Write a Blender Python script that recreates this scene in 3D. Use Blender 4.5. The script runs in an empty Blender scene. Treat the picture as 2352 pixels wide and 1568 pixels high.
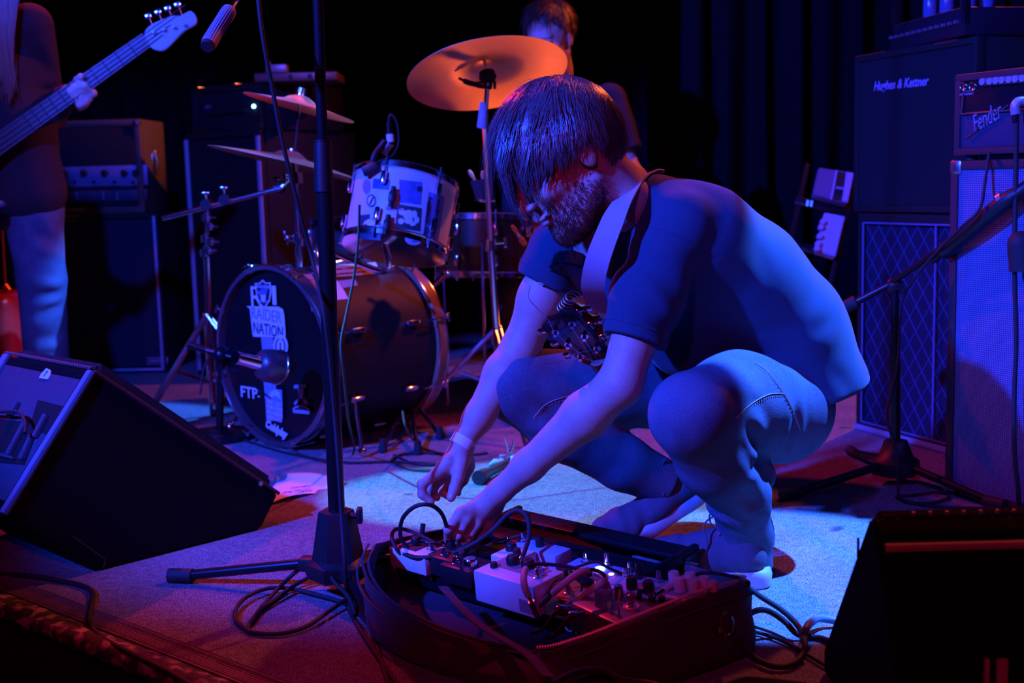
import bpy, bmesh, math, random
import numpy as np
from mathutils import Vector, Matrix, Quaternion
rnd = random.Random(7)
SC = bpy.context.scene
COL = SC.collection
PI = math.pi
# ---------------------------------------------------------------- camera
W, H, F = 2352, 1568, 2800.0
PITCH, ROLL, EYE = math.radians(7.3), math.radians(1.5), Vector((0, 0, 0.8))
camd = bpy.data.cameras.new('camera'); cam = bpy.data.objects.new('camera', camd); COL.objects.link(cam)
camd.sensor_width = 36; camd.lens = F * 36 / W; camd.clip_start = .05; camd.clip_end = 60
CM = Matrix.Translation(EYE) @ Matrix.Rotation(PI / 2 - PITCH, 4, 'X') @ Matrix.Rotation(-ROLL, 4, 'Z')
cam.matrix_world = CM
camd.dof.use_dof = True; camd.dof.focus_distance = 2.42; camd.dof.aperture_fstop = 4.0
SC.camera = cam
CR = CM.to_3x3()
def ray(px, py): return CR @ Vector(((px - W / 2) / F, -(py - H / 2) / F, -1))
def P(px, py, y):
    d = ray(px, py); return EYE + d * (y / d.y)
def G(px, py, z=0.0):
    d = ray(px, py); return EYE + d * ((z - EYE.z) / d.z)
def PL(px, py, p0, n):
    d = ray(px, py); n = Vector(n); return EYE + d * ((Vector(p0) - EYE).dot(n) / d.dot(n))
# ---------------------------------------------------------------- world, exposure
w = bpy.data.worlds.new('world'); SC.world = w; w.use_nodes = True
w.node_tree.nodes['Background'].inputs[0].default_value = (0.02, 0.015, 0.06, 1)
w.node_tree.nodes['Background'].inputs[1].default_value = 0.03
SC.view_settings.view_transform = 'Standard'; SC.view_settings.look = 'None'
SC.view_settings.exposure = 0.0; SC.view_settings.gamma = 1.0; SC.view_settings.use_curve_mapping = False
# ---------------------------------------------------------------- stage lights
def spot(name, loc, tgt, col, power, angle, blend=.3, r=.05):
    l = bpy.data.lights.new(name, 'SPOT'); l.color = col; l.energy = power
    l.spot_size = math.radians(angle); l.spot_blend = blend; l.shadow_soft_size = r
    o = bpy.data.objects.new(name, l); COL.objects.link(o); o.location = loc
    o.rotation_euler = (Vector(tgt) - Vector(loc)).to_track_quat('-Z', 'Y').to_euler()
    return o
BLUE = (.012, .05, 1.0); CYAN = (.05, .38, 1.0); CYAN2 = (.03, .14, 1.0); RED = (1.0, .02, .09); ORANGE = (1.0, .12, .03); AMBER = (1.0, .22, .02)
spot('blue_front_light', (-2.9, .02, 2.9), (-2.9 + 6.0, .02 + 6.8, 2.9 - 4.2), BLUE, 3600, 37.2, .35, .06)
spot('blue_far_light', (-.2, -.8, 3.2), (-1.75, 5.4, .6), BLUE, 1700, 21, .5, .06)
spot('blue_right_light', (-.5, -1.2, 2.9), (1.38, 3.0, .45), BLUE, 400, 25, .6, .06)
spot('cyan_back_light', (2.3, 2.75, 4.2), (.52, 2.47, 0), CYAN2, 9500, 10.8, .10, .03)
spot('cyan_floor_light', (-2.6, 3.35, 2.4), (-.02, 3.12, 0), CYAN, 2000, 12.0, .10, .03)
spot('cyan_side_light', (3.0, 3.1, 4.2), (-1.33, 4.15, .2), CYAN2, 6500, 9.5, .2, .03)
spot('red_front_light', (-.6, -1.0, 2.4), (-.1, 2.1, 0), (1.0, .02, .22), 58, 80, .6, .08)
spot('red_back_light', (-1.6, 5.2, 3.4), (.0, 2.3, 0), RED, 300, 50, .5, .05)
spot('orange_back_light', (2.0, 5.0, 3.4), (-.3, 2.7, .3), ORANGE, 330, 88, .5, .05)
spot('orange_side_light', (1.9, 5.2, 4.1), (-1.78, 5.4, 1.15), AMBER, 900, 13, .5, .05)
spot('amber_uplight', (.2, 4.35, .3), (-.15, 3.62, 1.2), (1.0, .17, .02), 7, 90, .6, .04)
# ---------------------------------------------------------------- materials
MATS = {}
def mat(name, col, rough=.5, metal=0.0, var=0.0, vs=40, bump=0.0, bs=150, spec=.5, coat=0.0, sheen=0.0, aniso=0.0, trans=0.0, emit=None):
    if name in MATS: return MATS[name]
    m = bpy.data.materials.new(name); m.use_nodes = True; nt = m.node_tree; N = nt.nodes; L = nt.links
    b = N['Principled BSDF']; c = tuple(col) + (1,)
    b.inputs['Base Color'].default_value = c; b.inputs['Roughness'].default_value = rough
    b.inputs['Metallic'].default_value = metal; b.inputs['Specular IOR Level'].default_value = spec
    b.inputs['Coat Weight'].default_value = coat; b.inputs['Sheen Weight'].default_value = sheen
    b.inputs['Anisotropic'].default_value = aniso; b.inputs['Transmission Weight'].default_value = trans
    if emit: b.inputs['Emission Color'].default_value = tuple(emit[:3]) + (1,); b.inputs['Emission Strength'].default_value = emit[3]
    tc = N.new('ShaderNodeTexCoord')
    if var or rough:
        n = N.new('ShaderNodeTexNoise'); n.inputs['Scale'].default_value = vs; n.inputs['Detail'].default_value = 4
        L.new(tc.outputs['Object'], n.inputs['Vector'])
        mx = N.new('ShaderNodeMix'); mx.data_type = 'RGBA'; mx.blend_type = 'MULTIPLY'; mx.inputs[0].default_value = max(var, .08)
        mx.inputs[6].default_value = c; L.new(n.outputs['Fac'], mx.inputs[7]); L.new(mx.outputs[2], b.inputs['Base Color'])
    if bump:
        n2 = N.new('ShaderNodeTexNoise'); n2.inputs['Scale'].default_value = bs; n2.inputs['Detail'].default_value = 3
        L.new(tc.outputs['Object'], n2.inputs['Vector'])
        bp = N.new('ShaderNodeBump'); bp.inputs['Strength'].default_value = bump; bp.inputs['Distance'].default_value = .002
        L.new(n2.outputs['Fac'], bp.inputs['Height']); L.new(bp.outputs[0], b.inputs['Normal'])
    MATS[name] = m; return m
def node_mat(name, fn):
    m = bpy.data.materials.new(name); m.use_nodes = True; fn(m.node_tree, m.node_tree.nodes, m.node_tree.links, m.node_tree.nodes['Principled BSDF']); MATS[name] = m; return m
def _carpet(nt, N, L, b):
    tc = N.new('ShaderNodeTexCoord')
    def noise(s, d=3):
        n = N.new('ShaderNodeTexNoise'); n.inputs['Scale'].default_value = s; n.inputs['Detail'].default_value = d; L.new(tc.outputs['Object'], n.inputs['Vector']); return n
    def ramp(src, stops):
        r = N.new('ShaderNodeValToRGB'); L.new(src, r.inputs[0])
        e = r.color_ramp.elements
        e[0].position, e[0].color = stops[0][0], (stops[0][1],) * 3 + (1,); e[1].position, e[1].color = stops[1][0], (stops[1][1],) * 3 + (1,)
        for p, v in stops[2:]:
            x = e.new(p); x.color = (v, v, v, 1)
        return r
    fine = ramp(noise(330, 4).outputs['Fac'], [(.36, .10), (.64, .60)])
    mid = ramp(noise(60, 3).outputs['Fac'], [(.3, .62), (.7, 1.0)])
    big = ramp(noise(5, 4).outputs['Fac'], [(.3, .75), (.7, 1.0)])
    st = ramp(noise(9, 1).outputs['Fac'], [(.22, .35), (.27, 1.0)])
    cur = fine.outputs[0]
    for o in (mid, big, st):
        mx = N.new('ShaderNodeMix'); mx.data_type = 'RGBA'; mx.blend_type = 'MULTIPLY'; mx.inputs[0].default_value = 1
        L.new(cur, mx.inputs[6]); L.new(o.outputs[0], mx.inputs[7]); cur = mx.outputs[2]
    L.new(cur, b.inputs['Base Color']); b.inputs['Roughness'].default_value = .95; b.inputs['Specular IOR Level'].default_value = .1
    bp = N.new('ShaderNodeBump'); bp.inputs['Strength'].default_value = .8; bp.inputs['Distance'].default_value = .004
    L.new(fine.outputs[0], bp.inputs['Height']); L.new(bp.outputs[0], b.inputs['Normal'])
carpet = node_mat('stage_carpet', _carpet)
def wave_mat(name, c1, c2, scale, axis='Z', rough=.8, bump=.6, scale2=None):
    def f(nt, N, L, b):
        tc = N.new('ShaderNodeTexCoord'); wv = N.new('ShaderNodeTexWave'); wv.bands_direction = axis; wv.inputs['Scale'].default_value = scale
        wv.inputs['Distortion'].default_value = .4
        L.new(tc.outputs['Object'], wv.inputs['Vector']); cur = wv.outputs['Fac']
        if scale2:
            w2 = N.new('ShaderNodeTexWave'); w2.bands_direction = 'X'; w2.inputs['Scale'].default_value = scale2; w2.inputs['Distortion'].default_value = .4; L.new(tc.outputs['Object'], w2.inputs['Vector'])
            mm = N.new('ShaderNodeMath'); mm.operation = 'MULTIPLY'; L.new(cur, mm.inputs[0]); L.new(w2.outputs['Fac'], mm.inputs[1]); cur = mm.outputs[0]
        r = N.new('ShaderNodeMix'); r.data_type = 'RGBA'; r.inputs[6].default_value = tuple(c1) + (1,); r.inputs[7].default_value = tuple(c2) + (1,)
        L.new(cur, r.inputs[0]); L.new(r.outputs[2], b.inputs['Base Color']); b.inputs['Roughness'].default_value = rough; b.inputs['Specular IOR Level'].default_value = .25
        bp = N.new('ShaderNodeBump'); bp.inputs['Strength'].default_value = bump; bp.inputs['Distance'].default_value = .002
        L.new(cur, bp.inputs['Height']); L.new(bp.outputs[0], b.inputs['Normal'])
    return node_mat(name, f)
black_metal = mat('black_metal', (.012, .012, .014), .32, .3)
black_plastic = mat('black_plastic', (.014, .013, .015), .45, bump=.2, bs=600)
black_rubber = mat('black_rubber', (.02, .018, .02), .7)
chrome = mat('chrome', (.75, .76, .8), .16, 1)
steel = mat('brushed_steel', (.55, .56, .6), .32, 1)
tolex = mat('black_tolex', (.005, .005, .007), .6, bump=.9, bs=900)
carpet_cover = mat('black_carpet_covering', (.007, .005, .006), .95, var=.5, vs=300, bump=1, bs=700, spec=.15)
cloth_black = mat('speaker_grille_cloth', (.0035, .004, .010), .9, var=.4, vs=500)
bronze = mat('cymbal_bronze', (.78, .50, .26), .46, .85, var=.35, vs=9, aniso=.6)
skin = mat('skin', (.62, .40, .31), .55, var=.25, vs=60, bump=.25, bs=350)
white_paint = mat('white_paint', (.75, .74, .76), .45, var=.1)
white_plastic = mat('white_plastic', (.8, .78, .78), .4)
label_white = mat('printed_white', (.72, .72, .76), .6)
label_grey = mat('printed_grey', (.30, .31, .38), .6)
label_dark = mat('printed_dark', (.02, .02, .035), .6)
# ---------------------------------------------------------------- mesh building
class MB:
    def __init__(s): s.v = []; s.f = []
    def add(s, vs, fs, M=None):
        n = len(s.v)
        s.v += [tuple((M @ Vector(v)) if M is not None else v) for v in vs]; s.f += [tuple(i + n for i in f) for f in fs]; return s
    def box(s, sx, sy, sz, M=None, bev=0.0, c=(0, 0, 0), seg=2):
        bm = bmesh.new(); bmesh.ops.create_cube(bm, size=1)
        for v in bm.verts: v.co = Vector((v.co.x * sx + c[0], v.co.y * sy + c[1], v.co.z * sz + c[2]))
        if bev: bmesh.ops.bevel(bm, geom=bm.edges[:], offset=bev, segments=seg, affect='EDGES', profile=.5)
        bm.verts.ensure_lookup_table(); bm.verts.index_update()
        s.add([v.co[:] for v in bm.verts], [[v.index for v in f.verts] for f in bm.faces], M); bm.free(); return s
    def prism(s, pts, th, M=None, bev=0.0):
        bm = bmesh.new(); n = len(pts)
        a = [bm.verts.new((p[0], p[1], -th / 2)) for p in pts]; b = [bm.verts.new((p[0], p[1], th / 2)) for p in pts]
        bm.faces.new(a[::-1]); bm.faces.new(b)
        for i in range(n): bm.faces.new((a[i], a[(i + 1) % n], b[(i + 1) % n], b[i]))
        bmesh.ops.recalc_face_normals(bm, faces=bm.faces[:])
        if bev: bmesh.ops.bevel(bm, geom=bm.edges[:], offset=bev, segments=2, affect='EDGES')
        bm.verts.ensure_lookup_table(); bm.verts.index_update()
        s.add([v.co[:] for v in bm.verts], [[v.index for v in f.verts] for f in bm.faces], M); bm.free(); return s
    def tube(s, path, r, n=8, closed=False, M=None, caps=True):
        path = [Vector(p) for p in path]; m = len(path)
        rs = r if isinstance(r, (list, tuple)) else [r] * m
        T = []
        for i in range(m):
            a = path[(i - 1) % m] if (closed or i > 0) else path[i]; b = path[(i + 1) % m] if (closed or i < m - 1) else path[i]
            t = b - a; T.append(t.normalized() if t.length > 1e-9 else Vector((0, 0, 1)))
        u = T[0].orthogonal().normalized(); vs = []; fs = []
        for i in range(m):
            if i: u = (u - T[i] * u.dot(T[i])); u = u.normalized() if u.length > 1e-6 else T[i].orthogonal().normalized()
            w_ = T[i].cross(u)
            for k in range(n):
                a = 2 * PI * k / n; vs.append(path[i] + (u * math.cos(a) + w_ * math.sin(a)) * rs[i])
        for i in range(m if closed else m - 1):
            for k in range(n):
                j = (i + 1) % m; fs.append((i * n + k, i * n + (k + 1) % n, j * n + (k + 1) % n, j * n + k))
        if caps and not closed: fs.append(tuple(range(n))[::-1]); fs.append(tuple((m - 1) * n + k for k in range(n)))
        return s.add(vs, fs, M)
    def cyl(s, p0, p1, r0, r1=None, n=20, M=None): return s.tube([p0, p1], [r0, r0 if r1 is None else r1], n, M=M)
    def lathe(s, prof, n=32, M=None):
        vs = []; fs = []; m = len(prof)
        for r, z in prof:
            for k in range(n): a = 2 * PI * k / n; vs.append((max(r, 1e-5) * math.cos(a), max(r, 1e-5) * math.sin(a), z))
        for i in range(m - 1):
            for k in range(n): fs.append((i * n + k, i * n + (k + 1) % n, (i + 1) * n + (k + 1) % n, (i + 1) * n + k))
        fs.append(tuple(range(n))[::-1]); fs.append(tuple((m - 1) * n + k for k in range(n)))
        return s.add(vs, fs, M)
    def ell(s, c, r, n=16, M=None, Rm=None):
        vs = []; fs = []; c = Vector(c); r = (r,) * 3 if not isinstance(r, (tuple, list)) else r; m = n // 2
        for i in range(m + 1):
            t = PI * i / m
            for k in range(n):
                a = 2 * PI * k / n; v = Vector((r[0] * math.sin(t) * math.cos(a), r[1] * math.sin(t) * math.sin(a), r[2] * math.cos(t)))
                if Rm is not None: v = Rm @ v
                vs.append(c + v)
        for i in range(m):
            for k in range(n): fs.append((i * n + k, i * n + (k + 1) % n, (i + 1) * n + (k + 1) % n, (i + 1) * n + k)[::-1])
        return s.add(vs, fs, M)
    def quad(s, a, b, c, d): return s.add([a, b, c, d], [(0, 1, 2, 3)])
def frame(o, x, z):
    """matrix with origin o, x axis x, z axis near z"""
    x = Vector(x).normalized(); z = Vector(z); z = (z - x * z.dot(x)).normalized(); y = z.cross(x)
    return Matrix(((x.x, y.x, z.x, o[0]), (x.y, y.y, z.y, o[1]), (x.z, y.z, z.z, o[2]), (0, 0, 0, 1)))
def frameZ(o, z, x=(1, 0, 0)):
    z = Vector(z).normalized(); x = Vector(x); x = x - z * x.dot(z)
    if x.length < 1e-4: x = z.orthogonal()
    x.normalize(); y = z.cross(x)
    return Matrix(((x.x, y.x, z.x, o[0]), (x.y, y.y, z.y, o[1]), (x.z, y.z, z.z, o[2]), (0, 0, 0, 1)))
def T(x, y, z): return Matrix.Translation((x, y, z))
def RX(a): return Matrix.Rotation(math.radians(a), 4, 'X')
def RY(a): return Matrix.Rotation(math.radians(a), 4, 'Y')
def RZ(a): return Matrix.Rotation(math.radians(a), 4, 'Z')
def spl(pts, n=8, closed=False):
    pts = [Vector(p) for p in pts]; m = len(pts); out = []
    for i in range(m if closed else m - 1):
        p1, p2 = pts[i], pts[(i + 1) % m]
        p0 = pts[(i - 1) % m] if (closed or i) else p1 * 2 - p2
        p3 = pts[(i + 2) % m] if (closed or i < m - 2) else p2 * 2 - p1
        for k in range(n):
            t = k / n
            out.append(.5 * ((2 * p1) + (p2 - p0) * t + (2 * p0 - 5 * p1 + 4 * p2 - p3) * t * t + (3 * p1 - p0 - 3 * p2 + p3) * t ** 3))
    if not closed: out.append(pts[-1])
    return out
# ---------------------------------------------------------------- objects
def root_of(o):
    while o.parent: o = o.parent
    return o
def rootloc(o): return root_of(o).location.copy() if o is not None else Vector((0, 0, 0))
def mesh_obj(name, me, m, parent=None, **kw):
    me.materials.append(m); o = bpy.data.objects.new(name, me); COL.objects.link(o)
    if parent is not None: o.parent = parent
    for k, v in kw.items(): o[k] = v
    return o
def build(name, mb, m, parent=None, smooth=40, local=False, **kw):
    """world-space vertices of mb -> one mesh object (kept relative to its thing's base)"""
    off = rootloc(parent) if not local else Vector((0, 0, 0))
    me = bpy.data.meshes.new(name); me.from_pydata([tuple(Vector(v) - off) for v in mb.v], [], mb.f); me.update()
    if smooth:
        me.polygons.foreach_set('use_smooth', [True] * len(me.polygons)); me.set_sharp_from_angle(angle=math.radians(smooth))
    return mesh_obj(name, me, m, parent, **kw)
def single(name, mb, m, label, cat, group=None, smooth=40, loc=None, **kw):
    """a thing that is one mesh: origin at its base"""
    if loc is None:
        c = np.array([tuple(v) for v in mb.v]); loc = Vector((float(c[:, 0].mean()), float(c[:, 1].mean()), float(c[:, 2].min())))
    mb.v = [tuple(Vector(v) - loc) for v in mb.v]
    o = build(name, mb, m, None, smooth, **kw); o.location = loc; o['label'] = label; o['category'] = cat
    if group: o['group'] = group
    return o
def thing(name, loc, label, cat, group=None):
    o = bpy.data.objects.new(name, None); COL.objects.link(o); o.location = loc; o.empty_display_size = .05
    o['label'] = label; o['category'] = cat
    if group: o['group'] = group
    return o
def struct(name, mb, m, smooth=0):
    o = build(name, mb, m, None, smooth); o['kind'] = 'structure'; return o
def text(name, s, m, M, w=None, h=None, parent=None, shear=0, ext=.0004, spacing=1.0, bold=0, **kw):
    """flat lettering: M = frame whose x runs along the line, y up, z out of the surface"""
    cu = bpy.data.curves.new(name, 'FONT'); cu.body = s; cu.align_x = 'CENTER'; cu.align_y = 'CENTER'; cu.shear = shear
    cu.extrude = ext; cu.space_character = spacing; cu.offset = bold; cu.resolution_u = 3
    t = bpy.data.objects.new(name, cu); COL.objects.link(t)
    dg = bpy.context.evaluated_depsgraph_get(); me = bpy.data.meshes.new_from_object(t.evaluated_get(dg))
    bpy.data.objects.remove(t); bpy.data.curves.remove(cu)
    co = np.empty(len(me.vertices) * 3); me.vertices.foreach_get('co', co); co = co.reshape(-1, 3)
    mn, mxx = co.min(0), co.max(0); d = mxx - mn; sx = (w / d[0]) if w else None; sy = (h / d[1]) if h else None
    sx = sx or sy; sy = sy or sx
    S = Matrix.Diagonal((sx, sy, 1, 1)) @ Matrix.Translation((-(mn[0] + d[0] / 2), -(mn[1] + d[1] / 2), 0))
    me.transform(M @ S); me.transform(Matrix.Translation(-rootloc(parent)))
    me.materials.clear()
    return mesh_obj(name, me, m, parent, **kw)
# ---------------------------------------------------------------- implicit surfaces (bodies, cloth)
def cone_d(p, a, b, ra, rb):
    a = np.array(a, np.float32); b = np.array(b, np.float32); ba = b - a; pa = p - a
    h = np.clip(pa @ ba / max(float(ba @ ba), 1e-9), 0, 1).astype(np.float32)
    d = pa - h[:, None] * ba
    return np.sqrt((d * d).sum(1)) - (ra + (rb - ra) * h)
def ell_d(p, c, r, R=None):
    q = p - np.array(c, np.float32)
    if R is not None: q = q @ np.array(R, np.float32)
    r = np.array(r, np.float32); k0 = np.sqrt(((q / r) ** 2).sum(1)); k1 = np.sqrt(((q / (r * r)) ** 2).sum(1))
    return k0 * (k0 - 1) / np.maximum(k1, 1e-6)
def smin(a, b, k):
    h = np.clip(.5 + .5 * (b - a) / k, 0, 1); return b + (a - b) * h - k * h * (1 - h)
def smax(a, b, k): return -smin(-a, -b, k)
def chain(p, pts, k=.02, f=None):
    """pts: list of (xyz, r)"""
    for (a, ra), (b, rb) in zip(pts[:-1], pts[1:]):
        d = cone_d(p, a, b, ra, rb); f = d if f is None else smin(f, d, k)
    return f
def sdf_mesh(fn, lo, hi, h=.0035, coarse=5):
    lo = np.array(lo, np.float32); hi = np.array(hi, np.float32)
    nc = np.ceil((hi - lo) / (h * coarse)).astype(int) + 1
    ax = [lo[i] + (np.arange(nc[i]) + .5) * h * coarse for i in range(3)]
    g = np.stack(np.meshgrid(*ax, indexing='ij'), -1).reshape(-1, 3).astype(np.float32)
    fc = fn(g).reshape(nc)
    act = np.abs(fc) < h * coarse * 1.35
    n = nc * coarse
    full = np.repeat(np.repeat(np.repeat(np.where(fc < 0, -1, 1).astype(np.float32), coarse, 0), coarse, 1), coarse, 2)
    idx = np.argwhere(act)
    off = np.stack(np.meshgrid(*[np.arange(coarse)] * 3, indexing='ij'), -1).reshape(-1, 3)
    ii = (idx[:, None, :] * coarse + off[None]).reshape(-1, 3)
    pts = (lo + (ii + .5) * h).astype(np.float32)
    val = np.empty(len(pts), np.float32)
    for s in range(0, len(pts), 400000): val[s:s + 400000] = fn(pts[s:s + 400000])
    full[ii[:, 0], ii[:, 1], ii[:, 2]] = val
    full[0] = full[-1] = 1; full[:, 0] = full[:, -1] = 1; full[:, :, 0] = full[:, :, -1] = 1
    s = full < 0
    c = np.zeros(tuple(np.array(s.shape) - 1), np.uint8)
    for dx in (0, 1):
        for dy in (0, 1):
            for dz in (0, 1): c += s[dx:s.shape[0] - 1 + dx, dy:s.shape[1] - 1 + dy, dz:s.shape[2] - 1 + dz]
    cells = np.argwhere((c > 0) & (c < 8)); vid = -np.ones(c.shape, np.int32); vid[cells[:, 0], cells[:, 1], cells[:, 2]] = np.arange(len(cells))
    acc = np.zeros((len(cells), 3), np.float32); cnt = np.zeros(len(cells), np.float32)
    cor = [(0, 0, 0), (1, 0, 0), (0, 1, 0), (1, 1, 0), (0, 0, 1), (1, 0, 1), (0, 1, 1), (1, 1, 1)]
    ed = [(a, b) for a in range(8) for b in range(a + 1, 8) if sum(abs(cor[a][i] - cor[b][i]) for i in range(3)) == 1]
    cv = [full[cells[:, 0] + q[0], cells[:, 1] + q[1], cells[:, 2] + q[2]] for q in cor]
    for a, b in ed:
        va, vb = cv[a], cv[b]; m = (va < 0) != (vb < 0); t = np.where(m, va / np.where(va - vb == 0, 1, va - vb), 0)
        pa = np.array(cor[a], np.float32); pb = np.array(cor[b], np.float32)
        acc += np.where(m[:, None], pa + (pb - pa) * t[:, None], 0); cnt += m
    V = lo + (cells + acc / cnt[:, None] + .5) * h
    Fc = []
    for axn in range(3):
        sl0 = [slice(1, -1)] * 3; A = s; 
        a0 = [slice(None)] * 3; a1 = [slice(None)] * 3; a0[axn] = slice(0, -1); a1[axn] = slice(1, None)
        x = A[tuple(a0)] != A[tuple(a1)]; e = np.argwhere(x)
        o1, o2 = [(1, 2), (2, 0), (0, 1)][axn]
        e = e[(e[:, o1] > 0) & (e[:, o2] > 0) & (e[:, o1] < s.shape[o1] - 1) & (e[:, o2] < s.shape[o2] - 1)]
        ins = A[e[:, 0], e[:, 1], e[:, 2]]
        def vv(d1, d2):
            q = e.copy(); q[:, o1] -= d1; q[:, o2] -= d2; return vid[q[:, 0], q[:, 1], q[:, 2]]
        q = np.stack([vv(1, 1), vv(0, 1), vv(0, 0), vv(1, 0)], 1); q[~ins] = q[~ins][:, ::-1]
        Fc.append(q[(q >= 0).all(1)])
    return V, np.concatenate(Fc)
def sdf_obj(name, VF, m, parent, extra=None, **kw):
    off = np.array(rootloc(parent)); V = np.concatenate([v for v, f in VF]); Fs = []; n = 0
    for v, f in VF: Fs.append(f + n); n += len(v)
    Fs = np.concatenate(Fs); V = V - off
    me = bpy.data.meshes.new(name); me.vertices.add(len(V)); me.vertices.foreach_set('co', V.astype(np.float32).ravel())
    me.loops.add(Fs.size); me.loops.foreach_set('vertex_index', Fs.astype(np.int32).ravel())
    me.polygons.add(len(Fs)); me.polygons.foreach_set('loop_start', np.arange(0, Fs.size, 4, dtype=np.int32))
    me.update(calc_edges=True); me.polygons.foreach_set('use_smooth', [True] * len(me.polygons))
    return mesh_obj(name, me, m, parent, **kw)
# ================================================================ SETTING
E0, E1 = G(0, 1392), G(430, 1568)            # stage front edge seen at the lower left
ed = (E1 - E0).normalized(); en = Vector((-ed.y, ed.x, 0))      # en points onto the stage
if en.y < 0: en = -en
ea, eb = E0 - ed * 3.6, E0 + ed * 6.2
mb = MB()
mb.add([ea, eb, (5.0, 7.4, 0), (-5.0, 7.4, 0), (-5.0, ea.y, 0)], [(0, 1, 2, 3, 4)])
struct('floor', mb, carpet)
mb = MB(); mb.add([(-7, -4, -.8), (7, -4, -.8), (7, 7.5, -.8), (-7, 7.5, -.8)], [(0, 1, 2, 3)])
struct('floor', mb, mat('house_floor', (.02, .018, .02), .6))
mb = MB(); mb.add([ea + Vector((0, 0, -.8)), eb + Vector((0, 0, -.8)), eb + Vector((0, 0, -.03)), ea + Vector((0, 0, -.03))], [(0, 1, 2, 3)])
struct('wall_stage_front', mb, mat('stage_skirt', (.006, .006, .007), .9))
wm = mat('black_wall', (.01, .01, .012), .9)
for nm, q in (('wall_back', [(-7, 7.3, -.8), (7, 7.3, -.8), (7, 7.3, 4.6), (-7, 7.3, 4.6)]), ('wall_left', [(-6.2, -4, -.8), (-6.2, 7.3, -.8), (-6.2, 7.3, 4.6), (-6.2, -4, 4.6)]),
              ('wall_right', [(6.2, 7.3, -.8), (6.2, -4, -.8), (6.2, -4, 4.6), (6.2, 7.3, 4.6)]), ('ceiling', [(-7, 7.3, 4.6), (7, 7.3, 4.6), (7, -4, 4.6), (-7, -4, 4.6)])):
    mb = MB(); mb.add(q, [(0, 1, 2, 3)]); struct(nm, mb, wm)
# worn wooden stage nosing with a ribbed strip
mb = MB(); n = 160; vs = []; fs = []
r2 = random.Random(3)
for i in range(n + 1):
    t = i / n * 3.2 - .9; p = E0 + ed * t
    j = lambda a: r2.uniform(-a, a)
    prof = [(.045 + j(.003), .001), (.030, .006 + j(.002)), (.012, .009 + j(.004)), (-.004 + j(.004), .004 + j(.005)), (-.010 + j(.004), -.008 + j(.004)), (-.006 + j(.003), -.020), (.03, -.035)]
    for a, z in prof: vs.append(p + en * a + Vector((0, 0, z)))
for i in range(n):
    for k in range(6): fs.append((i * 7 + k, (i + 1) * 7 + k, (i + 1) * 7 + k + 1, i * 7 + k + 1))
mb.add(vs, fs)
def _worn(nt, N, L, b):
    tc = N.new('ShaderNodeTexCoord'); n = N.new('ShaderNodeTexNoise'); n.inputs['Scale'].default_value = 38; n.inputs['Detail'].default_value = 8
    L.new(tc.outputs['Object'], n.inputs['Vector']); r = N.new('ShaderNodeValToRGB'); L.new(n.outputs['Fac'], r.inputs[0])
    r.color_ramp.elements[0].position = .50; r.color_ramp.elements[0].color = (.05, .035, .04, 1); r.color_ramp.elements[1].position = .64; r.color_ramp.elements[1].color = (.42, .32, .26, 1)
    L.new(r.outputs[0], b.inputs['Base Color']); b.inputs['Roughness'].default_value = .8
struct('trim_1', mb, node_mat('worn_nosing', _worn), smooth=60)
mb = MB(); k = 9
for i in range(k):
    a = .05 + i * .0062; p, q = E0 - ed * .9 + en * a, E0 + ed * 2.3 + en * a
    mb.tube([p + Vector((0, 0, .0022)), q + Vector((0, 0, .0022))], .0024, 6)
struct('trim_2', mb, mat('ribbed_strip', (.30, .27, .28), .45, var=.7, vs=25), smooth=60)
# black curtain panels across the back
curtain_m = mat('curtain_velour', (.0065, .006, .009), .95, var=.3, vs=20, spec=.1)
def curtain(x0, x1, yb, label, seed):
    r = random.Random(seed); ph = [r.uniform(0, 6) for _ in range(3)]; n = int((x1 - x0) / .012); vs = []; fs = []
    zs = [0.02, .6, 1.4, 2.4, 3.4, 4.3]
    for i in range(n + 1):
        x = x0 + (x1 - x0) * i / n
        for z in zs:
            am = .055 - .008 * z
            y = yb + am * math.sin(x * 41 + ph[0] + .6 * math.sin(x * 7 + ph[1])) + .02 * math.sin(x * 17 + ph[2] + z * .3)
            vs.append((x + .02 * math.sin(x * 29 + z), y, z))
    m = len(zs)
    for i in range(n):
        for k in range(m - 1): fs.append((i * m + k, (i + 1) * m + k, (i + 1) * m + k + 1, i * m + k + 1))
    mb = MB(); mb.add(vs, fs); o = single('curtain', mb, curtain_m, label, 'curtain', 'black stage curtains', smooth=80)
    md = o.modifiers.new('thick', 'SOLIDIFY'); md.thickness = .004
curtain(-4.6, -1.75, 6.75, 'pleated black curtain behind the bass player and tall cabinets', 1)
curtain(-1.73, .78, 6.6, 'pleated black curtain hanging behind the drummer and drum kit', 2)
curtain(.80, 3.6, 5.6, 'pleated dark curtain with faint blue folds beside the right cabinet stack', 3)
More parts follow.
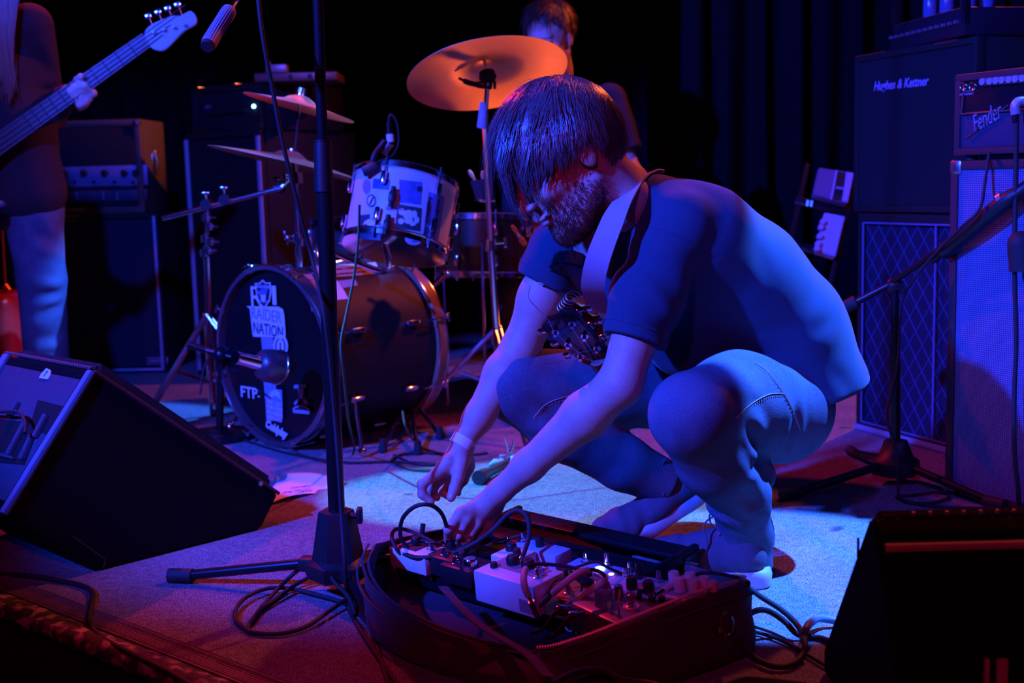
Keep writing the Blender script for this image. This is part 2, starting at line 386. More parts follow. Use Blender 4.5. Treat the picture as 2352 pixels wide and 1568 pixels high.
# ================================================================ PEOPLE
def _jeans(nt, N, L, b):
    tc = N.new('ShaderNodeTexCoord'); n = N.new('ShaderNodeTexNoise'); n.inputs['Scale'].default_value = 420; n.inputs['Detail'].default_value = 3
    n2 = N.new('ShaderNodeTexNoise'); n2.inputs['Scale'].default_value = 9; n2.inputs['Detail'].default_value = 5
    for x in (n, n2): L.new(tc.outputs['Object'], x.inputs['Vector'])
    ad = N.new('ShaderNodeMath'); ad.operation = 'ADD'; L.new(n.outputs['Fac'], ad.inputs[0]); L.new(n2.outputs['Fac'], ad.inputs[1])
    r = N.new('ShaderNodeValToRGB'); L.new(ad.outputs[0], r.inputs[0]); e = r.color_ramp.elements
    e[0].position = .75; e[0].color = (.055, .07, .105, 1); e[1].position = 1.0; e[1].color = (.14, .16, .21, 1)
    mh = N.new('ShaderNodeMath'); mh.operation = 'MULTIPLY'; mh.inputs[1].default_value = .5; L.new(ad.outputs[0], mh.inputs[0]); L.new(mh.outputs[0], r.inputs[0])
    e[0].position = .36; e[1].position = .62
    L.new(r.outputs[0], b.inputs['Base Color']); b.inputs['Roughness'].default_value = .9; b.inputs['Specular IOR Level'].default_value = .15
    bp = N.new('ShaderNodeBump'); bp.inputs['Strength'].default_value = .4; bp.inputs['Distance'].default_value = .0015; L.new(n.outputs['Fac'], bp.inputs['Height']); L.new(bp.outputs[0], b.inputs['Normal'])
jeans_m = node_mat('denim', _jeans)
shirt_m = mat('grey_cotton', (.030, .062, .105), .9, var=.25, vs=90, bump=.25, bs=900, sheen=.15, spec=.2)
dark_shirt = mat('dark_cotton', (.035, .028, .04), .9, var=.2, bump=.2, bs=700, spec=.2)
stitch_m = mat('seam_thread', (.55, .50, .45), .8)
hair_m = mat('brown_hair', (.14, .10, .105), .32, var=.5, vs=60, aniso=.5, spec=.8)
hair_dark = mat('dark_hair', (.07, .03, .018), .4, var=.4, vs=60, spec=.6)
shoe_m = mat('shoe_suede', (.10, .085, .12), .85, var=.3, vs=80, bump=.4, bs=500)
sole_m = mat('shoe_sole', (.55, .50, .52), .6, var=.15)
lace_m = mat('shoe_lace', (.10, .10, .14), .8)
def np3(v): return np.array(tuple(v), np.float32)
def head_sdf(p, c, R, s=1.0, beard=0):
    q = (p - np3(c)) @ np.array([[R[i][j] for j in range(3)] for i in range(3)], np.float32) / s
    ay = q.copy(); ay[:, 1] = np.abs(ay[:, 1])
    f = ell_d(q, (-.010, 0, .030), (.100, .077, .090))
    f = smin(f, ell_d(q, (.030, 0, -.045), (.058, .056, .075)), .03)
    f = smin(f, ell_d(q, (.066, 0, -.104), (.022 + beard, .028 + beard, .020 + beard)), .03)
    f = smin(f, cone_d(ay, (-.005, .052, -.055), (.05, .030, -.10), .018, .016), .02)
    f = smin(f, ell_d(ay, (.062, .038, -.028), (.022, .022, .020)), .015)
    f = smin(f, ell_d(ay, (.082, .020, .021), (.014, .026, .008)), .012)
    f = smax(f, -ell_d(ay, (.103, .031, .000), (.017, .017, .012)), .008)
    f = smin(f, ell_d(ay, (.078, .031, .000), (.0125, .0135, .0115)), .002)
    f = smin(f, cone_d(q, (.088, 0, .012), (.113, 0, -.028), .007, .010), .008)
    f = smin(f, ell_d(ay, (.101, .010, -.033), (.010, .008, .007)), .005)
    f = smin(f, ell_d(q, (.088, 0, -.060), (.013, .024, .0055)), .004)
    f = smin(f, ell_d(q, (.087, 0, -.070), (.012, .020, .0065)), .004)
    e = ell_d(ay, (-.012, .077, -.008), (.017, .006, .029)); e = smax(e, -ell_d(ay, (-.008, .086, -.004), (.012, .005, .022)), .004)
    f = smin(f, e, .006)
    f = smin(f, cone_d(q, (-.035, 0, -.04), (-.045, 0, -.12), .052, .052), .03)
    return f * s
def hair_cap(p, c, R, s, rad, back=-.075, front=.045):
    q = (p - np3(c)) @ np.array([[R[i][j] for j in range(3)] for i in range(3)], np.float32) / s
    f = ell_d(q, (-.012, 0, .030), rad)
    f = smax(f, q @ np.array((.80, 0, -.60), np.float32) - front, .01)
    f = smax(f, -(q[:, 2] - back) - .0, .02)
    f = smax(f, np.minimum(q[:, 0] + .045, .040 - q[:, 2]), .012)
    a = np.arctan2(q[:, 1], q[:, 0]); f = f + .0016 * np.sin(a * 38 + q[:, 2] * 60)
    return f * s
def hair_strands(name, c, R, s, rad, n, length, crown, parent, m, seed=1, wid=.0011, back=-.075, swirl=.5, lift=.004, grav=.5, front=.043):
    r = random.Random(seed); c = Vector(c); R = Matrix([[R[i][j] for j in range(3)] for i in range(3)]); Ri = R.transposed()
    g = Ri @ Vector((0, 0, -1)); cr = Vector(crown).normalized(); mb = MB(); vs = []; fs = []
    clumps = [(Vector((r.gauss(0, 1), r.gauss(0, 1), r.gauss(0, 1))).normalized(), Vector((r.gauss(0, 1), r.gauss(0, 1), r.gauss(0, 1))).normalized() * .42) for _ in range(150)]
    made = 0
    while made < n:
        d = Vector((r.gauss(0, 1), r.gauss(0, 1), r.gauss(0, 1))).normalized()
        pt = Vector((d.x * rad[0] - .012, d.y * rad[1], d.z * rad[2] + .030))
        if pt.x * .80 - pt.z * .60 > front or pt.z < back: continue
        if pt.x > -.045 and pt.z < .022: continue
        made += 1
        cl = max(clumps, key=lambda k: k[0].dot(d)); L = length * r.uniform(.55, 1.1) * min(1.0, max(.28, (pt.z + .045) / .11) + max(0, pt.x * 3.5 - .10)) * (.62 if pt.y > .035 and pt.z < .09 else 1); seg = 7; ds = L / seg
        pos = pt * (1 + lift * r.random() * 3); pts = []
        for k in range(seg + 1):
            pts.append(pos.copy())
            nrm = Vector(((pos.x + .012) / rad[0] ** 2, pos.y / rad[1] ** 2, (pos.z - .03) / rad[2] ** 2)).normalized()
            fl = pos - cr * .12; fl = fl - nrm * fl.dot(nrm); fl = fl.normalized() if fl.length > 1e-5 else Vector((1, 0, 0))
            fl = fl + nrm.cross(fl) * swirl * .4
            dd = (fl + g * grav * (.4 + k / seg) + cl[1] * (.6 + .7 * k / seg) + Vector((r.gauss(0, .11), r.gauss(0, .11), r.gauss(0, .11)))).normalized()
            pos = pos + dd * ds
            e = ((pos.x + .012) / rad[0]) ** 2 + (pos.y / rad[1]) ** 2 + ((pos.z - .03) / rad[2]) ** 2
            if e < 1: k2 = 1 / math.sqrt(e); pos = Vector(((pos.x + .012) * k2 - .012, pos.y * k2, (pos.z - .03) * k2 + .03)); pos += nrm * (.0005 + .002 * r.random())
        b = len(vs); sd = (pts[1] - pts[0]).cross(pt).normalized() * wid / 2
        for k, q in enumerate(pts):
            ww = 1.0 - .8 * (k / seg) ** 2; up = q.normalized() * wid * .35 * ww
            for o in (sd * ww, up, -sd * ww): vs.append(c + R @ ((q + o) * s))
        for k in range(seg):
            a = b + k * 3; fs += [(a, a + 1, a + 4, a + 3), (a + 1, a + 2, a + 5, a + 4)]
    mb.add(vs, fs); return build(name, mb, m, parent, smooth=180, kind='stuff')
def bb(pts, pad):
    a = np.array([tuple(p) for p in pts]); return a.min(0) - pad, a.max(0) + pad
def fold(p, o, d, freq, amp, fall, warp=0.0):
    """soft ridges running across direction d around point o"""
    q = p - np3(o); d = np.array(d, np.float32); d = d / np.linalg.norm(d); t = q @ d
    e = np.exp(-(q * q).sum(1) / (fall * fall)); ph = warp * (np.sin(q[:, 0] * 23 + q[:, 2] * 17) + .8 * np.sin(q[:, 1] * 31 - q[:, 2] * 26 + 1.3)); e = e * (.55 + .45 * np.sin(q[:, 0] * 37 + q[:, 1] * 29 + 2))
    return amp * e * np.sin(t * freq + ph)
# ---------------------------------------------------------------- crouching guitarist
A_ = dict(nsh=P(1528, 548, 2.34), nel=P(1425, 882, 2.28), nwr=P(1148, 1128, 2.39), fsh=P(1300, 545, 2.60), fel=P(1196, 800, 2.60), fwr=P(1066, 1012, 2.53),
          nhip=P(1785, 935, 2.48), nkn=P(1590, 952, 2.17), nan=P(1710, 1235, 2.385), fhip=P(1660, 890, 2.74), fkn=P(1187, 884, 2.60), fan=P(1535, 1112, 2.67),
          neck=P(1425, 440, 2.45), chest=P(1480, 590, 2.50), waist=P(1690, 735, 2.58), pel=P(1765, 880, 2.60))
man = thing('person', G(1690, 1330), 'man in t-shirt and jeans crouching over the open pedal bag, both hands reaching down', 'person')
fwd = Vector((-.80, -.27, -.535)).normalized(); up0 = Vector((-.50, .02, .86)); lft = up0.cross(fwd).normalized(); upv = fwd.cross(lft).normalized()
HR = [[fwd[i], lft[i], upv[i]] for i in range(3)]; HC = P(1296, 368, 2.36); HS = 1.10
# fingers: (px, py, depth, radius)
def ch(l): return [(P(a, b, c), r) for a, b, c, r in l]
nh = [ch([(1148, 1128, 2.39, .024), (1110, 1165, 2.41, .026), (1085, 1190, 2.42, .022)]),
      ch([(1140, 1140, 2.41, .024), (1120, 1190, 2.44, .022)]),
      ch([(1095, 1165, 2.40, .017), (1058, 1178, 2.38, .0115), (1030, 1215, 2.37, .0098), (1028, 1240, 2.40, .0082)]),
      ch([(1100, 1175, 2.41, .017), (1072, 1192, 2.38, .0118), (1054, 1228, 2.38, .0098), (1052, 1256, 2.41, .0082)]),
      ch([(1110, 1180, 2.42, .017), (1095, 1202, 2.39, .0115), (1077, 1234, 2.39, .0096), (1070, 1260, 2.42, .0082)]),
      ch([(1125, 1185, 2.43, .016), (1120, 1206, 2.41, .0108), (1100, 1234, 2.41, .0090), (1090, 1256, 2.43, .0078)]),
      ch([(1115, 1150, 2.46, .018), (1085, 1190, 2.49, .0125), (1062, 1235, 2.48, .0105)])]
fh = [ch([(1066, 1012, 2.53, .0225), (1052, 1050, 2.52, .027), (1030, 1072, 2.51, .024)]),
      ch([(1062, 1030, 2.53, .022), (1068, 1070, 2.54, .022)]),
      ch([(1030, 1062, 2.50, .019), (1002, 1088, 2.49, .0118), (970, 1112, 2.48, .0102), (970, 1135, 2.48, .0092), (990, 1152, 2.48, .0083)]),
      ch([(1058, 1062, 2.50, .018), (1052, 1095, 2.48, .0125), (1044, 1120, 2.47, .0108), (1036, 1142, 2.46, .0098)]),
      ch([(1040, 1075, 2.54, .018), (1010, 1100, 2.55, .0118), (990, 1128, 2.55, .010), (1003, 1142, 2.54, .0085)]),
      ch([(1055, 1080, 2.56, .017), (1035, 1108, 2.58, .0112), (1018, 1130, 2.58, .0095), (1030, 1140, 2.56, .008)]),
      ch([(1070, 1080, 2.57, .016), (1065, 1103, 2.59, .010), (1050, 1122, 2.60, .0085), (1052, 1132, 2.58, .0075)])]
def skin_fn(p):
    f = head_sdf(p, HC, HR, HS, beard=.004)
    f = smin(f, chain(p, [(HC + (-fwd * .035 - upv * .06) * HS, .056), (A_['neck'], .060), (A_['chest'], .09)]), .03)
    for sh, el, wr in (('nsh', 'nel', 'nwr'), ('fsh', 'fel', 'fwr')):
        e, w_ = A_[el], A_[wr]; fa = e + (w_ - e) * .28
        a = chain(p, [(A_['chest'], .07), (A_[sh], .052), (A_[sh] + (e - A_[sh]) * .55, .047), (e, .040)], .025)
        a = smin(a, chain(p, [(e, .040), (fa, .044), (e + (w_ - e) * .75, .030), (w_, .0245)], .02), .02)
        f = smin(f, a, .01)
    f = smin(f, chain(p, [(A_['chest'], .09), (A_['waist'], .09), (A_['pel'], .09)], .03), .02)
    for l in (nh, fh):
        g = None
        for c_ in l: g_ = chain(p, c_, .006); g = g_ if g is None else smin(g, g_, .0065)
        f = smin(f, g, .012)
    for hp, kn, an in (('nhip', 'nkn', 'nan'), ('fhip', 'fkn', 'fan')):
        f = smin(f, chain(p, [(A_['pel'], .07), (A_[hp], .07), (A_[kn], .045), (A_[an], .032)], .02), .01)
    return f
pts = [A_[k] for k in A_] + [HC] + [q for l in (nh, fh) for c_ in l for q, _ in c_]
lo, hi = bb(pts, .17)
sdf_obj('body', [sdf_mesh(skin_fn, lo, hi, .0032, 6)], skin, man)
# nails on the visible fingertips
mb = MB()
for c_, dn in ((fh[3], (-.2, -.9, -.1)), (fh[2], (-.5, -.7, -.2))):
    a, ra = c_[-1]; b_, _ = c_[-2]; d = (a - b_).normalized(); n_ = Vector(dn); n_ = (n_ - d * n_.dot(d)).normalized()
    mb.ell(a + n_ * (ra * .82) - d * .001, (.0062, .0046, .0022), 12, Rm=frame((0, 0, 0), d, n_).to_3x3())
    build('fingernail', mb, mat('nail', (.72, .50, .44), .35), man); mb = MB()
# t-shirt
hx = Vector((.4, -.92, 0))
def shirt_fn(p):
    f = None
    for s in (-1, 0, 1):
        o = hx * s
        c_ = [(A_['pel'] + o * .085 + Vector((.035, 0, .0)), .125), (P(1745, 745, 2.59) + o * .085, .118), (P(1648, 640, 2.56) + o * .085, .122), (P(1545, 555, 2.50) + o * .085, .112), (P(1468, 495, 2.46) + o * .06, .078)]
        d = chain(p, c_, .05); f = d if f is None else smin(f, d, .04)
    f = smin(f, chain(p, [(P(1480, 640, 2.47), .095), (P(1580, 760, 2.52), .10)], .05), .05)
    for sh, el, t, r1 in (('nsh', 'nel', .70, .0595), ('fsh', 'fel', .40, .057)):
        a, b_ = A_[sh], A_[el]; d = (b_ - a).normalized(); hem = a + (b_ - a) * t
        q = chain(p, [(a - d * .02 + Vector((.02, 0, 0)), .074), (a + (hem - a) * .6, .066), (hem + d * .05, r1)], .03)
        q = smax(q, (p - np3(hem)) @ np3(d), .003)
        q = q + fold(p, a + (b_ - a) * .35 + Vector((.02, -.05, 0)), (.55, .1, 1), 62, .0062, .15, .9)
        f = smin(f, q, .02)
    f = f + fold(p, P(1560, 800, 2.45), (.7, 0, 1), 55, .003, .12, 1)
    f = f + fold(p, P(1800, 760, 2.50), (-.25, 0, 1), 80, .0075, .095, 1.6) + fold(p, P(1850, 850, 2.52), (.75, 0, .65), 62, .009, .10, 1.8)
    f = f + fold(p, P(1690, 600, 2.42), (.7, 0, .75), 60, .004, .08, 1.0) + fold(p, P(1560, 640, 2.35), (.8, 0, .4), 50, .004, .1, .8)
    f = smax(f, (p - np3(P(1885, 905, 2.5))) @ np3(Vector((.25, .05, -.95)).normalized()), .012)
    f = smax(f, -ell_d(p, P(1418, 425, 2.44), (.052, .056, .048)), .006)
    return f
lo, hi = bb([A_[k] for k in ('nsh', 'nel', 'fsh', 'fel', 'neck', 'pel', 'waist', 'nhip', 'fhip')], .18)
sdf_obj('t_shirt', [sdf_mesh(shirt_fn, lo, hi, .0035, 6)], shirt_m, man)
# jeans
def jeans_fn(p):
    n1 = [(A_['pel'] + Vector((.01, 0, -.01)), .128), (A_['nhip'], .110), (P(1690, 925, 2.33), .097), (A_['nkn'], .077)]
    n2 = [(A_['nkn'], .075), (P(1640, 1052, 2.24), .070), (P(1698, 1140, 2.32), .058), (P(1712, 1225, 2.38), .053), (P(1716, 1330, 2.39), .053)]
    f1 = [(A_['pel'], .12), (A_['fhip'], .105), (P(1400, 890, 2.68), .086), (A_['fkn'], .079)]
    f2 = [(A_['fkn'], .076), (P(1300, 985, 2.62), .070), (P(1430, 1062, 2.65), .060), (P(1560, 1125, 2.68), .050)]
    a = smin(chain(p, n1, .03), smin(chain(p, n2, .02), cone_d(p, np3(P(1690, 1045, 2.36)), np3(P(1730, 1090, 2.38)), .055, .045), .03), .018)
    a = smax(a, -(p[:, 2] - P(1715, 1300, 2.39).z), .004)
    b_ = smin(chain(p, f1, .03), chain(p, f2, .02), .018)
    b_ = smax(b_, (p - np3(P(1528, 1118, 2.67))) @ np3((P(1560, 1125, 2.68) - P(1430, 1062, 2.65)).normalized()), .004)
    f = smin(a, b_, .02)
    kn = P(1690, 985, 2.25)
    f = f + fold(p, kn, (.55, 0, 1), 120, .0075, .08, 1.6) + fold(p, P(1790, 960, 2.37), (1, 0, .1), 95, .0085, .08, 1.4) + fold(p, P(1680, 1130, 2.28), (.3, 0, 1), 110, .0065, .09, 1.5)
    f = f + fold(p, P(1712, 1250, 2.35), (.15, 0, 1), 130, .0035, .06, 2) + fold(p, P(1270, 960, 2.56), (.4, 0, 1), 70, .006, .08, 1.2) + fold(p, P(1510, 1000, 2.13), (1, 0, .2), 120, .004, .04, 1)
    f = f + fold(p, P(1400, 850, 2.6), (.2, 0, 1), 50, .004, .12, 1)
    return f
lo, hi = bb([A_[k] for k in ('pel', 'nhip', 'fhip', 'nkn', 'fkn', 'nan', 'fan')] + [P(1716, 1330, 2.39)], .15)
jn = sdf_obj('jeans', [sdf_mesh(jeans_fn, lo, hi, .0035, 6)], jeans_m, man)
def on_surface(fn, pts, off=.0008, it=8):
    q = np.array([tuple(p) for p in pts], np.float32); e = 1e-3
    for _ in range(it):
        f = fn(q); g = np.stack([fn(q + np.array(d, np.float32) * e) - f for d in ((1, 0, 0), (0, 1, 0), (0, 0, 1))], 1) / e
        n = np.linalg.norm(g, axis=1, keepdims=True) + 1e-6; q = q - (f - off)[:, None] * g / (n * n)
    return [Vector(v) for v in q.tolist()]
def on_ray(fn, l, off=.001):
    D = np.array([tuple(ray(a, b_)) for a, b_ in l], np.float32); D /= np.linalg.norm(D, axis=1, keepdims=True); t = np.full(len(l), 1.85, np.float32); o = np.array(tuple(EYE), np.float32)
    for _ in range(60): t = t + np.clip(fn(o + D * t[:, None]) - off, -.02, .05) * .9
    return [Vector(v) for v in (o + D * t[:, None]).tolist() if 1.9 < v[1] < 3.2]
mb = MB()
for l in ([(1800, 903, 0), (1765, 906, 0), (1725, 928, 0), (1692, 958, 0)], 
          [(1225, 960, 2.53), (1260, 925, 2.55), (1330, 905, 2.58), (1420, 900, 2.6)], [(1838, 985, 0), (1815, 930, 0), (1770, 860, 0), (1735, 832, 0)]):
    s2 = spl([Vector((q[0], q[1], 0)) for q in l], 16); s_ = on_ray(jeans_fn, [(v.x, v.y) for v in s2]); mb.tube(s_, .0009, 5)
    k_ = on_ray(jeans_fn, [(v.x, v.y + 6) for v in s2])
    for i in range(0, len(k_) - 1, 2): mb.tube([k_[i], k_[i] * .4 + k_[i + 1] * .6], .0008, 4)
build('seam_stitching', mb, stitch_m, man, label='pale double row of denim stitching', kind='stuff')
# hem and sleeve seams on the shirt
mb = MB()
for sh, el, t, r1 in (('nsh', 'nel', .70, .0595), ('fsh', 'fel', .40, .057)):
    a, b_ = A_[sh], A_[el]; d = (b_ - a).normalized(); c0 = a + (b_ - a) * t - d * .022; Mx = frameZ(c0, d)
    mb.tube(on_surface(shirt_fn, [Mx @ Vector((.066 * math.cos(u * PI / 24), .066 * math.sin(u * PI / 24), 0)) for u in range(48)], .0006), .0011, 5, closed=True)
s2 = spl([Vector((a, b_, 0)) for a, b_ in ((1450, 500), (1480, 515), (1535, 532), (1590, 556), (1625, 585))], 8); mb.tube(on_ray(shirt_fn, [(v.x, v.y) for v in s2], .0005), .0012, 5)
build('shirt_seam', mb, shirt_m, man, kind='stuff')
# hair
HRad = (.117, .095, .112)
lo, hi = bb([HC], .19)
sdf_obj('hair', [sdf_mesh(lambda p: hair_cap(p, HC, HR, HS, (.110, .088, .104)), lo, hi, .003, 6)], hair_m, man)
hair_strands('hair_strands', HC, HR, HS, HRad, 6500, .125, (-.55, -.1, .95), man, hair_m, 5, wid=.0014, swirl=-.3, lift=.006, grav=.75)
# short beard over the jaw, chin and upper lip
r3 = random.Random(9); Rm = Matrix(HR) if False else Matrix([[HR[i][j] for j in range(3)] for i in range(3)]); cand = []
while len(cand) < 7000:
    x, y, z = r3.uniform(-.02, .11), r3.uniform(-.07, .07), r3.uniform(-.135, -.025); edge = -.040 - .30 * max(0, x - .02) - .02 * r3.random()
    if z > edge and not (x > .080 and z > -.056 - .004 * r3.random() and z < -.044): continue
    if x > .078 and abs(y) < .022 and -.078 < z < -.056: continue
    cand.append(HC + Rm @ (Vector((x, y, z)) * HS))
head_only = lambda p: head_sdf(p, HC, HR, HS, beard=.004)
root = on_surface(head_only, cand, .0002, 5); tipd = Rm @ Vector((.25, 0, -1)); mb = MB()
for q in root:
    l_ = Rm.transposed() @ (q - HC) / HS
    if l_.x < -.022 or l_.z > -.028 or (l_ .x > .084 and abs(l_.y) < .020 and -.076 < l_.z < -.055): continue
    nrm = (q - (HC + Rm @ Vector((.02, 0, -.05)))).normalized(); d = (tipd + nrm * .7 + Vector((r3.gauss(0, .35), r3.gauss(0, .35), r3.gauss(0, .35)))).normalized()
    mb.tube([q, q + d * r3.uniform(.004, .008)], [.0006, .0002], 3, caps=False)
build('beard', mb, mat('beard_hair', (.09, .045, .032), .5), man, kind='stuff')
# paper wristband on the far wrist
w0 = A_['fwr']; d = (A_['fwr'] - A_['fel']).normalized(); Mx = frameZ(w0 + d * .004, d); mb = MB()
mb.lathe([(.0262, -.011), (.0272, -.010), (.0272, .010), (.0262, .011)], 28, Mx); mb.box(.014, .002, .021, Mx @ RZ(-60) @ T(.0, -.0283, 0))
build('wristband', mb, mat('paper_band', (.85, .82, .80), .5), man, label='pale paper event wristband')
# shoes
def shoe(M, bend, hi_top, name_lab):
    Mi = np.array(M.inverted(), np.float32)
    def loc(p):
        q = p @ Mi[:3, :3].T + Mi[:3, 3]; q = q.copy(); q[:, 2] -= np.maximum(0, .185 - q[:, 0]) * bend; return q
    def fn(p):
        q = loc(p); y = q.copy(); y[:, 1] *= 1.0
        f = chain(y, [((.045, 0, .055), .038), ((.12, 0, .050), .040), ((.20, 0, .040), .043), ((.245, 0, .034), .034)], .02)
        f = smin(f, chain(y, [((.055, 0, .06), .036), ((.050, 0, hi_top), .034)], .02), .02)
        f = smin(f, chain(y, [((.09, 0, .09), .026), ((.17, 0, .066), .024)], .02), .015)
        f = f + .0018 * np.sin(q[:, 0] * 160) * np.exp(-((q[:, 0] - .19) / .04) ** 2) * (q[:, 2] > .03)
        f = smax(f, -(q[:, 2] - .012), .004); return f
    o = M @ Vector((.14, 0, .06)); lo, hi = np.array(o) - .23, np.array(o) + .23
    s_ = sdf_obj('shoe', [sdf_mesh(fn, lo, hi, .0032, 6)], shoe_m, man, label=name_lab)
    out = [(-.002, .0), (.003, .026), (.03, .038), (.09, .037), (.15, .044), (.205, .050), (.25, .042), (.278, .022), (.286, 0), (.278, -.022), (.25, -.042), (.205, -.050), (.15, -.044), (.09, -.037), (.03, -.038), (.003, -.026)]
    ol = spl([(x, y, 0) for x, y in out], 4, closed=True); vs = []; fs = []; n = len(ol)
    for zz, sc in ((.0, .96), (.004, 1.0), (.015, 1.01), (.0265, .985), (.030, .95)):
        for q in ol:
            x = .14 + (q.x - .14) * sc; y = q.y * sc; z = zz + max(0, .185 - x) * bend + max(0, x - .23) * .12
            if zz > .004 and x < .09: z += .006 * (1 - x / .09)
            vs.append(M @ Vector((x, y, z)))
    for r_ in range(4):
        for i in range(n): fs.append((r_ * n + i, r_ * n + (i + 1) % n, (r_ + 1) * n + (i + 1) % n, (r_ + 1) * n + i))
    fs.append(tuple(range(n))[::-1]); fs.append(tuple(4 * n + i for i in range(n)))
    mb = MB(); mb.add(vs, fs); build('sole', mb, sole_m, s_)
    mb = MB()
    for i in range(6):
        x = .085 + i * .017; z = .116 - i * .0085 + max(0, .185 - x) * bend
        mb.tube([M @ Vector(v) for v in spl([(x, -.026, z - .014), (x + .004, -.010, z + .001), (x + .008, .010, z + .001), (x + .012, .026, z - .014)], 4)], .0021, 5)
    for sg in (-1, 1):
        z = .118 + .1 * bend; mb.tube([M @ Vector(v) for v in spl([(.09, 0, z), (.105, sg * .02, z + .022), (.125, sg * .036, z + .006), (.118, sg * .038, z - .03), (.125, sg * .044, z - .055)], 6)], .0019, 5)
    build('laces', mb, lace_m, s_)
heel = G(1772, 1348); dirn = Vector((-.93, .36, 0)).normalized()
shoe(frame(heel + Vector((.0, .012, 0)), Vector((-.93, .30, 0)), (0, 0, 1)), 0.0, .09, 'dark lace-up shoe with pale sole under the near leg, flat on the floor')
toe = G(1352, 1258); hl = P(1652, 1178, 2.70); dx = (toe - Vector((hl.x, hl.y, 0))).normalized()
shoe(frame(toe - dx * .285, dx, (0, 0, 1)), .52, .085, 'dark lace-up shoe of the far foot with its heel raised')
# guitar strap over the near shoulder
strap_m = mat('guitar_strap_webbing', (.50, .42, .47), .7, var=.25, vs=300, bump=.5, bs=1200)
cp = [P(1512, 412, 2.47), P(1480, 402, 2.42), P(1455, 420, 2.36), P(1425, 470, 2.29), P(1398, 530, 2.27), P(1372, 600, 2.27), P(1362, 660, 2.30), P(1375, 715, 2.38)]
mb = MB(); sp = spl(cp, 8); wd = []; vs = []; fs = []
ws = [Vector((.75, .1, .75)), Vector((1, -.2, .3)), Vector((1, -.25, .35)), Vector((1, -.3, .35)), Vector((1, -.3, .3)), Vector((1, -.25, .15)), Vector((1, -.2, .0)), Vector((.8, -.1, -.3))]
for i, q in enumerate(sp):
    k = min(i / 8, len(ws) - 1.001); a = ws[int(k)].lerp(ws[int(k) + 1], k - int(k)); t = (sp[min(i + 1, len(sp) - 1)] - sp[max(i - 1, 0)]).normalized()
    a = (a - t * a.dot(t)).normalized(); nn = t.cross(a) * .0016
    for u, v in ((-1, -1), (1, -1), (1, 1), (-1, 1)): vs.append(q + a * .0225 * u + nn * v)
for i in range(len(sp) - 1):
    for k in range(4): fs.append((i * 4 + k, i * 4 + (k + 1) % 4, i * 4 + 4 + (k + 1) % 4, i * 4 + 4 + k))
mb.add(vs, fs)
# ---------------------------------------------------------------- guitar hanging under the guitarist's chest
gt = thing('electric_guitar', P(1330, 790, 2.4), 'black electric guitar hanging by its strap under the crouching man, headstock with loose string ends', 'guitar')
build('strap', mb, strap_m, gt, label='wide pale woven strap')
gloss_black = mat('gloss_black', (.008, .008, .010), .12, coat=.6)
# body slab seen edge-on under the chest
def gbody():
    o = [(0, .0), (.05, .055), (.12, .075), (.17, .05), (.22, .035), (.27, .06), (.33, .10), (.40, .11), (.45, .07), (.46, 0), (.45, -.08), (.40, -.12), (.33, -.10), (.27, -.06), (.22, -.035), (.17, -.05), (.12, -.085), (.05, -.06)]
    return [(v.x, v.y) for v in spl([(x * .78, y, 0) for x, y in o], 4, closed=True)]
bd = (P(1475, 740, 2.66) - P(1275, 575, 2.52)).normalized()
Mb = frame(P(1276, 590, 2.52), bd, Vector((-.55, -.75, -.35)))
mb = MB(); mb.prism(gbody(), .042, Mb, bev=.006); build('guitar_body', mb, gloss_black, gt)
mb = MB()
for x, y in ((.02, -.045), (.06, -.068), (.11, -.083)): mb.cyl(Mb @ Vector((x, y, .02)), Mb @ Vector((x, y - .004, .040)), .008, .007, 12)
for x in (.12, .16): mb.box(.035, .08, .012, Mb @ T(x, 0, .024), .003)
build('guitar_hardware', mb, chrome, gt)
# headstock and neck
ht, hb_ = P(1272, 722, 2.30), P(1378, 826, 2.36); hd = (ht - hb_).normalized(); Mh = frame((ht + hb_) / 2, hd, Vector((-.62, -.70, .35)))
L_ = (ht - hb_).length
mb = MB(); hs = [(-.5, -.022), (-.40, -.030), (-.1, -.034), (.30, -.038), (.42, -.040), (.50, -.018), (.46, .0), (.50, .018), (.42, .040), (.30, .038), (-.1, .034), (-.40, .030), (-.5, .022)]
mb.prism([(x * L_, y) for x, y in hs], .015, Mh, bev=.002); build('headstock', mb, gloss_black, gt)
nk = Mh @ Vector((-L_ * .5, 0, 0)); mb = MB()
mb.tube(spl([nk + hd * .01, nk - hd * .03 + Vector((.0, .03, 0)), P(1408, 760, 2.52), P(1392, 700, 2.60)], 6), [.021] * 19, 12)
build('neck', mb, mat('maple_neck', (.16, .07, .03), .35, coat=.3), gt)
for k in range(6):
    sd = 1 if k % 2 else -1; x = (-.26 + (k // 2) * .27) * L_; mb = MB()
    mb.cyl(Mh @ Vector((x, sd * .020, -.012)), Mh @ Vector((x, sd * .020, .020)), .0042, .0038, 12); mb.cyl(Mh @ Vector((x, sd * .020, .0075)), Mh @ Vector((x, sd * .020, .010)), .0075, n=14)
    mb.box(.016, .018, .010, Mh @ T(x, sd * .028, -.012), .002); mb.cyl(Mh @ Vector((x, sd * .036, -.012)), Mh @ Vector((x, sd * .048, -.012)), .0022, n=8)
    mb.ell(Mh @ Vector((x, sd * .056, -.012)), (.0095, .0095, .0045), 14, Rm=Mh.to_3x3()); build('tuning_peg', mb, chrome, gt)
mb = MB(); r4 = random.Random(4)
mb.tube(spl([Mh @ Vector((.3 * L_, .02, .02)), P(1262, 738, 2.27), P(1232, 706, 2.24), P(1214, 682, 2.24), P(1218, 655, 2.26)], 8), .0006, 4)
mb.tube(spl([Mh @ Vector((-.2 * L_, -.02, .02)), P(1322, 812, 2.26), P(1290, 830, 2.24), P(1252, 836, 2.24)], 8), .0006, 4)
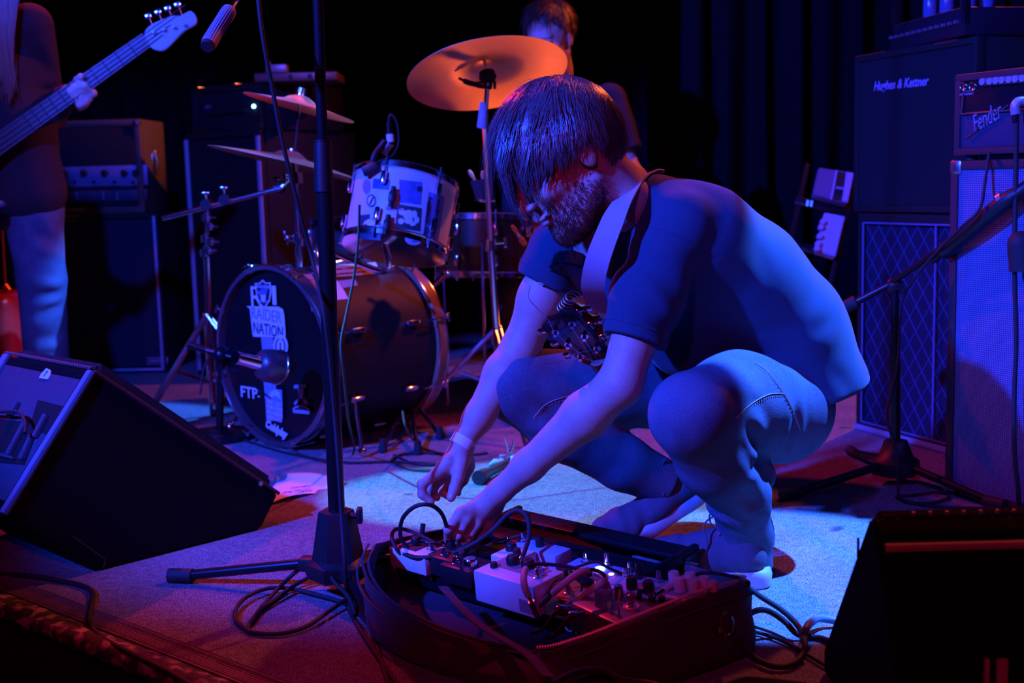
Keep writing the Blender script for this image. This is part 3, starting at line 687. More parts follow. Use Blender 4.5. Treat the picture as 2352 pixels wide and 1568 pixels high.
for k in range(5):
    c = P(1296 + k * 5, 705 - k * 6, 2.33); mb.tube([c + Vector((math.cos(a * .5) * .014, math.sin(a * .5) * .006, math.sin(a * .5) * .010)) for a in range(0, 12)], .0006, 4)
for k in range(6):
    sd = 1 if k % 2 else -1; x = (-.26 + (k // 2) * .27) * L_; mb.tube([Mh @ Vector((x, sd * .018, .015)), Mh @ Vector((-.5 * L_, -.012 + k * .005, .012)), nk - hd * .03 + Vector((0, .02, .01))], .0006, 4)
build('strings', mb, steel, gt, kind='stuff')
# ---------------------------------------------------------------- drummer
dr = thing('person', G(1290, 900), 'drummer in a dark t-shirt seated behind the kit, face half hidden by the large cymbal', 'person')
dC = P(1262, 88, 4.62); df = Vector((-.42, -.86, -.28)).normalized(); dl = Vector((0, 0, 1)).cross(df).normalized(); du = df.cross(dl).normalized(); DR = [[df[i], dl[i], du[i]] for i in range(3)]; DS = 1.02
dsr, dsl = P(1190, 240, 4.72), P(1400, 232, 4.55); del_, dwl = P(1452, 400, 4.50), P(1330, 500, 4.30); der, dwr = P(1215, 440, 4.6), P(1240, 560, 4.35)
dpel, dch = P(1290, 620, 4.95), P(1288, 300, 4.72); dk1, dk2 = P(1390, 640, 4.5), P(1180, 640, 4.5)
def dskin(p):
    f = head_sdf(p, dC, DR, DS); f = smin(f, chain(p, [(dC - du * .07, .055), (P(1285, 205, 4.70), .054), (dch, .06)]), .03)
    for a, b_, c in ((dsr, der, dwr), (dsl, del_, dwl)):
        f = smin(f, chain(p, [(dch, .04), (a, .026), (b_, .036), (c, .026)], .02), .012)
        d = (c - b_).normalized()
        f = smin(f, chain(p, [(c, .026), (c + d * .05, .034), (c + d * .08, .030)], .01), .01)
        for k in range(4):
            o = Vector((0, 0, 1)).cross(d).normalized() * (-.024 + k * .016); f = smin(f, chain(p, [(c + d * .07 + o, .0115), (c + d * (.11 - abs(k - 1.5) * .006) + o, .010), (c + d * .108 + o + Vector((0, 0, -.028)), .009), (c + d * .08 + o + Vector((0, 0, -.035)), .0085)], .004), .006)
        o = Vector((0, 0, 1)).cross(d).normalized() * .035; f = smin(f, chain(p, [(c + d * .03 + o * .7, .014), (c + d * .06 + o, .011), (c + d * .085 + o * .7 + Vector((0, 0, -.02)), .0095)], .005), .006)
    return f
lo, hi = bb([dC, dsr, dsl, del_, der, dwl, dwr, dch], .16); sdf_obj('body', [sdf_mesh(dskin, lo, hi, .005, 6)], skin, dr)
def dshirt(p):
    f = None
    for s in (-1, 0, 1):
        o = Vector((.10 * s, -.02 * s, 0)); d = chain(p, [(dpel + o, .14), (P(1290, 470, 4.85) + o, .125), (dch + o, .115), (P(1286, 232, 4.70) + o * .7, .062)], .05); f = d if f is None else smin(f, d, .04)
    for a, b_ in ((dsr, der), (dsl, del_)):
        d = (b_ - a).normalized(); h = a + (b_ - a) * .70; q = chain(p, [(a, .066), (h + d * .05, .064)], .03); q = smax(q, (p - np3(h)) @ np3(d), .003); f = smin(f, q, .03)
    f = f + fold(p, P(1400, 300, 4.5), (.3, 0, 1), 60, .005, .15, 1)
    return smax(f, -ell_d(p, P(1284, 195, 4.68), (.066, .07, .045)), .01)
lo, hi = bb([dpel, dch, dsr, dsl, del_, der], .17); sdf_obj('t_shirt', [sdf_mesh(dshirt, lo, hi, .006, 6)], dark_shirt, dr)
def dleg(p):
    f = None
    for k, an in ((dk1, G(1400, 905, .08)), (dk2, G(1170, 920, .08))):
        q = chain(p, [(dpel, .12), (k, .075), (an, .05)], .03); f = q if f is None else smin(f, q, .03)
    return f
lo, hi = bb([dpel, dk1, dk2, G(1400, 905, .08), G(1170, 920, .08)], .15); sdf_obj('trousers', [sdf_mesh(dleg, lo, hi, .008, 5)], dark_shirt, dr)
for q in (G(1395, 920), G(1165, 935)):
    mb = MB(); mb.ell(q + Vector((0, -.08, .045)), (.045, .13, .045), 18); build('shoe', mb, shoe_m, dr)
lo, hi = bb([dC], .18); sdf_obj('hair', [sdf_mesh(lambda p: hair_cap(p, dC, DR, DS, (.112, .088, .106), front=.012), lo, hi, .004, 6)], hair_dark, dr)
hair_strands('hair_strands', dC, DR, DS, (.114, .090, .108), 2200, .06, (-.3, 0, 1), dr, hair_dark, 8, wid=.0022, lift=.012, grav=-.1, front=.014)
# drum throne under the drummer
th = thing('drum_throne', Vector((dpel.x, dpel.y, 0)), 'round black drum throne under the drummer behind the kit', 'stool'); mb = MB()
z0 = dpel.z - .13; mb.lathe([(.02, z0 - .07), (.16, z0 - .07), (.17, z0 - .03), (.16, z0), (.1, z0 + .01)], 28, T(dpel.x, dpel.y, 0)); build('seat', mb, black_plastic, th)
mb = MB(); mb.cyl((dpel.x, dpel.y, .15), (dpel.x, dpel.y, z0 - .07), .014); build('post', mb, chrome, th)
for k in range(3):
    a = k * 2.094 + .4; mb = MB(); mb.cyl((dpel.x, dpel.y, .28), (dpel.x + .24 * math.cos(a), dpel.y + .24 * math.sin(a), .01), .009, n=10); build('leg', mb, chrome, th)
# ---------------------------------------------------------------- bass player at the left edge
bp_ = thing('person', G(40, 1040), 'bass player at the left edge, dark shirt and jeans, hand round the bass neck', 'person')
BY = 3.9
bsl = P(70, 60, BY - .02); bel = P(120, 215, BY + .02); bel = P(108, 262, BY + .10); bwr = P(160, 215, BY - .10); bsr = P(-190, 70, BY - .05); bch = P(-60, 150, BY + .03); bpv = P(10, 440, BY + .02)
bC = P(-70, -150, BY - .05); bf = Vector((.35, -.85, -.35)).normalized(); bl = Vector((0, 0, 1)).cross(bf).normalized(); bu = bf.cross(bl).normalized(); BR = [[bf[i], bl[i], bu[i]] for i in range(3)]
# fretting hand: palm behind the neck, fingers over the strings
bh = [ch([(160, 215, 3.80, .026), (180, 208, 3.80, .028), (190, 222, 3.80, .026)]),
      ch([(188, 196, 3.80, .013), (178, 184, 3.755, .0115), (186, 176, 3.72, .0105)]),
      ch([(196, 236, 3.79, .013), (202, 226, 3.75, .0125), (184, 196, 3.725, .0115), (176, 190, 3.74, .0100)]),
      ch([(190, 242, 3.79, .013), (194, 234, 3.745, .0125), (172, 202, 3.725, .0115), (166, 198, 3.74, .0100)]),
      ch([(182, 246, 3.79, .013), (184, 240, 3.745, .0125), (163, 210, 3.725, .0115), (158, 205, 3.74, .0100)]),
      ch([(200, 222, 3.79, .012), (214, 214, 3.75, .0115), (195, 196, 3.725, .0105), (188, 192, 3.74, .0095)])]
bwl2, bel2 = P(-120, 400, BY - .16), P(-260, 330, BY - .02)
def bskin(p):
    f = head_sdf(p, bC, BR, 1.0); f = smin(f, chain(p, [(bC - bu * .07, .055), (P(-65, 10, BY), .056), (bch, .09)]), .03)
    f = smin(f, chain(p, [(bch, .05), (bsl, .034), (bel, .042), (bwr, .026)], .02), .02)
    f = smin(f, chain(p, [(bch, .05), (bsr, .034), (bel2, .042), (bwl2, .026), (bwl2 + Vector((.07, -.01, -.02)), .03)], .02), .02)
    g = None
    for c_ in bh: q = chain(p, c_, .005); g = q if g is None else smin(g, q, .005)
    f = smin(f, g, .008)
    for k in range(4):
        o = Vector((0, 0, .022 - k * .015)); a = bwl2 + Vector((.08, -.01, -.02)) + o; f = smin(f, chain(p, [(a, .011), (a + Vector((.035, -.01, -.005)), .0105), (a + Vector((.05, .0, -.03)), .009)], .004), .006)
    return f
lo, hi = bb([bC, bsl, bsr, bel, bwr, bch, bwl2, bel2], .17); sdf_obj('body', [sdf_mesh(bskin, lo, hi, .0045, 6)], skin, bp_)
def bshirt(p):
    f = None
    for s in (-1, 0, 1):
        o = Vector((.09 * s, -.03 * s, 0)); d = chain(p, [(bpv + o + Vector((0, 0, .0)), .115), (P(-20, 300, BY) + o, .11), (bch + o, .115), (P(-62, 40, BY) + o * .7, .062)], .05); f = d if f is None else smin(f, d, .04)
    for pts_ in ([(bsl, .070), (bel, .058), (bel + (bwr - bel) * .9, .036)], [(bsr, .066), (bel2, .056), (bel2 + (bwl2 - bel2) * .85, .036)]):
        f = smin(f, chain(p, pts_, .02), .03)
    f = f + fold(p, bel, (.2, 0, 1), 90, .006, .12, 1.5) + fold(p, P(100, 160, BY), (.5, 0, 1), 60, .005, .12, 1)
    return f
lo, hi = bb([bpv, bch, bsl, bsr, bel, bwr, bel2, bwl2], .17); sdf_obj('shirt', [sdf_mesh(bshirt, lo, hi, .0055, 6)], mat('bassist_shirt', (.035, .016, .018), .9, var=.3, bump=.3, bs=500), bp_)
bk, ba = P(95, 640, BY + .0), P(118, 985, BY + .04); bk2, ba2 = P(-95, 650, BY - .12), P(-120, 1010, BY - .08)
def bleg(p):
    f = None
    for hp, k, a in ((P(75, 480, BY), bk, ba), (P(-70, 480, BY), bk2, ba2)):
        q = chain(p, [(bpv, .11), (hp, .092), (k, .074), (a, .066)], .02); f = q if f is None else smin(f, q, .02)
    f = f + fold(p, P(130, 680, BY - .08), (-.35, 0, 1), 95, .0085, .10, 1.2) + fold(p, P(110, 560, BY - .08), (.4, 0, 1), 60, .005, .1, 1) + fold(p, P(120, 780, BY - .06), (-.5, 0, 1), 80, .006, .1, 1.2)
    return f
lo, hi = bb([bpv, bk, ba, bk2, ba2], .16); sdf_obj('jeans', [sdf_mesh(bleg, lo, hi, .0055, 6)], jeans_m, bp_)
for q in (ba, ba2):
    mb = MB(); mb.ell(Vector((q.x, q.y - .07, .045)), (.048, .14, .05), 18); build('shoe', mb, shoe_m, bp_)
# long straight hair falling over the shoulder
mb = MB(); r5 = random.Random(2)
for k in range(420):
    t = r5.random(); x0 = -75 + t * 85 + r5.gauss(0, 6); xt = 8 + (t - .5) * 50 + r5.gauss(0, 5); d = r5.uniform(-.02, .03)
    L0 = 222 - 200 * abs(t - .78) ** 1.3 + r5.gauss(0, 10)
    pts_ = spl([P(x0, -110, BY - .14 + d), P(x0 + 24, -20, BY - .16 + d), P(x0 * .5 + xt * .5 + 8, 90, BY - .17 + d), P(xt, max(L0, 60), BY - .165 + d)], 4); mb.tube(pts_, [.0018] * (len(pts_) - 1) + [.0006], 3)
build('hair', mb, mat('auburn_hair', (.35, .10, .04), .4, var=.4, vs=30), bp_, kind='stuff')
lo, hi = bb([bC], .18); sdf_obj('hair_cap', [sdf_mesh(lambda p: hair_cap(p, bC, BR, 1.0, (.114, .09, .108), -.09), lo, hi, .005, 6)], hair_m, bp_)
# ---------------------------------------------------------------- bass guitar
bg = thing('bass_guitar', P(-60, 420, 3.7), 'electric bass with pale headstock held by the player at the left edge', 'guitar')
n0, n1 = P(-60, 372, 3.70), P(338, 92, 3.76); nd = (n1 - n0).normalized(); Mn = frame(n0, nd, (.02, -1, .08)); NL = (n1 - n0).length
mb = MB(); k = 14
pr = []
for i in range(9): a = PI * i / 8; pr.append((.5 * math.cos(a), -.42 * math.sin(a)))
vs = []; fs = []
for x, w_ in ((0, .064), (NL, .046)):
    for u, v in pr: vs.append(Mn @ Vector((x, u * w_, v * .045)))
for i in range(9): fs.append((i, (i + 1) % 9, 9 + (i + 1) % 9, 9 + i))
mb.add(vs, fs); build('neck', mb, mat('bass_neck_wood', (.12, .08, .06), .4), bg)
mb = MB(); vs = [Mn @ Vector(v) for v in ((0, .032, 0), (0, -.032, 0), (NL, -.023, 0), (NL, .023, 0), (0, .032, .007), (0, -.032, .007), (NL, -.023, .007), (NL, .023, .007))]
mb.add(vs, [(0, 1, 2, 3), (4, 7, 6, 5), (0, 4, 5, 1), (1, 5, 6, 2), (2, 6, 7, 3), (3, 7, 4, 0)]); build('fretboard', mb, mat('fretboard_wood', (.09, .06, .06), .5), bg)
for i in range(11):
    x = NL * (1 - 2 ** (-(i + 1) / 9.0)) ; x = NL - NL * 1.45 * (1 - 2 ** (-(i + 1) / 12)); 
    if x < .02: break
    mb = MB(); mb.cyl(Mn @ Vector((x, -.027, .008)), Mn @ Vector((x, .027, .008)), .0013, n=6); build('fret', mb, chrome, bg)
for i in range(4):
    y = -.017 + i * .0113; mb = MB(); mb.cyl(Mn @ Vector((-.1, y * 1.4, .012)), Mn @ Vector((NL + .05 + i * .035, y, .010)), .0014 - i * .0002, n=6); build('string', mb, steel, bg)
Mh2 = frame(n1, (P(452, 48, 3.77) - n1), (.02, -1, .1)); hl_ = (P(452, 48, 3.77) - n1).length
ol = [(0, .024), (.03, .048), (.10, .052), (.13, .040), (.165, .044), (.175, .015), (.165, -.012), (.12, -.022), (.05, -.060), (.02, -.055), (0, -.024)]
sc = hl_ / .172; mb = MB(); mb.prism([(v.x * sc, v.y * sc * .82) for v in spl([(x, y, 0) for x, y in ol], 4, closed=True)], .014, Mh2, bev=.002); build('headstock', mb, mat('headstock_wood', (.22, .17, .15), .4), bg)
for i in range(4):
    x = (.03 + i * .034) * sc; mb = MB(); mb.cyl(Mh2 @ Vector((x, .03, -.012)), Mh2 @ Vector((x, .012 - .004 * i, -.004)), .003, n=8); mb.cyl(Mh2 @ Vector((x, .012 - .004 * i, -.010)), Mh2 @ Vector((x, .012 - .004 * i, .020)), .0065, .0055, 12)
    mb.cyl(Mh2 @ Vector((x, .03, -.012)), Mh2 @ Vector((x, .062, -.012)), .003, n=8); mb.box(.022, .016, .006, Mh2 @ T(x, .07, -.012), .002); build('tuning_peg', mb, chrome, bg)
mb = MB(); ob = [(0, .05), (-.08, .10), (-.02, .17), (-.12, .15), (-.22, .12), (-.36, .19), (-.46, .12), (-.48, -.02), (-.44, -.16), (-.32, -.19), (-.2, -.12), (-.10, -.13), (-.02, -.15), (-.06, -.08), (0, -.05)]
mb.prism([(v.x, v.y) for v in spl([(x, y, 0) for x, y in ob], 4, closed=True)], .042, Mn @ T(.02, 0, -.02), bev=.006); build('guitar_body', mb, mat('bass_body', (.25, .22, .30), .25, coat=.5), bg)
# ================================================================ DRUM KIT
wrap_white = mat('drum_wrap_white', (.62, .62, .66), .35, var=.08)
shell_dark = mat('drum_shell_dark', (.010, .006, .007), .6, coat=0, var=.5, vs=12)
shell_amber = mat('drum_shell_amber', (.05, .018, .008), .25, coat=.4, var=.5, vs=8)
head_amber = mat('drum_skin_amber', (.70, .36, .12), .5, var=.3, vs=10)
head_black = mat('drum_skin_black', (.006, .006, .009), .30)
def drum(t, M, r, d, shell_m, top_m, bot_m, lugs, hoop_m=chrome, lugn='lug'):
    """M: origin at the shell centre, z along the axis"""
    mb = MB(); mb.lathe([(r - .006, -d / 2), (r, -d / 2), (r, d / 2), (r - .006, d / 2)], 56, M); build('shell', mb, shell_m, t)
    for z, m_, nm in ((d / 2 + .004, top_m, 'drum_head'), (-d / 2 - .004, bot_m, 'drum_head')):
        mb = MB(); mb.lathe([(0, z), (r - .002, z), (r - .002, z - (.004 if z > 0 else -.004))], 48, M); build(nm, mb, m_, t)
        sg = 1 if z > 0 else -1; zz = z - sg * .004
        mb = MB(); mb.lathe([(r + .001, zz - sg * .012), (r + .010, zz - sg * .012), (r + .010, zz - sg * .009), (r + .004, zz - sg * .007), (r + .004, zz + sg * .007), (r + .008, zz + sg * .009), (r + .001, zz + sg * .010)], 56, M); build('hoop', mb, hoop_m, t)
    for k in range(lugs):
        a = 2 * PI * k / lugs + .25; Ml = M @ RZ(math.degrees(a)) @ T(r, 0, 0)
        for sg in (-1, 1):
            mb = MB(); mb.box(.016, .016, .040, Ml @ T(.010, 0, sg * (d / 2 - .048)), .005); mb.cyl(Ml @ Vector((.008, 0, sg * (d / 2 - .03))), Ml @ Vector((.008, 0, sg * (d / 2 + .012))), .0028, n=8)
            mb.cyl(Ml @ Vector((.008, 0, sg * (d / 2 + .008))), Ml @ Vector((.008, 0, sg * (d / 2 + .020))), .0045, n=8); build(lugn, mb, chrome, t)
# ---- bass drum
bdn = Vector((-.669, -.743, 0)); bc = Vector((-.737, 3.78, .292)); BDL = .45
bd_ = thing('bass_drum', Vector((bc.x - bdn.x * BDL / 2, bc.y - bdn.y * BDL / 2, 0)), 'black-headed bass drum covered in stickers, lying on its side at the kit front', 'drum')
Mbd = frameZ(bc - bdn * BDL / 2, bdn, Vector((bdn.y, -bdn.x, 0)) * -1)
xl = Vector((-bdn.y, bdn.x, 0)) * 1.0           # to the right in the photo
xl = xl if xl.x > 0 else -xl
RB = .268
mb = MB(); mb.lathe([(RB - .008, -BDL / 2), (RB, -BDL / 2), (RB, BDL / 2), (RB - .008, BDL / 2)], 72, Mbd); build('shell', mb, shell_dark, bd_)
hoop_purple = mat('bass_drum_hoop', (.10, .06, .07), .18, coat=.8)
for sg in (-1, 1):
    mb = MB(); z = sg * (BDL / 2 + .006); mb.lathe([(RB + .002, z - .020), (RB + .016, z - .020), (RB + .017, z + .018), (RB + .002, z + .020), (RB + .002, z - .020)], 72, Mbd); build('hoop', mb, hoop_purple if sg > 0 else mat('amber_lit_hoop', (.35, .18, .09), .25, coat=.5), bd_, label='glossy dark wooden hoop' if sg > 0 else 'rear hoop with amber light painted into its colour')  # rear hoop is coloured amber to stand for the amber light on it
    for e in (-.020, .019):
        mb = MB(); mb.tube([Mbd @ Vector((math.cos(a * PI / 32) * (RB + .0165), math.sin(a * PI / 32) * (RB + .0165), z + e)) for a in range(64)], .0022, 6, closed=True); build('hoop_edge', mb, chrome, bd_)
    mb = MB(); mb.lathe([(0, z - sg * .004), (RB, z - sg * .004), (RB, z - sg * .010), (0, z - sg * .010)], 64, Mbd); build('drum_head', mb, head_black, bd_)
for k in range(8):
    a = 2 * PI * k / 8 + .30
    for sg in (-1, 1):
        Ml = Mbd @ RZ(math.degrees(a)) @ T(RB + .012, 0, sg * (BDL / 2 + .02)); mb = MB(); mb.box(.026, .022, .010, Ml, .003); mb.cyl(Ml @ Vector((.012, 0, -sg * .085)), Ml @ Vector((.012, 0, sg * .014)), .003, n=8); mb.box(.006, .030, .008, Ml @ T(.012, 0, sg * .016), .002); build('claw_hook', mb, chrome, bd_)
        mb = MB(); mb.box(.018, .018, .055, Mbd @ RZ(math.degrees(a)) @ T(RB + .009, 0, sg * (BDL / 2 - .11)), .006); build('lug', mb, chrome, bd_)
for sg in (-1, 1):
    mb = MB(); b0 = Mbd @ Vector((0, 0, .12)) + xl * sg * .235 + Vector((0, 0, -.12)); mb.cyl(b0, Vector((b0.x, b0.y, .02)) + xl * sg * .10 + bdn * .06, .0065, n=10); mb.ell(Vector((b0.x, b0.y, .018)) + xl * sg * .10 + bdn * .06, .014, 12); build('spur', mb, chrome, bd_)
# stickers on the front head: local plane x right, y up
Ms = Matrix(((xl.x, 0, bdn.x, bc.x), (xl.y, 0, bdn.y, bc.y), (0, 1, 0, bc.z), (0, 0, 0, 1))) @ T(0, 0, .0115)
def shp(px, py): q = PL(px, py, Ms @ Vector((0, 0, 0)), bdn); v = Ms.inverted() @ q; return v.x, v.y
def sticker(pts, m_, lift=0.0, name='sticker', M=Ms, par=None, lab=None):
    mb = MB(); mb.prism([p if isinstance(p, tuple) and len(p) == 2 else (p.x, p.y) for p in pts], .0006, M @ T(0, 0, lift))
    kw = {'label': lab} if lab else {}
    return build(name, mb, m_, par or bd_, smooth=0, **kw)
def pxs(l): return [shp(a, b_) for a, b_ in l]
RN = pxs([(566, 703), (574, 709), (580, 765), (582, 773), (655, 775), (656, 768), (653, 725), (650, 710), (640, 704)])
nat = sticker(RN, label_white, 0, lab='white lettered sticker of two rows')
def ptxt(s, cx, cy, wpx, hpx, m_, lift=.001, par=None, shear=0, M=Ms, rot=0, **k):
    x, y = shp(cx, cy); a = shp(cx - wpx / 2, cy); b_ = shp(cx + wpx / 2, cy); c_ = shp(cx, cy - hpx / 2); d = shp(cx, cy + hpx / 2)
    return text('lettering', s, m_, M @ T(x, y, lift) @ RZ(rot), abs(b_[0] - a[0]), abs(c_[1] - d[1]), par or bd_, shear, **k)
ptxt('RAIDER', 612, 723, 68, 26, mat('print_blue_grey', (.22, .22, .42), .6), par=nat, rot=-3)
ptxt('NATION', 616, 757, 68, 27, label_dark, par=nat, rot=-3, bold=.012)
ptxt('R', 590, 682, 26, 48, label_white, lift=.0004); ptxt('l', 630, 678, 9, 44, label_white, lift=.0004, bold=.03)
sh0 = pxs([(586, 650), (596, 650), (604, 642), (611, 649), (622, 648), (624, 668), (621, 690), (608, 710), (598, 699), (590, 680)])
em = sticker(sh0, label_white, .0012, lab='white shield emblem with a helmeted face over crossed blades')
cxs = sum(p[0] for p in sh0) / len(sh0); cys = sum(p[1] for p in sh0) / len(sh0)
sticker([(cxs + (p[0] - cxs) * .84, cys + (p[1] - cys) * .87) for p in sh0], label_dark, .002, 'shield_field', par=em)
ptxt('RAIDERS', 605, 658, 30, 7, label_white, lift=.0026, par=em)
fx = lambda l: pxs([(a, b_) for a, b_ in l])
sticker(fx([(596, 672), (600, 665), (606, 663), (612, 665), (615, 672), (612, 676), (599, 677)]), mat('print_blue', (.12, .16, .55), .6), .0026, 'emblem_helmet', par=em)
sticker(fx([(600, 677), (612, 676), (611, 688), (607, 695), (602, 689)]), label_white, .0026, 'emblem_face', par=em)
for l in ([(596, 697), (613, 662), (616, 664), (599, 699)], [(617, 695), (593, 666), (591, 669), (614, 698)]): sticker(fx(l), label_grey, .0023, 'emblem_blade', par=em)
# strip of smaller stickers down the middle
strip = [([(600, 774), (627, 775), (630, 822), (604, 822)], label_grey, None), ([(605, 868), (633, 869), (636, 915), (609, 916)], label_grey, None)]
for l, m_, _ in strip: sticker(pxs(l), m_, .0003, lab='worn grey rectangular sticker')
oc = [(645 + 17 * math.cos(a), 795 + 27 * math.sin(a)) for a in [k * PI / 14 for k in range(28)]]
ov = sticker(pxs(oc), label_white, .0012, lab='pale oval sticker with a wreath ring')
def ringpts(cx, cy, rx, ry, w_, a0=0, a1=2 * PI, n=24):
    o = [(cx + rx * math.cos(a0 + (a1 - a0) * k / n), cy + ry * math.sin(a0 + (a1 - a0) * k / n)) for k in range(n + 1)]
    i = [(cx + (rx - w_) * math.cos(a0 + (a1 - a0) * k / n), cy + (ry - w_) * math.sin(a0 + (a1 - a0) * k / n)) for k in range(n + 1)]
    return o + i[::-1]
for a0, a1 in ((PI * .6, PI * 1.4), (-PI * .4, PI * .4)): sticker(pxs(ringpts(645, 795, 12, 20, 3, a0, a1, 12)), label_dark, .002, 'wreath', par=ov)
ptxt('|', 645, 795, 2.5, 18, label_dark, lift=.002, par=ov)
ptxt('FTP', 573, 901, 38, 25, label_white, bold=.02); sticker(pxs([(593, 908), (597, 908), (597, 912), (593, 912)]), label_white, .001, 'sticker_dot')
bs_ = sticker(pxs([(609, 890), (648, 895), (650, 962), (613, 968)]), mat('print_mid_blue', (.30, .32, .55), .6), .0008, lab='busy printed sticker with rows of hand lettering')
for i, s in enumerate(['WEST COAST', 'PUNK NOISE', 'RECORDS', 'MADE LOUD']):
    ptxt(s, 631, 925 + i * 12, 34, 9, label_white, lift=.0016, par=bs_, rot=-4, bold=.02)
sticker(pxs([(616, 915), (622, 900), (632, 894), (642, 900), (646, 916), (634, 908)]), label_white, .0016, 'print_figure', par=bs_)
ptxt('Coldplay', 636, 988, 50, 26, label_white, shear=.3, rot=-14, bold=.06)
# little tower shaped sticker
for l in ([(675, 884), (702, 882), (702, 890), (676, 892)], [(684, 892), (697, 892), (695, 915), (688, 915)], [(675, 925), (685, 915), (686, 922), (678, 930)], [(698, 915), (707, 924), (704, 930), (697, 922)]): sticker(pxs(l), label_grey, .0006, 'sticker')
tw = sticker(pxs([(672, 938), (680, 932), (692, 930), (703, 934), (712, 939), (711, 951), (674, 948)]), label_grey, .0006); sticker(pxs([(678, 937), (692, 933), (706, 939), (706, 942), (678, 940)]), label_dark, .0012, 'sticker_cutout', par=tw)
# stickers on the top of the shell
def shell_patch(l, m_, lab, name='sticker', lift=.0012, lettering=None):
    vs = []; n = 8; a, b_, c_, d = [Vector(q) for q in l]
    for i in range(n + 1):
        for j in range(n + 1):
            u, v = i / n, j / n; t, z = ((a * (1 - u) + b_ * u) * (1 - v) + (d * (1 - u) + c_ * u) * v)
            vs.append(Mbd @ Vector(((RB + lift) * math.cos(t), (RB + lift) * math.sin(t), z)))
    fs = [(i * (n + 1) + j, (i + 1) * (n + 1) + j, (i + 1) * (n + 1) + j + 1, i * (n + 1) + j + 1) for i in range(n) for j in range(n)]
    mb = MB(); mb.add(vs, fs); return build(name, mb, m_, bd_, label=lab)
def tz(px, py):
    """pixel -> (angle, z) on the bass drum shell (nearest hit)"""
    d = ray(px, py); Mi = Mbd.inverted(); o = Mi @ EYE; dd = Mi.to_3x3() @ d
    a = dd.x ** 2 + dd.y ** 2; b_ = 2 * (o.x * dd.x + o.y * dd.y); c_ = o.x ** 2 + o.y ** 2 - (RB + .001) ** 2; D = b_ * b_ - 4 * a * c_
    t = (-b_ - math.sqrt(max(D, 0))) / (2 * a); q = o + dd * t; return (math.atan2(q.y, q.x), q.z)
pap = mat('kraft_sticker', (.62, .40, .28), .6, var=.4, vs=60)
def spx(l, m_, lab, **k): return shell_patch([Vector(tz(*q)).to_2d() if False else Vector((*tz(*q), 0)).xy for q in l], m_, lab, **k)
for l, m_, lab in (([(714, 612), (862, 602), (872, 628), (724, 640)], pap, 'long tan sticker with a dense printed title'), ([(680, 634), (714, 628), (738, 700), (716, 716)], mat('pink_sticker', (.60, .30, .34), .6, var=.6, vs=160), 'pink sticker with fine curved line art'),
                   ([(735, 640), (770, 640), (800, 686), (758, 690)], label_white, 'white triangular sticker'), ([(775, 645), (815, 640), (822, 655), (785, 662)], label_grey, 'cloud shaped pale sticker')):
    spx(l, m_, lab)
def on_shell(s, px, py, w_, h_, m_, rot=0):
    a, z = tz(px, py); q = Mbd @ Vector(((RB + .003) * math.cos(a), (RB + .003) * math.sin(a), z)); nrm = (Mbd.to_3x3() @ Vector((math.cos(a), math.sin(a), 0))).normalized()
    text('lettering', s, m_, frame(q, -bdn, nrm) @ RZ(rot), w_, h_, bd_, bold=.02)
on_shell('SUPPORT YOUR LOCAL', 800, 617, .19, .012, label_dark)
on_shell('INDEPENDENT', 800, 628, .15, .009, label_dark)
# ---- rack tom
tc_ = P(920, 494, 3.62); ax = Vector((.17, .34, .92)).normalized(); Mt = frameZ(tc_, ax, (1, 0, 0)); RT = .150; DT = .205
tm = thing('tom_drum', Vector((tc_.x, tc_.y, tc_.z - .12)), 'rack tom wrapped in white and plastered with stickers, mounted over the bass drum', 'drum')
drum(tm, Mt, RT, DT, wrap_white, head_amber, head_amber, 6)
Ti = Mt.inverted()
def tt(px, py):
    d = Ti.to_3x3() @ ray(px, py); o = Ti @ EYE; a = d.x ** 2 + d.y ** 2; b_ = 2 * (o.x * d.x + o.y * d.y); c_ = o.x ** 2 + o.y ** 2 - (RT + .001) ** 2
    t = (-b_ - math.sqrt(max(b_ * b_ - 4 * a * c_, 0))) / (2 * a); q = o + d * t; return Vector((math.atan2(q.y, q.x), q.z))
def tsticker(l, m_, lab=None, lift=.001, name='sticker', par=None):
    """polygon given in photo pixels, wrapped on the tom shell"""
    bm = bmesh.new(); c_ = Vector((sum(a for a, _ in l) / len(l), sum(b_ for _, b_ in l) / len(l))); ring = []
    pl = []; n = len(l)
    for i in range(n):
        for k in range(3): pl.append(Vector(l[i]).lerp(Vector(l[(i + 1) % n]), k / 3))
    vs = []; fs = []; m = len(pl)
    for s_ in (0, .34, .67, 1):
        for q in pl:
            w_ = c_.lerp(q, s_); t = tt(w_.x, w_.y); vs.append(Mt @ Vector(((RT + lift) * math.cos(t.x), (RT + lift) * math.sin(t.x), t.y)))
    for r_ in range(3):
        for i in range(m): fs.append((r_ * m + i, r_ * m + (i + 1) % m, (r_ + 1) * m + (i + 1) % m, (r_ + 1) * m + i))
    mb = MB(); mb.add(vs, fs); bm.free(); kw = {'label': lab} if lab else {}
    return build(name, mb, m_, par or tm, **kw)
def circ(cx, cy, rx, ry=None, n=18): return [(cx + rx * math.cos(k * 2 * PI / n), cy + (ry or rx) * math.sin(k * 2 * PI / n)) for k in range(n)]
print_blue = mat('sticker_blue', (.07, .09, .42), .5, var=.5, vs=120); print_dk = mat('sticker_dark', (.03, .04, .10), .5, var=.4, vs=80)
tsticker([(858, 410), (896, 412), (893, 436), (855, 432)], print_blue, 'small blue rectangular sticker')
tsticker(circ(842, 428, 9, 17), mat('sticker_pattern', (.35, .36, .55), .5, var=.9, vs=220), 'pale lace-pattern sticker')
o_ = tsticker(circ(853, 461, 11, 15), print_dk, 'round dark ring sticker with a bar'); tsticker(circ(853, 461, 8, 11), label_white, None, .0018, 'ring_centre', o_); tsticker([(848, 468), (856, 452), (860, 454), (852, 471)], print_dk, None, .0024, 'ring_bar', o_)
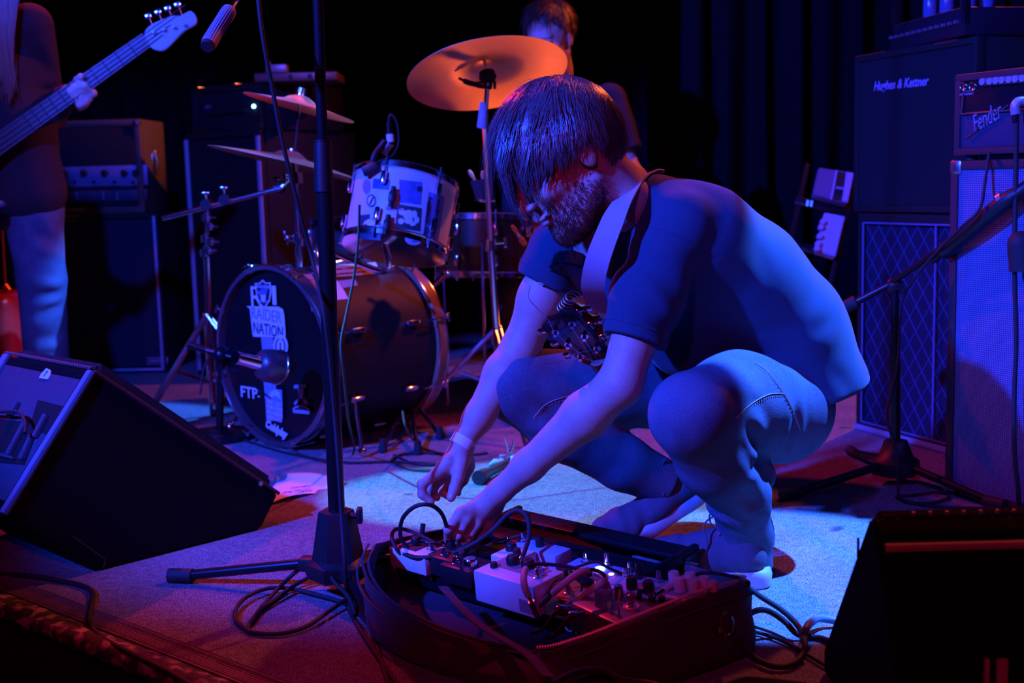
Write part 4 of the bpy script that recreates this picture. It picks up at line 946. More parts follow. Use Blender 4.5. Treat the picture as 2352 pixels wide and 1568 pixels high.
tsticker([(917, 412), (970, 418), (966, 470), (918, 465)], mat('sticker_photo_blue', (.14, .20, .60), .5, var=.7, vs=50), 'large blue photo sticker')
tsticker(circ(964, 434, 7), print_dk, 'small dark round sticker')
sq = tsticker([(914, 468), (969, 478), (965, 531), (907, 523)], mat('sticker_green_black', (.03, .06, .07), .5), 'dark square sticker with pale rounded shapes')
for l in (circ(922, 486, 7, 8), circ(921, 508, 7, 7), circ(938, 493, 13, 11), circ(938, 506, 10, 8), circ(952, 492, 6, 9), circ(957, 505, 6, 8), circ(948, 514, 7, 5)): tsticker(l, label_white, None, .0018, 'print_shape', sq)
ph = tsticker([(824, 494), (868, 490), (876, 520), (874, 552), (820, 548)], print_dk, 'dark photo sticker with a pale leaping figure')
for l in (circ(855, 497, 5, 6), [(838, 508), (850, 502), (862, 508), (858, 520), (848, 522)], [(848, 520), (860, 518), (857, 535), (851, 534)], [(860, 512), (872, 518), (870, 523), (858, 518)], [(838, 508), (843, 514), (834, 516)]): tsticker(l, label_white, None, .0018, 'print_figure', ph)
hc = tsticker(circ(951, 548, 21, 15), mat('sticker_pale_blue', (.40, .42, .66), .5), 'round pale sticker with upright bars'); tsticker(circ(951, 546, 14, 10), print_blue, None, .0018, 'print_disc', hc)
for k in range(5): tsticker([(941 + k * 5, 539), (943 + k * 5, 539), (943 + k * 5, 554), (941 + k * 5, 554)], label_white, None, .0024, 'print_bar', hc)
sd_ = tsticker([(985, 440), (1021, 452), (1006, 560), (972, 545)], mat('sticker_sky_blue', (.16, .20, .62), .5), 'tall blue sticker with two rows of black lettering')
def ttext(s, px, py, w_, h_, m_, rot, par, **k):
    t = tt(px, py); q = Mt @ Vector(((RT + .002) * math.cos(t.x), (RT + .002) * math.sin(t.x), t.y)); nr = (Mt.to_3x3() @ Vector((math.cos(t.x), math.sin(t.x), 0))).normalized()
    xd = ax.cross(nr); text('lettering', s, m_, frame(q, xd, nr) @ RZ(rot), w_, h_, par, **k)
for s, x0, y0 in (('SUICIDAL', 1007, 457), ('TENDENCIES', 986, 453)):
    n = len(s); L_ = 88 if n == 8 else 98
    for i, c_ in enumerate(s): ttext(c_, x0 - 12 * i / n, y0 + L_ * (i + .5) / n, .011, .014, label_dark, -8, sd_, bold=.05)
ttext('PARENTAL', 905, 479, .045, .010, print_blue, 8, tm)
mb = MB(); a0 = tt(868, 515)
for k, (px, py, w_) in enumerate(((902, 455, .024), (890, 520, .024))):
    t = tt(px, py); Q = Mt @ Vector(((RT + .014) * math.cos(t.x), (RT + .014) * math.sin(t.x), t.y)); nr = (Mt.to_3x3() @ Vector((math.cos(t.x), math.sin(t.x), 0))).normalized()
    mb = MB(); mb.box(.034, .020, .020, frame(Q, ax, nr), .007); mb.cyl(Q - ax * .03, Q + ax * .03, .007, n=12); build('tom_bracket', mb, black_plastic, tm)
# tom mount
mb = MB(); c0 = tc_ - ax * .12 + Vector((.0, .05, -.02)); c1 = Mbd @ Vector((0, 0, 0)) + Vector((-.02, -.05, RB))
mb.tube(spl([c0 + Vector((-.02, -.1, .06)), c0 + Vector((-.03, -.06, -.03)), c1 + Vector((0, 0, .06)), c1], 6), .0095, 12); mb.cyl(c1, c1 + Vector((0, 0, .03)), .02, n=16); build('mount_arm', mb, chrome, tm)
# ---- floor tom / snare drums behind
def side_drum(name, px, py, Y, r, d, lab, tilt, shell_m):
    c_ = P(px, py, Y); t = thing(name, Vector((c_.x, c_.y, 0)), lab, 'drum'); drum(t, frameZ(c_, tilt), r, d, shell_m, head_amber, head_black, 8)
    for k in range(3):
        a = k * 2.094 + .5; mb = MB(); q = Vector((c_.x + (r + .012) * math.cos(a), c_.y + (r + .012) * math.sin(a), 0)); mb.cyl(q + Vector((0, 0, .0)), q + Vector((0, 0, c_.z + .02)), .0055, n=8); mb.ell(q + Vector((0, 0, .012)), .013, 10); build('leg', mb, chrome, t)
side_drum('floor_tom', 1112, 566, 4.28, .165, .20, 'dark amber drum with chrome lugs behind the big cymbal stand', (.03, .08, 1), shell_amber)
side_drum('snare_drum', 815, 540, 4.62, .155, .12, 'shallow dark drum half hidden behind the stickered tom', (-.05, .05, 1), shell_dark)
# ---- cymbals
def cymbal(name, c_, nrm, r, lab, grp=None, bell=.055):
    M = frameZ(c_, nrm); mb = MB(); h = r * .10
    pr = [(.006, .022 + h), (bell * .35, .020 + h), (bell * .75, .010 + h), (bell, h), (r * .5, h * .62), (r * .85, h * .18), (r, 0), (r, -.0012), (r * .85, h * .18 - .0014), (r * .5, h * .62 - .0014), (bell, h - .0014), (bell * .75, .0086 + h), (.006, .0206 + h)]
    mb.lathe([(a, z) for a, z in pr], 72, M); o = single(name, mb, bronze, lab, 'cymbal', grp, loc=Vector(c_), smooth=50); return M, h
cc = P(1117, 158, 3.62); cn = Vector((-.13, .34, .92)); Mc, hc_ = cymbal('crash_cymbal', cc - cn.normalized() * .02, cn, .236, 'largest bronze cymbal tilted to show its underside, before the drummer')
hn = Vector((.27, .05, .96)).normalized()
Mh1, _ = cymbal('splash_cymbal', P(687, 247, 4.0), hn, .181, 'upper bronze cymbal of the pair left of the tall stand')
Mh2_, _ = cymbal('ride_cymbal', P(664, 378, 4.0), Vector((.25, .06, .97)).normalized(), .262, 'lower, wider bronze cymbal left of the tall black stand')
def tripod(t, base, r, h, m_, feet_m, n=3, a0=.3, rad=.008, double=True):
    for k in range(n):
        a = a0 + k * 2 * PI / n; f_ = Vector((base.x + r * math.cos(a), base.y + r * math.sin(a), .012)); top = Vector((base.x, base.y, h)); u = Vector((-math.sin(a), math.cos(a), 0)) * .009
        mb = MB()
        for s_ in ((-1, 1) if double else (0,)): mb.cyl(top + u * s_, f_ + u * s_, rad * (.6 if double else 1), n=8)
        lo_ = Vector((base.x, base.y, h * .42)); mb.cyl(lo_, top.lerp(f_, .45), rad * .55, n=8)
        o = build('leg', mb, m_, t); mb = MB(); mb.ell(f_, (.016, .016, .014), 12); build('rubber_foot', mb, feet_m, o)
cs = thing('cymbal_stand', G(1135, 985), 'chrome double-braced stand holding the largest cymbal, taped near its top', 'cymbal stand')
sb = G(1140, 985); topc = Mc @ Vector((0, 0, 0))
p1, p2, p3 = P(1142, 775, sb.y), P(1126, 560, sb.y - .05), P(1113, 292, 3.66)
mb = MB(); mb.cyl(Vector((p1.x, p1.y, .12)), p1, .0135, n=14); mb.cyl(p1, p2, .0115, n=14); mb.cyl(p2, p3, .009, n=12); mb.cyl(p3, topc - Vector((0, 0, .02)), .0075, n=10); mb.cyl(topc - Vector((0, 0, .03)), Mc @ Vector((0, 0, .075)), .004, n=8); build('pole', mb, chrome, cs)
mb = MB(); mb.cyl(P(1112, 236, 3.64), P(1108, 292, 3.66), .0125, .017, 14); build('tape_wrap', mb, mat('blue_tape', (.35, .42, .62), .7, var=.5, vs=60), cs, label='rough pale tape wrapped round the pole')
mb = MB(); q = P(1113, 196, 3.62); mb.box(.045, .02, .02, T(*q) @ RY(8), .004); mb.tube(spl([q + Vector((-.01, 0, .0)), q + Vector((-.045, -.005, .008)), q + Vector((-.075, -.01, .022))], 5), [.008] * 8 + [.004] * 3, 8); mb.cyl(q + Vector((.025, 0, 0)), q + Vector((.034, 0, 0)), .012, n=12); build('tilter', mb, black_metal, cs)
mb = MB(); mb.lathe([(.02, 0), (.026, .01), (.022, .028), (.008, .032)], 20, Mc @ T(0, 0, -.018)); build('felt_washer', mb, mat('black_felt', (.01, .01, .01), .95), cs)
for q, r_ in ((p1, .021), (p2, .019)):
    mb = MB(); mb.cyl(q - Vector((0, 0, .022)), q + Vector((0, 0, .016)), r_, n=16); mb.cyl(q + Vector((0, 0, 0)), q + Vector((.045, -.01, .004)), .005, n=8); mb.box(.008, .006, .034, T(*(q + Vector((.048, -.01, .004)))), .002); build('clamp', mb, chrome, cs)
tripod(cs, Vector((p1.x, p1.y, 0)), .33, .34, chrome, black_rubber, a0=2.9, rad=.013)
# boom stand for the two left cymbals
bs0 = thing('cymbal_stand', G(480, 1000, 0), 'chrome boom stand at the left of the kit with a long bare boom arm', 'cymbal stand')
sbx = P(480, 780, 4.05); q1, q2 = P(474, 590, 4.05), P(475, 465, 4.05)
mb = MB(); mb.cyl(Vector((sbx.x, sbx.y, .1)), q1, .0125, n=14); mb.cyl(q1, q2, .0095, n=14); build('pole', mb, chrome, bs0)
mb = MB(); mb.cyl(P(374, 501, 4.08), P(648, 432, 4.0), .0085, n=14); build('boom_arm', mb, chrome, bs0)
for px, py in ((475, 470), (517, 458), (640, 434)): mb = MB(); q = P(px, py, 4.03); mb.cyl(q - Vector((0, .02, 0)), q + Vector((0, .02, 0)), .018, n=14); mb.cyl(q, q + Vector((0, -.01, .034)), .005, n=8); mb.box(.026, .006, .012, T(*(q + Vector((0, -.01, .036)))), .002); build('clamp', mb, chrome, bs0)
for i, (px, py) in enumerate(((473, 500), (480, 520), (470, 548), (482, 555), (476, 575), (468, 580))): mb = MB(); q = P(px, py, 4.03); mb.cyl(q - Vector((0, 0, .012)), q + Vector((0, 0, .012)), .017 - .001 * (i % 3), n=14); mb.cyl(q, q + Vector((.036, -.015, .0)), .004, n=8); build('collar', mb, chrome, bs0)
tripod(bs0, Vector((sbx.x, sbx.y, 0)), .30, .40, chrome, black_rubber, a0=3.9, rad=.012)
# rod carrying the two cymbals, clamp cluster below
rs = thing('cymbal_rod_stand', G(700, 1010), 'slim chrome stand passing up through the two left cymbals', 'cymbal stand')
mb = MB(); mb.cyl(P(692, 205, 4.0), P(676, 350, 4.0), .0042, n=8); mb.cyl(P(676, 350, 4.0), P(684, 540, 4.0), .010, n=12); mb.cyl(P(684, 540, 4.0), Vector((P(684, 540, 4.0).x, 4.0, .0)), .0125, n=12); build('pole', mb, chrome, rs)
for px, py, r_, h_ in ((690, 222, .016, .012), (692, 208, .018, .008), (671, 352, .020, .014)): mb = MB(); q = P(px, py, 4.0); mb.cyl(q - hn * h_, q + hn * h_, r_, r_ * .9, 18); build('cymbal_nut', mb, chrome, rs)
for px, py in ((683, 405), (684, 412), (684, 545), (690, 556)): mb = MB(); q = P(px, py, 4.0); mb.cyl(q - Vector((0, 0, .013)), q + Vector((0, 0, .013)), .019, n=14); mb.cyl(q, q + Vector((-.036, -.02, .008)), .0045, n=8); mb.box(.008, .006, .028, T(*(q + Vector((-.038, -.02, .008)))), .002); build('clamp', mb, chrome, rs)
mb = MB(); mb.cyl(P(676, 400, 4.0), P(640, 436, 4.0), .006, n=8); build('link_arm', mb, chrome, rs)
# snare stand in front of the bass drum shell
ss = thing('snare_stand', G(938, 1005), 'thin chrome stand with basket arms standing before the bass drum shell', 'drum stand')
s0 = G(938, 975); mb = MB(); mb.cyl(Vector((s0.x, s0.y, .03)), P(935, 690, s0.y), .008, n=12); build('pole', mb, chrome, ss)
for px, py in ((940, 840), (905, 735), (932, 680)): mb = MB(); q = P(px, py, s0.y); mb.cyl(q - Vector((0, 0, .014)), q + Vector((0, 0, .014)), .016, n=14); mb.cyl(q, q + Vector((.034, -.01, 0)), .004, n=8); mb.box(.012, .006, .02, T(*(q + Vector((.036, -.01, 0)))), .002); build('clamp', mb, chrome, ss)
for e in ((893, 655), (965, 640), (1030, 628)): mb = MB(); mb.tube(spl([P(932, 700, s0.y), P((932 + e[0]) / 2, (700 + e[1]) / 2 + 6, s0.y), P(e[0], e[1], s0.y + .05)], 5), .006, 8); mb.ell(P(e[0], e[1], s0.y + .05), .011, 10); build('basket_arm', mb, chrome, ss)
for e in ((880, 1030), (1010, 1000), (960, 1035)): mb = MB(); f_ = G(e[0], e[1], .012); h_ = P(938, 905, s0.y); mb.cyl(h_, f_, .0075, n=8); mb.cyl(P(938, 950, s0.y), h_.lerp(f_, .5), .0045, n=8); o = build('leg', mb, chrome, ss); mb = MB(); mb.cyl(f_ + Vector((0, 0, -.008)), f_ + Vector((0, 0, .03)), .015, .010, 12); build('rubber_foot', mb, black_rubber, o)
# tom microphone on a clip with a looping cable
tmic = thing('drum_microphone', P(880, 372, 3.55), 'small clip microphone with a looped cable on the stickered tom rim', 'microphone')
mb = MB(); mb.tube(spl([P(852, 392, 3.53), P(858, 360, 3.53), P(874, 336, 3.54), P(884, 322, 3.54)], 5), .008, 10); mb.box(.05, .02, .03, T(*P(852, 388, 3.52)) @ RY(-20), .005); build('clip', mb, black_plastic, tmic)
mb = MB(); mb.cyl(P(893, 280, 3.55), P(896, 330, 3.55), .0085, .0105, 14); build('mic_body', mb, black_metal, tmic)
mb = MB(); mb.cyl(P(896, 308, 3.55), P(897, 326, 3.55), .0115, n=14); build('mic_collar', mb, label_white, tmic, label='bright white collar')
mb = MB(); mb.cyl(P(897, 328, 3.55), P(880, 350, 3.56), .012, .014, 14); build('mic_head', mb, steel, tmic)
mb = MB(); mb.tube(spl([P(893, 280, 3.55), P(896, 264, 3.55), P(906, 270, 3.55), P(914, 295, 3.55), P(915, 330, 3.55), P(903, 355, 3.54), P(885, 366, 3.53), P(866, 374, 3.52)], 6), .0032, 8); build('cable', mb, black_rubber, tmic)
# drumsticks in a holder, and one lying across the floor tom
wood = mat('drumstick_wood', (.62, .30, .14), .5)
hold = thing('stick_holder', P(1108, 440, 3.95), 'dark stick bag clipped beside the cymbal pole behind the hair', 'holder'); mb = MB(); mb.cyl(P(1112, 456, 3.95), P(1104, 412, 3.95), .026, .034, 18); build('pouch', mb, dark_shirt, hold); mb = MB(); mb.cyl(P(1110, 462, 3.95), P(1110, 457, 3.95), .03, n=18); mb.box(.05, .02, .01, T(*P(1120, 460, 3.94)), .003); build('clip', mb, chrome, hold)
for (a, b_, lab) in (((1077, 391), (1106, 440), 'red-lit drumstick standing in the stick bag, tip up to the left'), ((1108, 393), (1112, 440), 'drumstick upright in the stick bag beside the cymbal pole'), ((1176, 518), (1198, 550), 'drumstick resting over the amber drum near the far sleeve')):
    d0, d1 = P(a[0], a[1], 3.95), P(b_[0], b_[1], 3.97); mb = MB(); dd = (d1 - d0).normalized(); mb.tube([d0, d0 + dd * .012, d0 + dd * .03, d0 + dd * .08, d1], [.004, .0075, .0045, .008, .009], 10); single('drumstick', mb, wood, lab, 'drumstick')
# kick microphone on a short stand
ks = thing('microphone_stand', G(515, 1000), 'short black stand holding the kick microphone before the bass drum head', 'stand')
k0 = G(505, 1005); kt = P(508, 815, k0.y); mb = MB(); mb.cyl(Vector((k0.x, k0.y, .02)), kt, .0125, n=14); build('pole', mb, black_metal, ks)
mb = MB(); mb.cyl(P(432, 790, k0.y), P(470, 803, k0.y), .012, n=12); mb.cyl(P(470, 803, k0.y), P(552, 825, k0.y - .02), .0085, n=12); mb.ell(kt, .028, 16); build('boom_arm', mb, black_metal, ks)
mb = MB(); mb.lathe([(.0, .0), (.12, .0), (.125, .008), (.12, .018), (.02, .026)], 36, T(k0.x, k0.y, 0)); build('base', mb, black_metal, ks)
mb = MB(); mb.tube(spl([P(460, 905, 3.9), P(470, 840, k0.y), P(500, 800, k0.y), P(540, 810, k0.y), P(556, 850, k0.y), P(572, 875, k0.y + .05), P(600, 900, 3.75)], 6), .0035, 8); build('cable', mb, black_rubber, ks)
km = thing('microphone', P(628, 840, 3.5), 'fat bullet-shaped grey kick microphone pointing at the stickered bass drum head', 'microphone')
kd = (P(668, 842, 3.58) - P(560, 822, 3.46)).normalized(); m0 = P(628, 841, 3.53); Mk = frameZ(m0, kd)
mb = MB(); mb.lathe([(.0, -.058), (.030, -.054), (.044, -.040), (.050, -.015), (.050, .012)], 32, Mk); build('mic_body', mb, mat('mic_grey', (.10, .09, .11), .35, .5), km)
mb = MB(); mb.lathe([(.050, .012), (.0525, .014), (.0525, .019), (.050, .021)], 32, Mk); build('mic_ring', mb, chrome, km)
mb = MB(); mb.lathe([(.050, .021), (.049, .038), (.038, .052), (.0, .058)], 32, Mk); build('mic_grille', mb, mat('mic_mesh', (.05, .05, .06), .6, .6, bump=1, bs=1500), km)
mb = MB(); mb.cyl(P(546, 822, 3.46), m0 - kd * .05, .017, .020, 18); mb.cyl(P(540, 821, 3.455), P(548, 823, 3.465), .019, n=18); build('plug', mb, chrome, km)
# bass drum pedal-side small tripod stands and hi-hat pedal bits
# ================================================================ BACKLINE
def cab(name, c0, c1, z0, z1, depth, lab, cat, m_=tolex, bev=.008, grp=None):
    """box whose front bottom edge runs c0->c1 (world xy); returns thing + frame (x along front, y up, z outwards) at front lower-left"""
    c0, c1 = Vector((c0[0], c0[1], 0)), Vector((c1[0], c1[1], 0)); u = (c1 - c0).normalized(); n = Vector((u.y, -u.x, 0)); w_ = (c1 - c0).length
    if n.y > 0: n = -n
    t = thing(name, (c0 + c1) / 2 - n * depth / 2 + Vector((0, 0, z0)), lab, cat, grp)
    M = Matrix(((u.x, 0, n.x, c0.x), (u.y, 0, n.y, c0.y), (0, 1, 0, z0), (0, 0, 0, 1)))
    return t, M, w_, z1 - z0
def cab_body(t, M, w_, h, depth, m_=tolex, bev=.008, recess=.018, rim=.025):
    mb = MB()
    mb.box(w_, h, depth - recess, M @ T(w_ / 2, h / 2, -recess - (depth - recess) / 2), bev)
    for sx, sy, cx, cy in ((w_, rim, w_ / 2, rim / 2), (w_, rim, w_ / 2, h - rim / 2), (rim, h - rim * 2 + .01, rim / 2, h / 2), (rim, h - rim * 2 + .01, w_ - rim / 2, h / 2)):
        mb.box(sx, sy, recess + .02, M @ T(cx, cy, -recess / 2 - .01), min(.004, bev))
    return build('cabinet', mb, m_, t)
def grille(t, M, w_, h, rim, m_, z=-.012, name='grille_cloth'): mb = MB(); mb.box(w_ - rim * 2, h - rim * 2, .008, M @ T(w_ / 2, h / 2, z), 0); return build(name, mb, m_, t)
def corner(t, M, x, y, s=.035, m_=None):
    mb = MB(); mb.box(s, s, s, M @ T(x, y, -s / 2 + .003), .008); return build('corner_protector', mb, m_ or steel, t)
def knob(t, M, x, y, r=.011, h=.014, m_=None, name='knob'):
    mb = MB(); mb.cyl(M @ Vector((x, y, 0)), M @ Vector((x, y, h)), r, r * .85, 16); mb.box(.0018, r * .8, .001, M @ T(x, y + r * .35, h)); return build(name, mb, m_ or black_plastic, t)
def pxM(M, px, py, z=0):
    q = PL(px, py, M @ Vector((0, 0, z)), M.to_3x3() @ Vector((0, 0, 1))); v = M.inverted() @ q; return v.x, v.y
# ---- left bass stack
yl = 5.45; a = P(384, 845, yl); b_ = P(-30, 858, yl + .05)
t, M, w_, h = cab('bass_cabinet', (b_.x, b_.y), (a.x, a.y), 0, P(380, 487, yl).z, .42, 'tall black bass cabinet with bright metal edge strip, behind the bass player', 'amplifier')
cab_body(t, M, w_, h, .42); grille(t, M, w_, h, .03, mat('bass_grille', (.016, .016, .034), .85, var=.3, vs=300))
mb = MB(); mb.box(.012, h - .03, .006, M @ T(w_ - .018, h / 2, .004), .001); mb.box(w_ - .03, .010, .006, M @ T(w_ / 2, .018, .004), .001); build('trim_strip', mb, mat('strip_pale', (.42, .44, .55), .4, .2), t, label='bright metal edge strip')
x, y = pxM(M, 361, 829); mb = MB(); mb.box(.095, .032, .004, M @ T(x, y, -.004), .001); pl = build('badge', mb, mat('badge_silver', (.40, .42, .55), .35, .6), t)
mb = MB(); mb.box(.083, .020, .002, M @ T(x, y, -.0015), .001); build('badge_field', mb, label_dark, pl); mb = MB(); mb.box(.07, .003, .001, M @ T(x, y, .0), 0); build('badge_line', mb, label_white, pl)
h0 = h
t2, M2, w2, h2 = cab('bass_amplifier', (P(20, 700, yl).x, yl + .05), (P(344, 700, yl - .02).x, yl - .0), h0, P(340, 272, yl).z, .30, 'big bass amplifier head with knobs and slider panel, on the left cabinet', 'amplifier')
cab_body(t2, M2, w2, h2, .30, mat('amp_head_covering', (.10, .06, .04), .6, var=.3, bump=.6, bs=500), rim=.03); 
def panel(t, M, x0, y0, x1, y1, m_, z=-.012, th=.006, name='control_panel', **k): mb = MB(); mb.box(abs(x1 - x0), abs(y1 - y0), th, M @ T((x0 + x1) / 2, (y0 + y1) / 2, z), .001); return build(name, mb, m_, t, **k)
panel(t2, M2, .03, .03, w2 - .03, h2 - .03, cloth_black, z=-.014, name='front_board')
x0, y0 = pxM(M2, 60, 432); x1, y1 = pxM(M2, 335, 378); cp_ = panel(t2, M2, x0, y0, x1, y1, mat('panel_blue_grey', (.18, .19, .34), .4, .3), label='pale upper knob panel')
x0b, y0b = pxM(M2, 60, 466); x1b, y1b = pxM(M2, 335, 434); cq_ = panel(t2, M2, x0b, y0b, x1b, y1b, mat('panel_dark', (.03, .03, .06), .5))
Mz = M2 @ T(0, 0, -.008)
for px in (148, 192, 240, 285, 312): x, y = pxM(M2, px, 397); knob(t2, Mz, x, y, .016, .02)
for px in (170, 215, 262, 305): x, y = pxM(M2, px, 418); knob(t2, Mz, x, y, .007, .012)
for i, px in enumerate((132, 158, 175, 236, 268)): x, y = pxM(M2, px, 449); panel(t2, M2, x - .002, y - .018, x + .002, y + .018, label_grey, z=-.006, th=.002, name='slider_slot')
for px, s in ((150, 'ULTRA'), (200, 'EQUALISER'), (290, 'VOLUME')): x, y = pxM(M2, px, 427); text('lettering', s, label_grey, M2 @ T(x, y + .001, -.004), .05, .007, t2)
mb = MB(); x = w2 + .004; mb.box(.004, .10, .03, M2 @ T(x, h2 * .52, -.13), .002); mb.tube([M2 @ Vector((x + .006 + .012 * math.sin(k * PI / 8), h2 * .52 - .05 + .1 * k / 8, -.13)) for k in range(9)], .006, 8); mb.ell(M2 @ Vector((x + .006, h2 * .52 + .055, -.13)), .009, 12); build('side_handle', mb, mat('brass', (.75, .5, .2), .25, 1), t2, label='small brass side handle')
for xx in (.02, w2 - .02): corner(t2, M2, xx, h2 - .02, .03, mat('dark_steel', (.15, .12, .11), .4, .9))
# red case at the extreme left
rc = thing('hard_case', G(-20, 980), 'upright glossy red case at the extreme left edge behind the bassist', 'case'); q = G(-30, 960)
mb = MB(); qz = P(20, 668, q.y).z; mb.box(.40, .25, qz, T(P(50, 700, q.y).x - .20, q.y, qz / 2), .05, seg=5); build('case_shell', mb, mat('red_case', (.55, .03, .02), .3, coat=.4), rc)
mb = MB(); mb.cyl(P(3, 510, q.y - .05), P(12, 662, q.y - .05), .006, n=8); mb.cyl(P(10, 655, q.y - .05), P(20, 668, q.y - .05), .012, n=8); build('pull_handle', mb, mat('red_tube', (.6, .12, .05), .35, .5), rc)
# ---- centre-left stack: tall cabinet with two upright edge strips, amp head and tuner on top
yc = 5.1; A0, A1 = P(452, 790, yc + .25), P(622, 790, yc)
t, M, w_, h = cab('speaker_cabinet', (A0.x, A0.y), (A1.x, A1.y), 0, P(620, 296, yc).z, .62, 'tall black cabinet with two bright vertical edge strips, behind the cymbals', 'amplifier')
cab_body(t, M, w_, h, .60); grille(t, M, w_, h, .03, cloth_black)
for x in (.012, w_ - .010): mb = MB(); mb.box(.020, h - .05, .008, M @ T(x, h / 2, .004), .002); build('edge_strip', mb, mat('edge_aluminium', (.40, .50, .62), .4, .15), t)
zc = h; cen = M @ Vector((w_ / 2, h, -.3))
t2, M2, w2, h2 = cab('amplifier_head', (P(442, 300, yc + .25).x, yc + .25), (P(600, 300, yc).x, yc), zc, P(600, 188, yc).z, .52, 'black amplifier head with a row of small knobs, on the cabinet behind the cymbals', 'amplifier')
cab_body(t2, M2, w2, h2, .50); panel(t2, M2, .02, .02, w2 - .02, h2 - .02, cloth_black, z=-.014, name='front_board')
for k in range(10): x, y = pxM(M2, 482 + k * 9.2, 264 - k * 1.1, -.008); knob(t2, M2 @ T(0, 0, -.010), x, y, .008, .012, chrome if k == 9 else black_plastic)
x, y = pxM(M2, 475, 245); text('lettering', 'EBX', label_grey, M2 @ T(x, y, -.008), .04, .014, t2)
x, y = pxM(M2, 581, 244); mb = MB(); mb.ell(M2 @ Vector((x, y, -.004)), .008, 12); build('pilot_lamp', mb, mat('lamp_blue', (.3, .6, 1), .3, emit=(.25, .65, 1, 9)), t2, label='lit pale blue pilot lamp')
for px in (447, 532): x, y = pxM(M2, px, 190); mb = MB(); mb.box(.03, .012, .05, M2 @ T(x, h2, -.03), .003); build('corner_protector', mb, steel, t2)
ztop = zc + h2
t3 = thing('rack_unit', Vector((P(690, 175, yc + .1).x, yc + .1, ztop)), 'slim rack unit lying on the amplifier head behind the upper cymbal', 'amplifier'); c_ = Vector((P(688, 172, yc + .1).x, yc + .12, ztop + .018)); mb = MB(); mb.box(.34, .24, .034, T(*c_), .004); build('cabinet', mb, mat('rack_case', (.30, .16, .12), .4, .5), t3)
for k in range(3): mb = MB(); mb.cyl(c_ + Vector((-.1 + k * .08, -.12, 0)), c_ + Vector((-.1 + k * .08, -.135, 0)), .009, n=12); build('knob', mb, black_plastic, t3)
t4 = thing('pedal', Vector((P(633, 165, yc).x, yc, ztop + .036)), 'little effects pedal sitting on the slim rack unit', 'pedal'); q = Vector((P(635, 165, yc).x, yc + .02, ztop + .036)); mb = MB(); mb.box(.085, .06, .032, T(q.x, q.y, q.z + .016), .004); build('enclosure', mb, mat('pedal_pink', (.45, .30, .30), .4, .4), t4); mb = MB(); mb.cyl((q.x - .03, q.y, q.z + .032), (q.x - .03, q.y, q.z + .047), .007, n=12); build('footswitch', mb, chrome, t4)
# ---- right stacks: white-piped cabinet with script logo on a diamond-cloth cabinet
def wall_frame(pA, pB): return (pA.x, pA.y), (pB.x, pB.y)
VA, VB = G(1965, 985), G(2165, 1040); VB = VA + (VB - VA) * 1.35
zv = P(2085, 491, (VA.y + VB.y) / 2 + .03).z
diamond = None
def _diamond(nt, N, L, b):
    tc = N.new('ShaderNodeTexCoord'); out = []
    for sgn in (1, -1):
        mp = N.new('ShaderNodeMapping'); L.new(tc.outputs['Object'], mp.inputs[0])
        mp.inputs['Rotation'].default_value = (math.radians(0), math.radians(45 * sgn), math.radians(-67)) if False else (0, 0, 0)
        out.append(mp)
    b.inputs['Base Color'].default_value = (.03, .025, .07, 1); b.inputs['Roughness'].default_value = .85
t, M, w_, h = cab('guitar_cabinet', (VA.x, VA.y), (VB.x, VB.y), 0, zv, .38, 'black cabinet with diamond-pattern grille and pale piping, lower of the right back stack', 'amplifier')
cab_body(t, M, w_, h, .38, rim=.03); grille(t, M, w_, h, .03, mat('diamond_cloth_ground', (.004, .005, .03), .9), z=-.016)
mb = MB(); W2, H2 = w_ - .06, h - .06; st = .058
for sg in (1, -1):
    k = -int(H2 / st) - 2
    while k * st < W2 + H2:
        # line x - sg*y*0.75 = k*st
        pts_ = []
        for yy in (0, H2):
            xx = k * st + sg * yy * .75; pts_.append((xx, yy))
        (xa, ya), (xb, yb) = pts_; 
        def cl(xa, ya, xb, yb):
            t0, t1 = 0.0, 1.0; dx = xb - xa
            if dx == 0: return None
            ta, tb = (0 - xa) / dx, (W2 - xa) / dx
            if ta > tb: ta, tb = tb, ta
            t0, t1 = max(t0, ta), min(t1, tb)
            return None if t0 >= t1 else (xa + dx * t0, ya + (yb - ya) * t0, xa + dx * t1, ya + (yb - ya) * t1)
        c_ = cl(xa, ya, xb, yb)
        if c_: mb.tube([M @ Vector((.03 + c_[0], .03 + c_[1], -.0115)), M @ Vector((.03 + c_[2], .03 + c_[3], -.0115))], .0016, 4)
        k += 1
build('diamond_weave', mb, mat('weave_thread', (.05, .06, .22), .8), t, kind='stuff')
mb = MB(); e = .030
for p_, q_ in (((e, e), (w_ - e, e)), ((e, h - e), (w_ - e, h - e)), ((e, e), (e, h - e)), ((w_ * .66, e), (w_ * .66, h - e))): mb.cyl(M @ Vector((*p_, .001)), M @ Vector((*q_, .001)), .0032, n=8)
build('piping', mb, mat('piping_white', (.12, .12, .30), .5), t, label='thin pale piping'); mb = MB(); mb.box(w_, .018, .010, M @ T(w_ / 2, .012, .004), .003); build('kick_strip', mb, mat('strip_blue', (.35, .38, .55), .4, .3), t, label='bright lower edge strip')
mb = MB(); u0 = M @ Vector((w_ * .5, 0, -.19))
t, M, w2, h = cab('guitar_cabinet', (VA.x - .01, VA.y + .02), (VB.x - .02, VB.y + .02), zv + .004, P(1965, 128, VA.y).z, .36, 'plain black cabinet with cursive maker lettering, upper of the right back stack', 'amplifier')
cab_body(t, M, w2, h, .36, rim=.02); grille(t, M, w2, h, .02, cloth_black); 
x, y = pxM(M, 2066, 195); text('lettering', 'Hughes & Kettner', mat('logo_violet', (.42, .30, .60), .5), M @ T(x, y, -.004) @ RZ(-1), pxM(M, 2132, 195)[0] - pxM(M, 2006, 200)[0], .036, t, shear=.25, bold=.02)
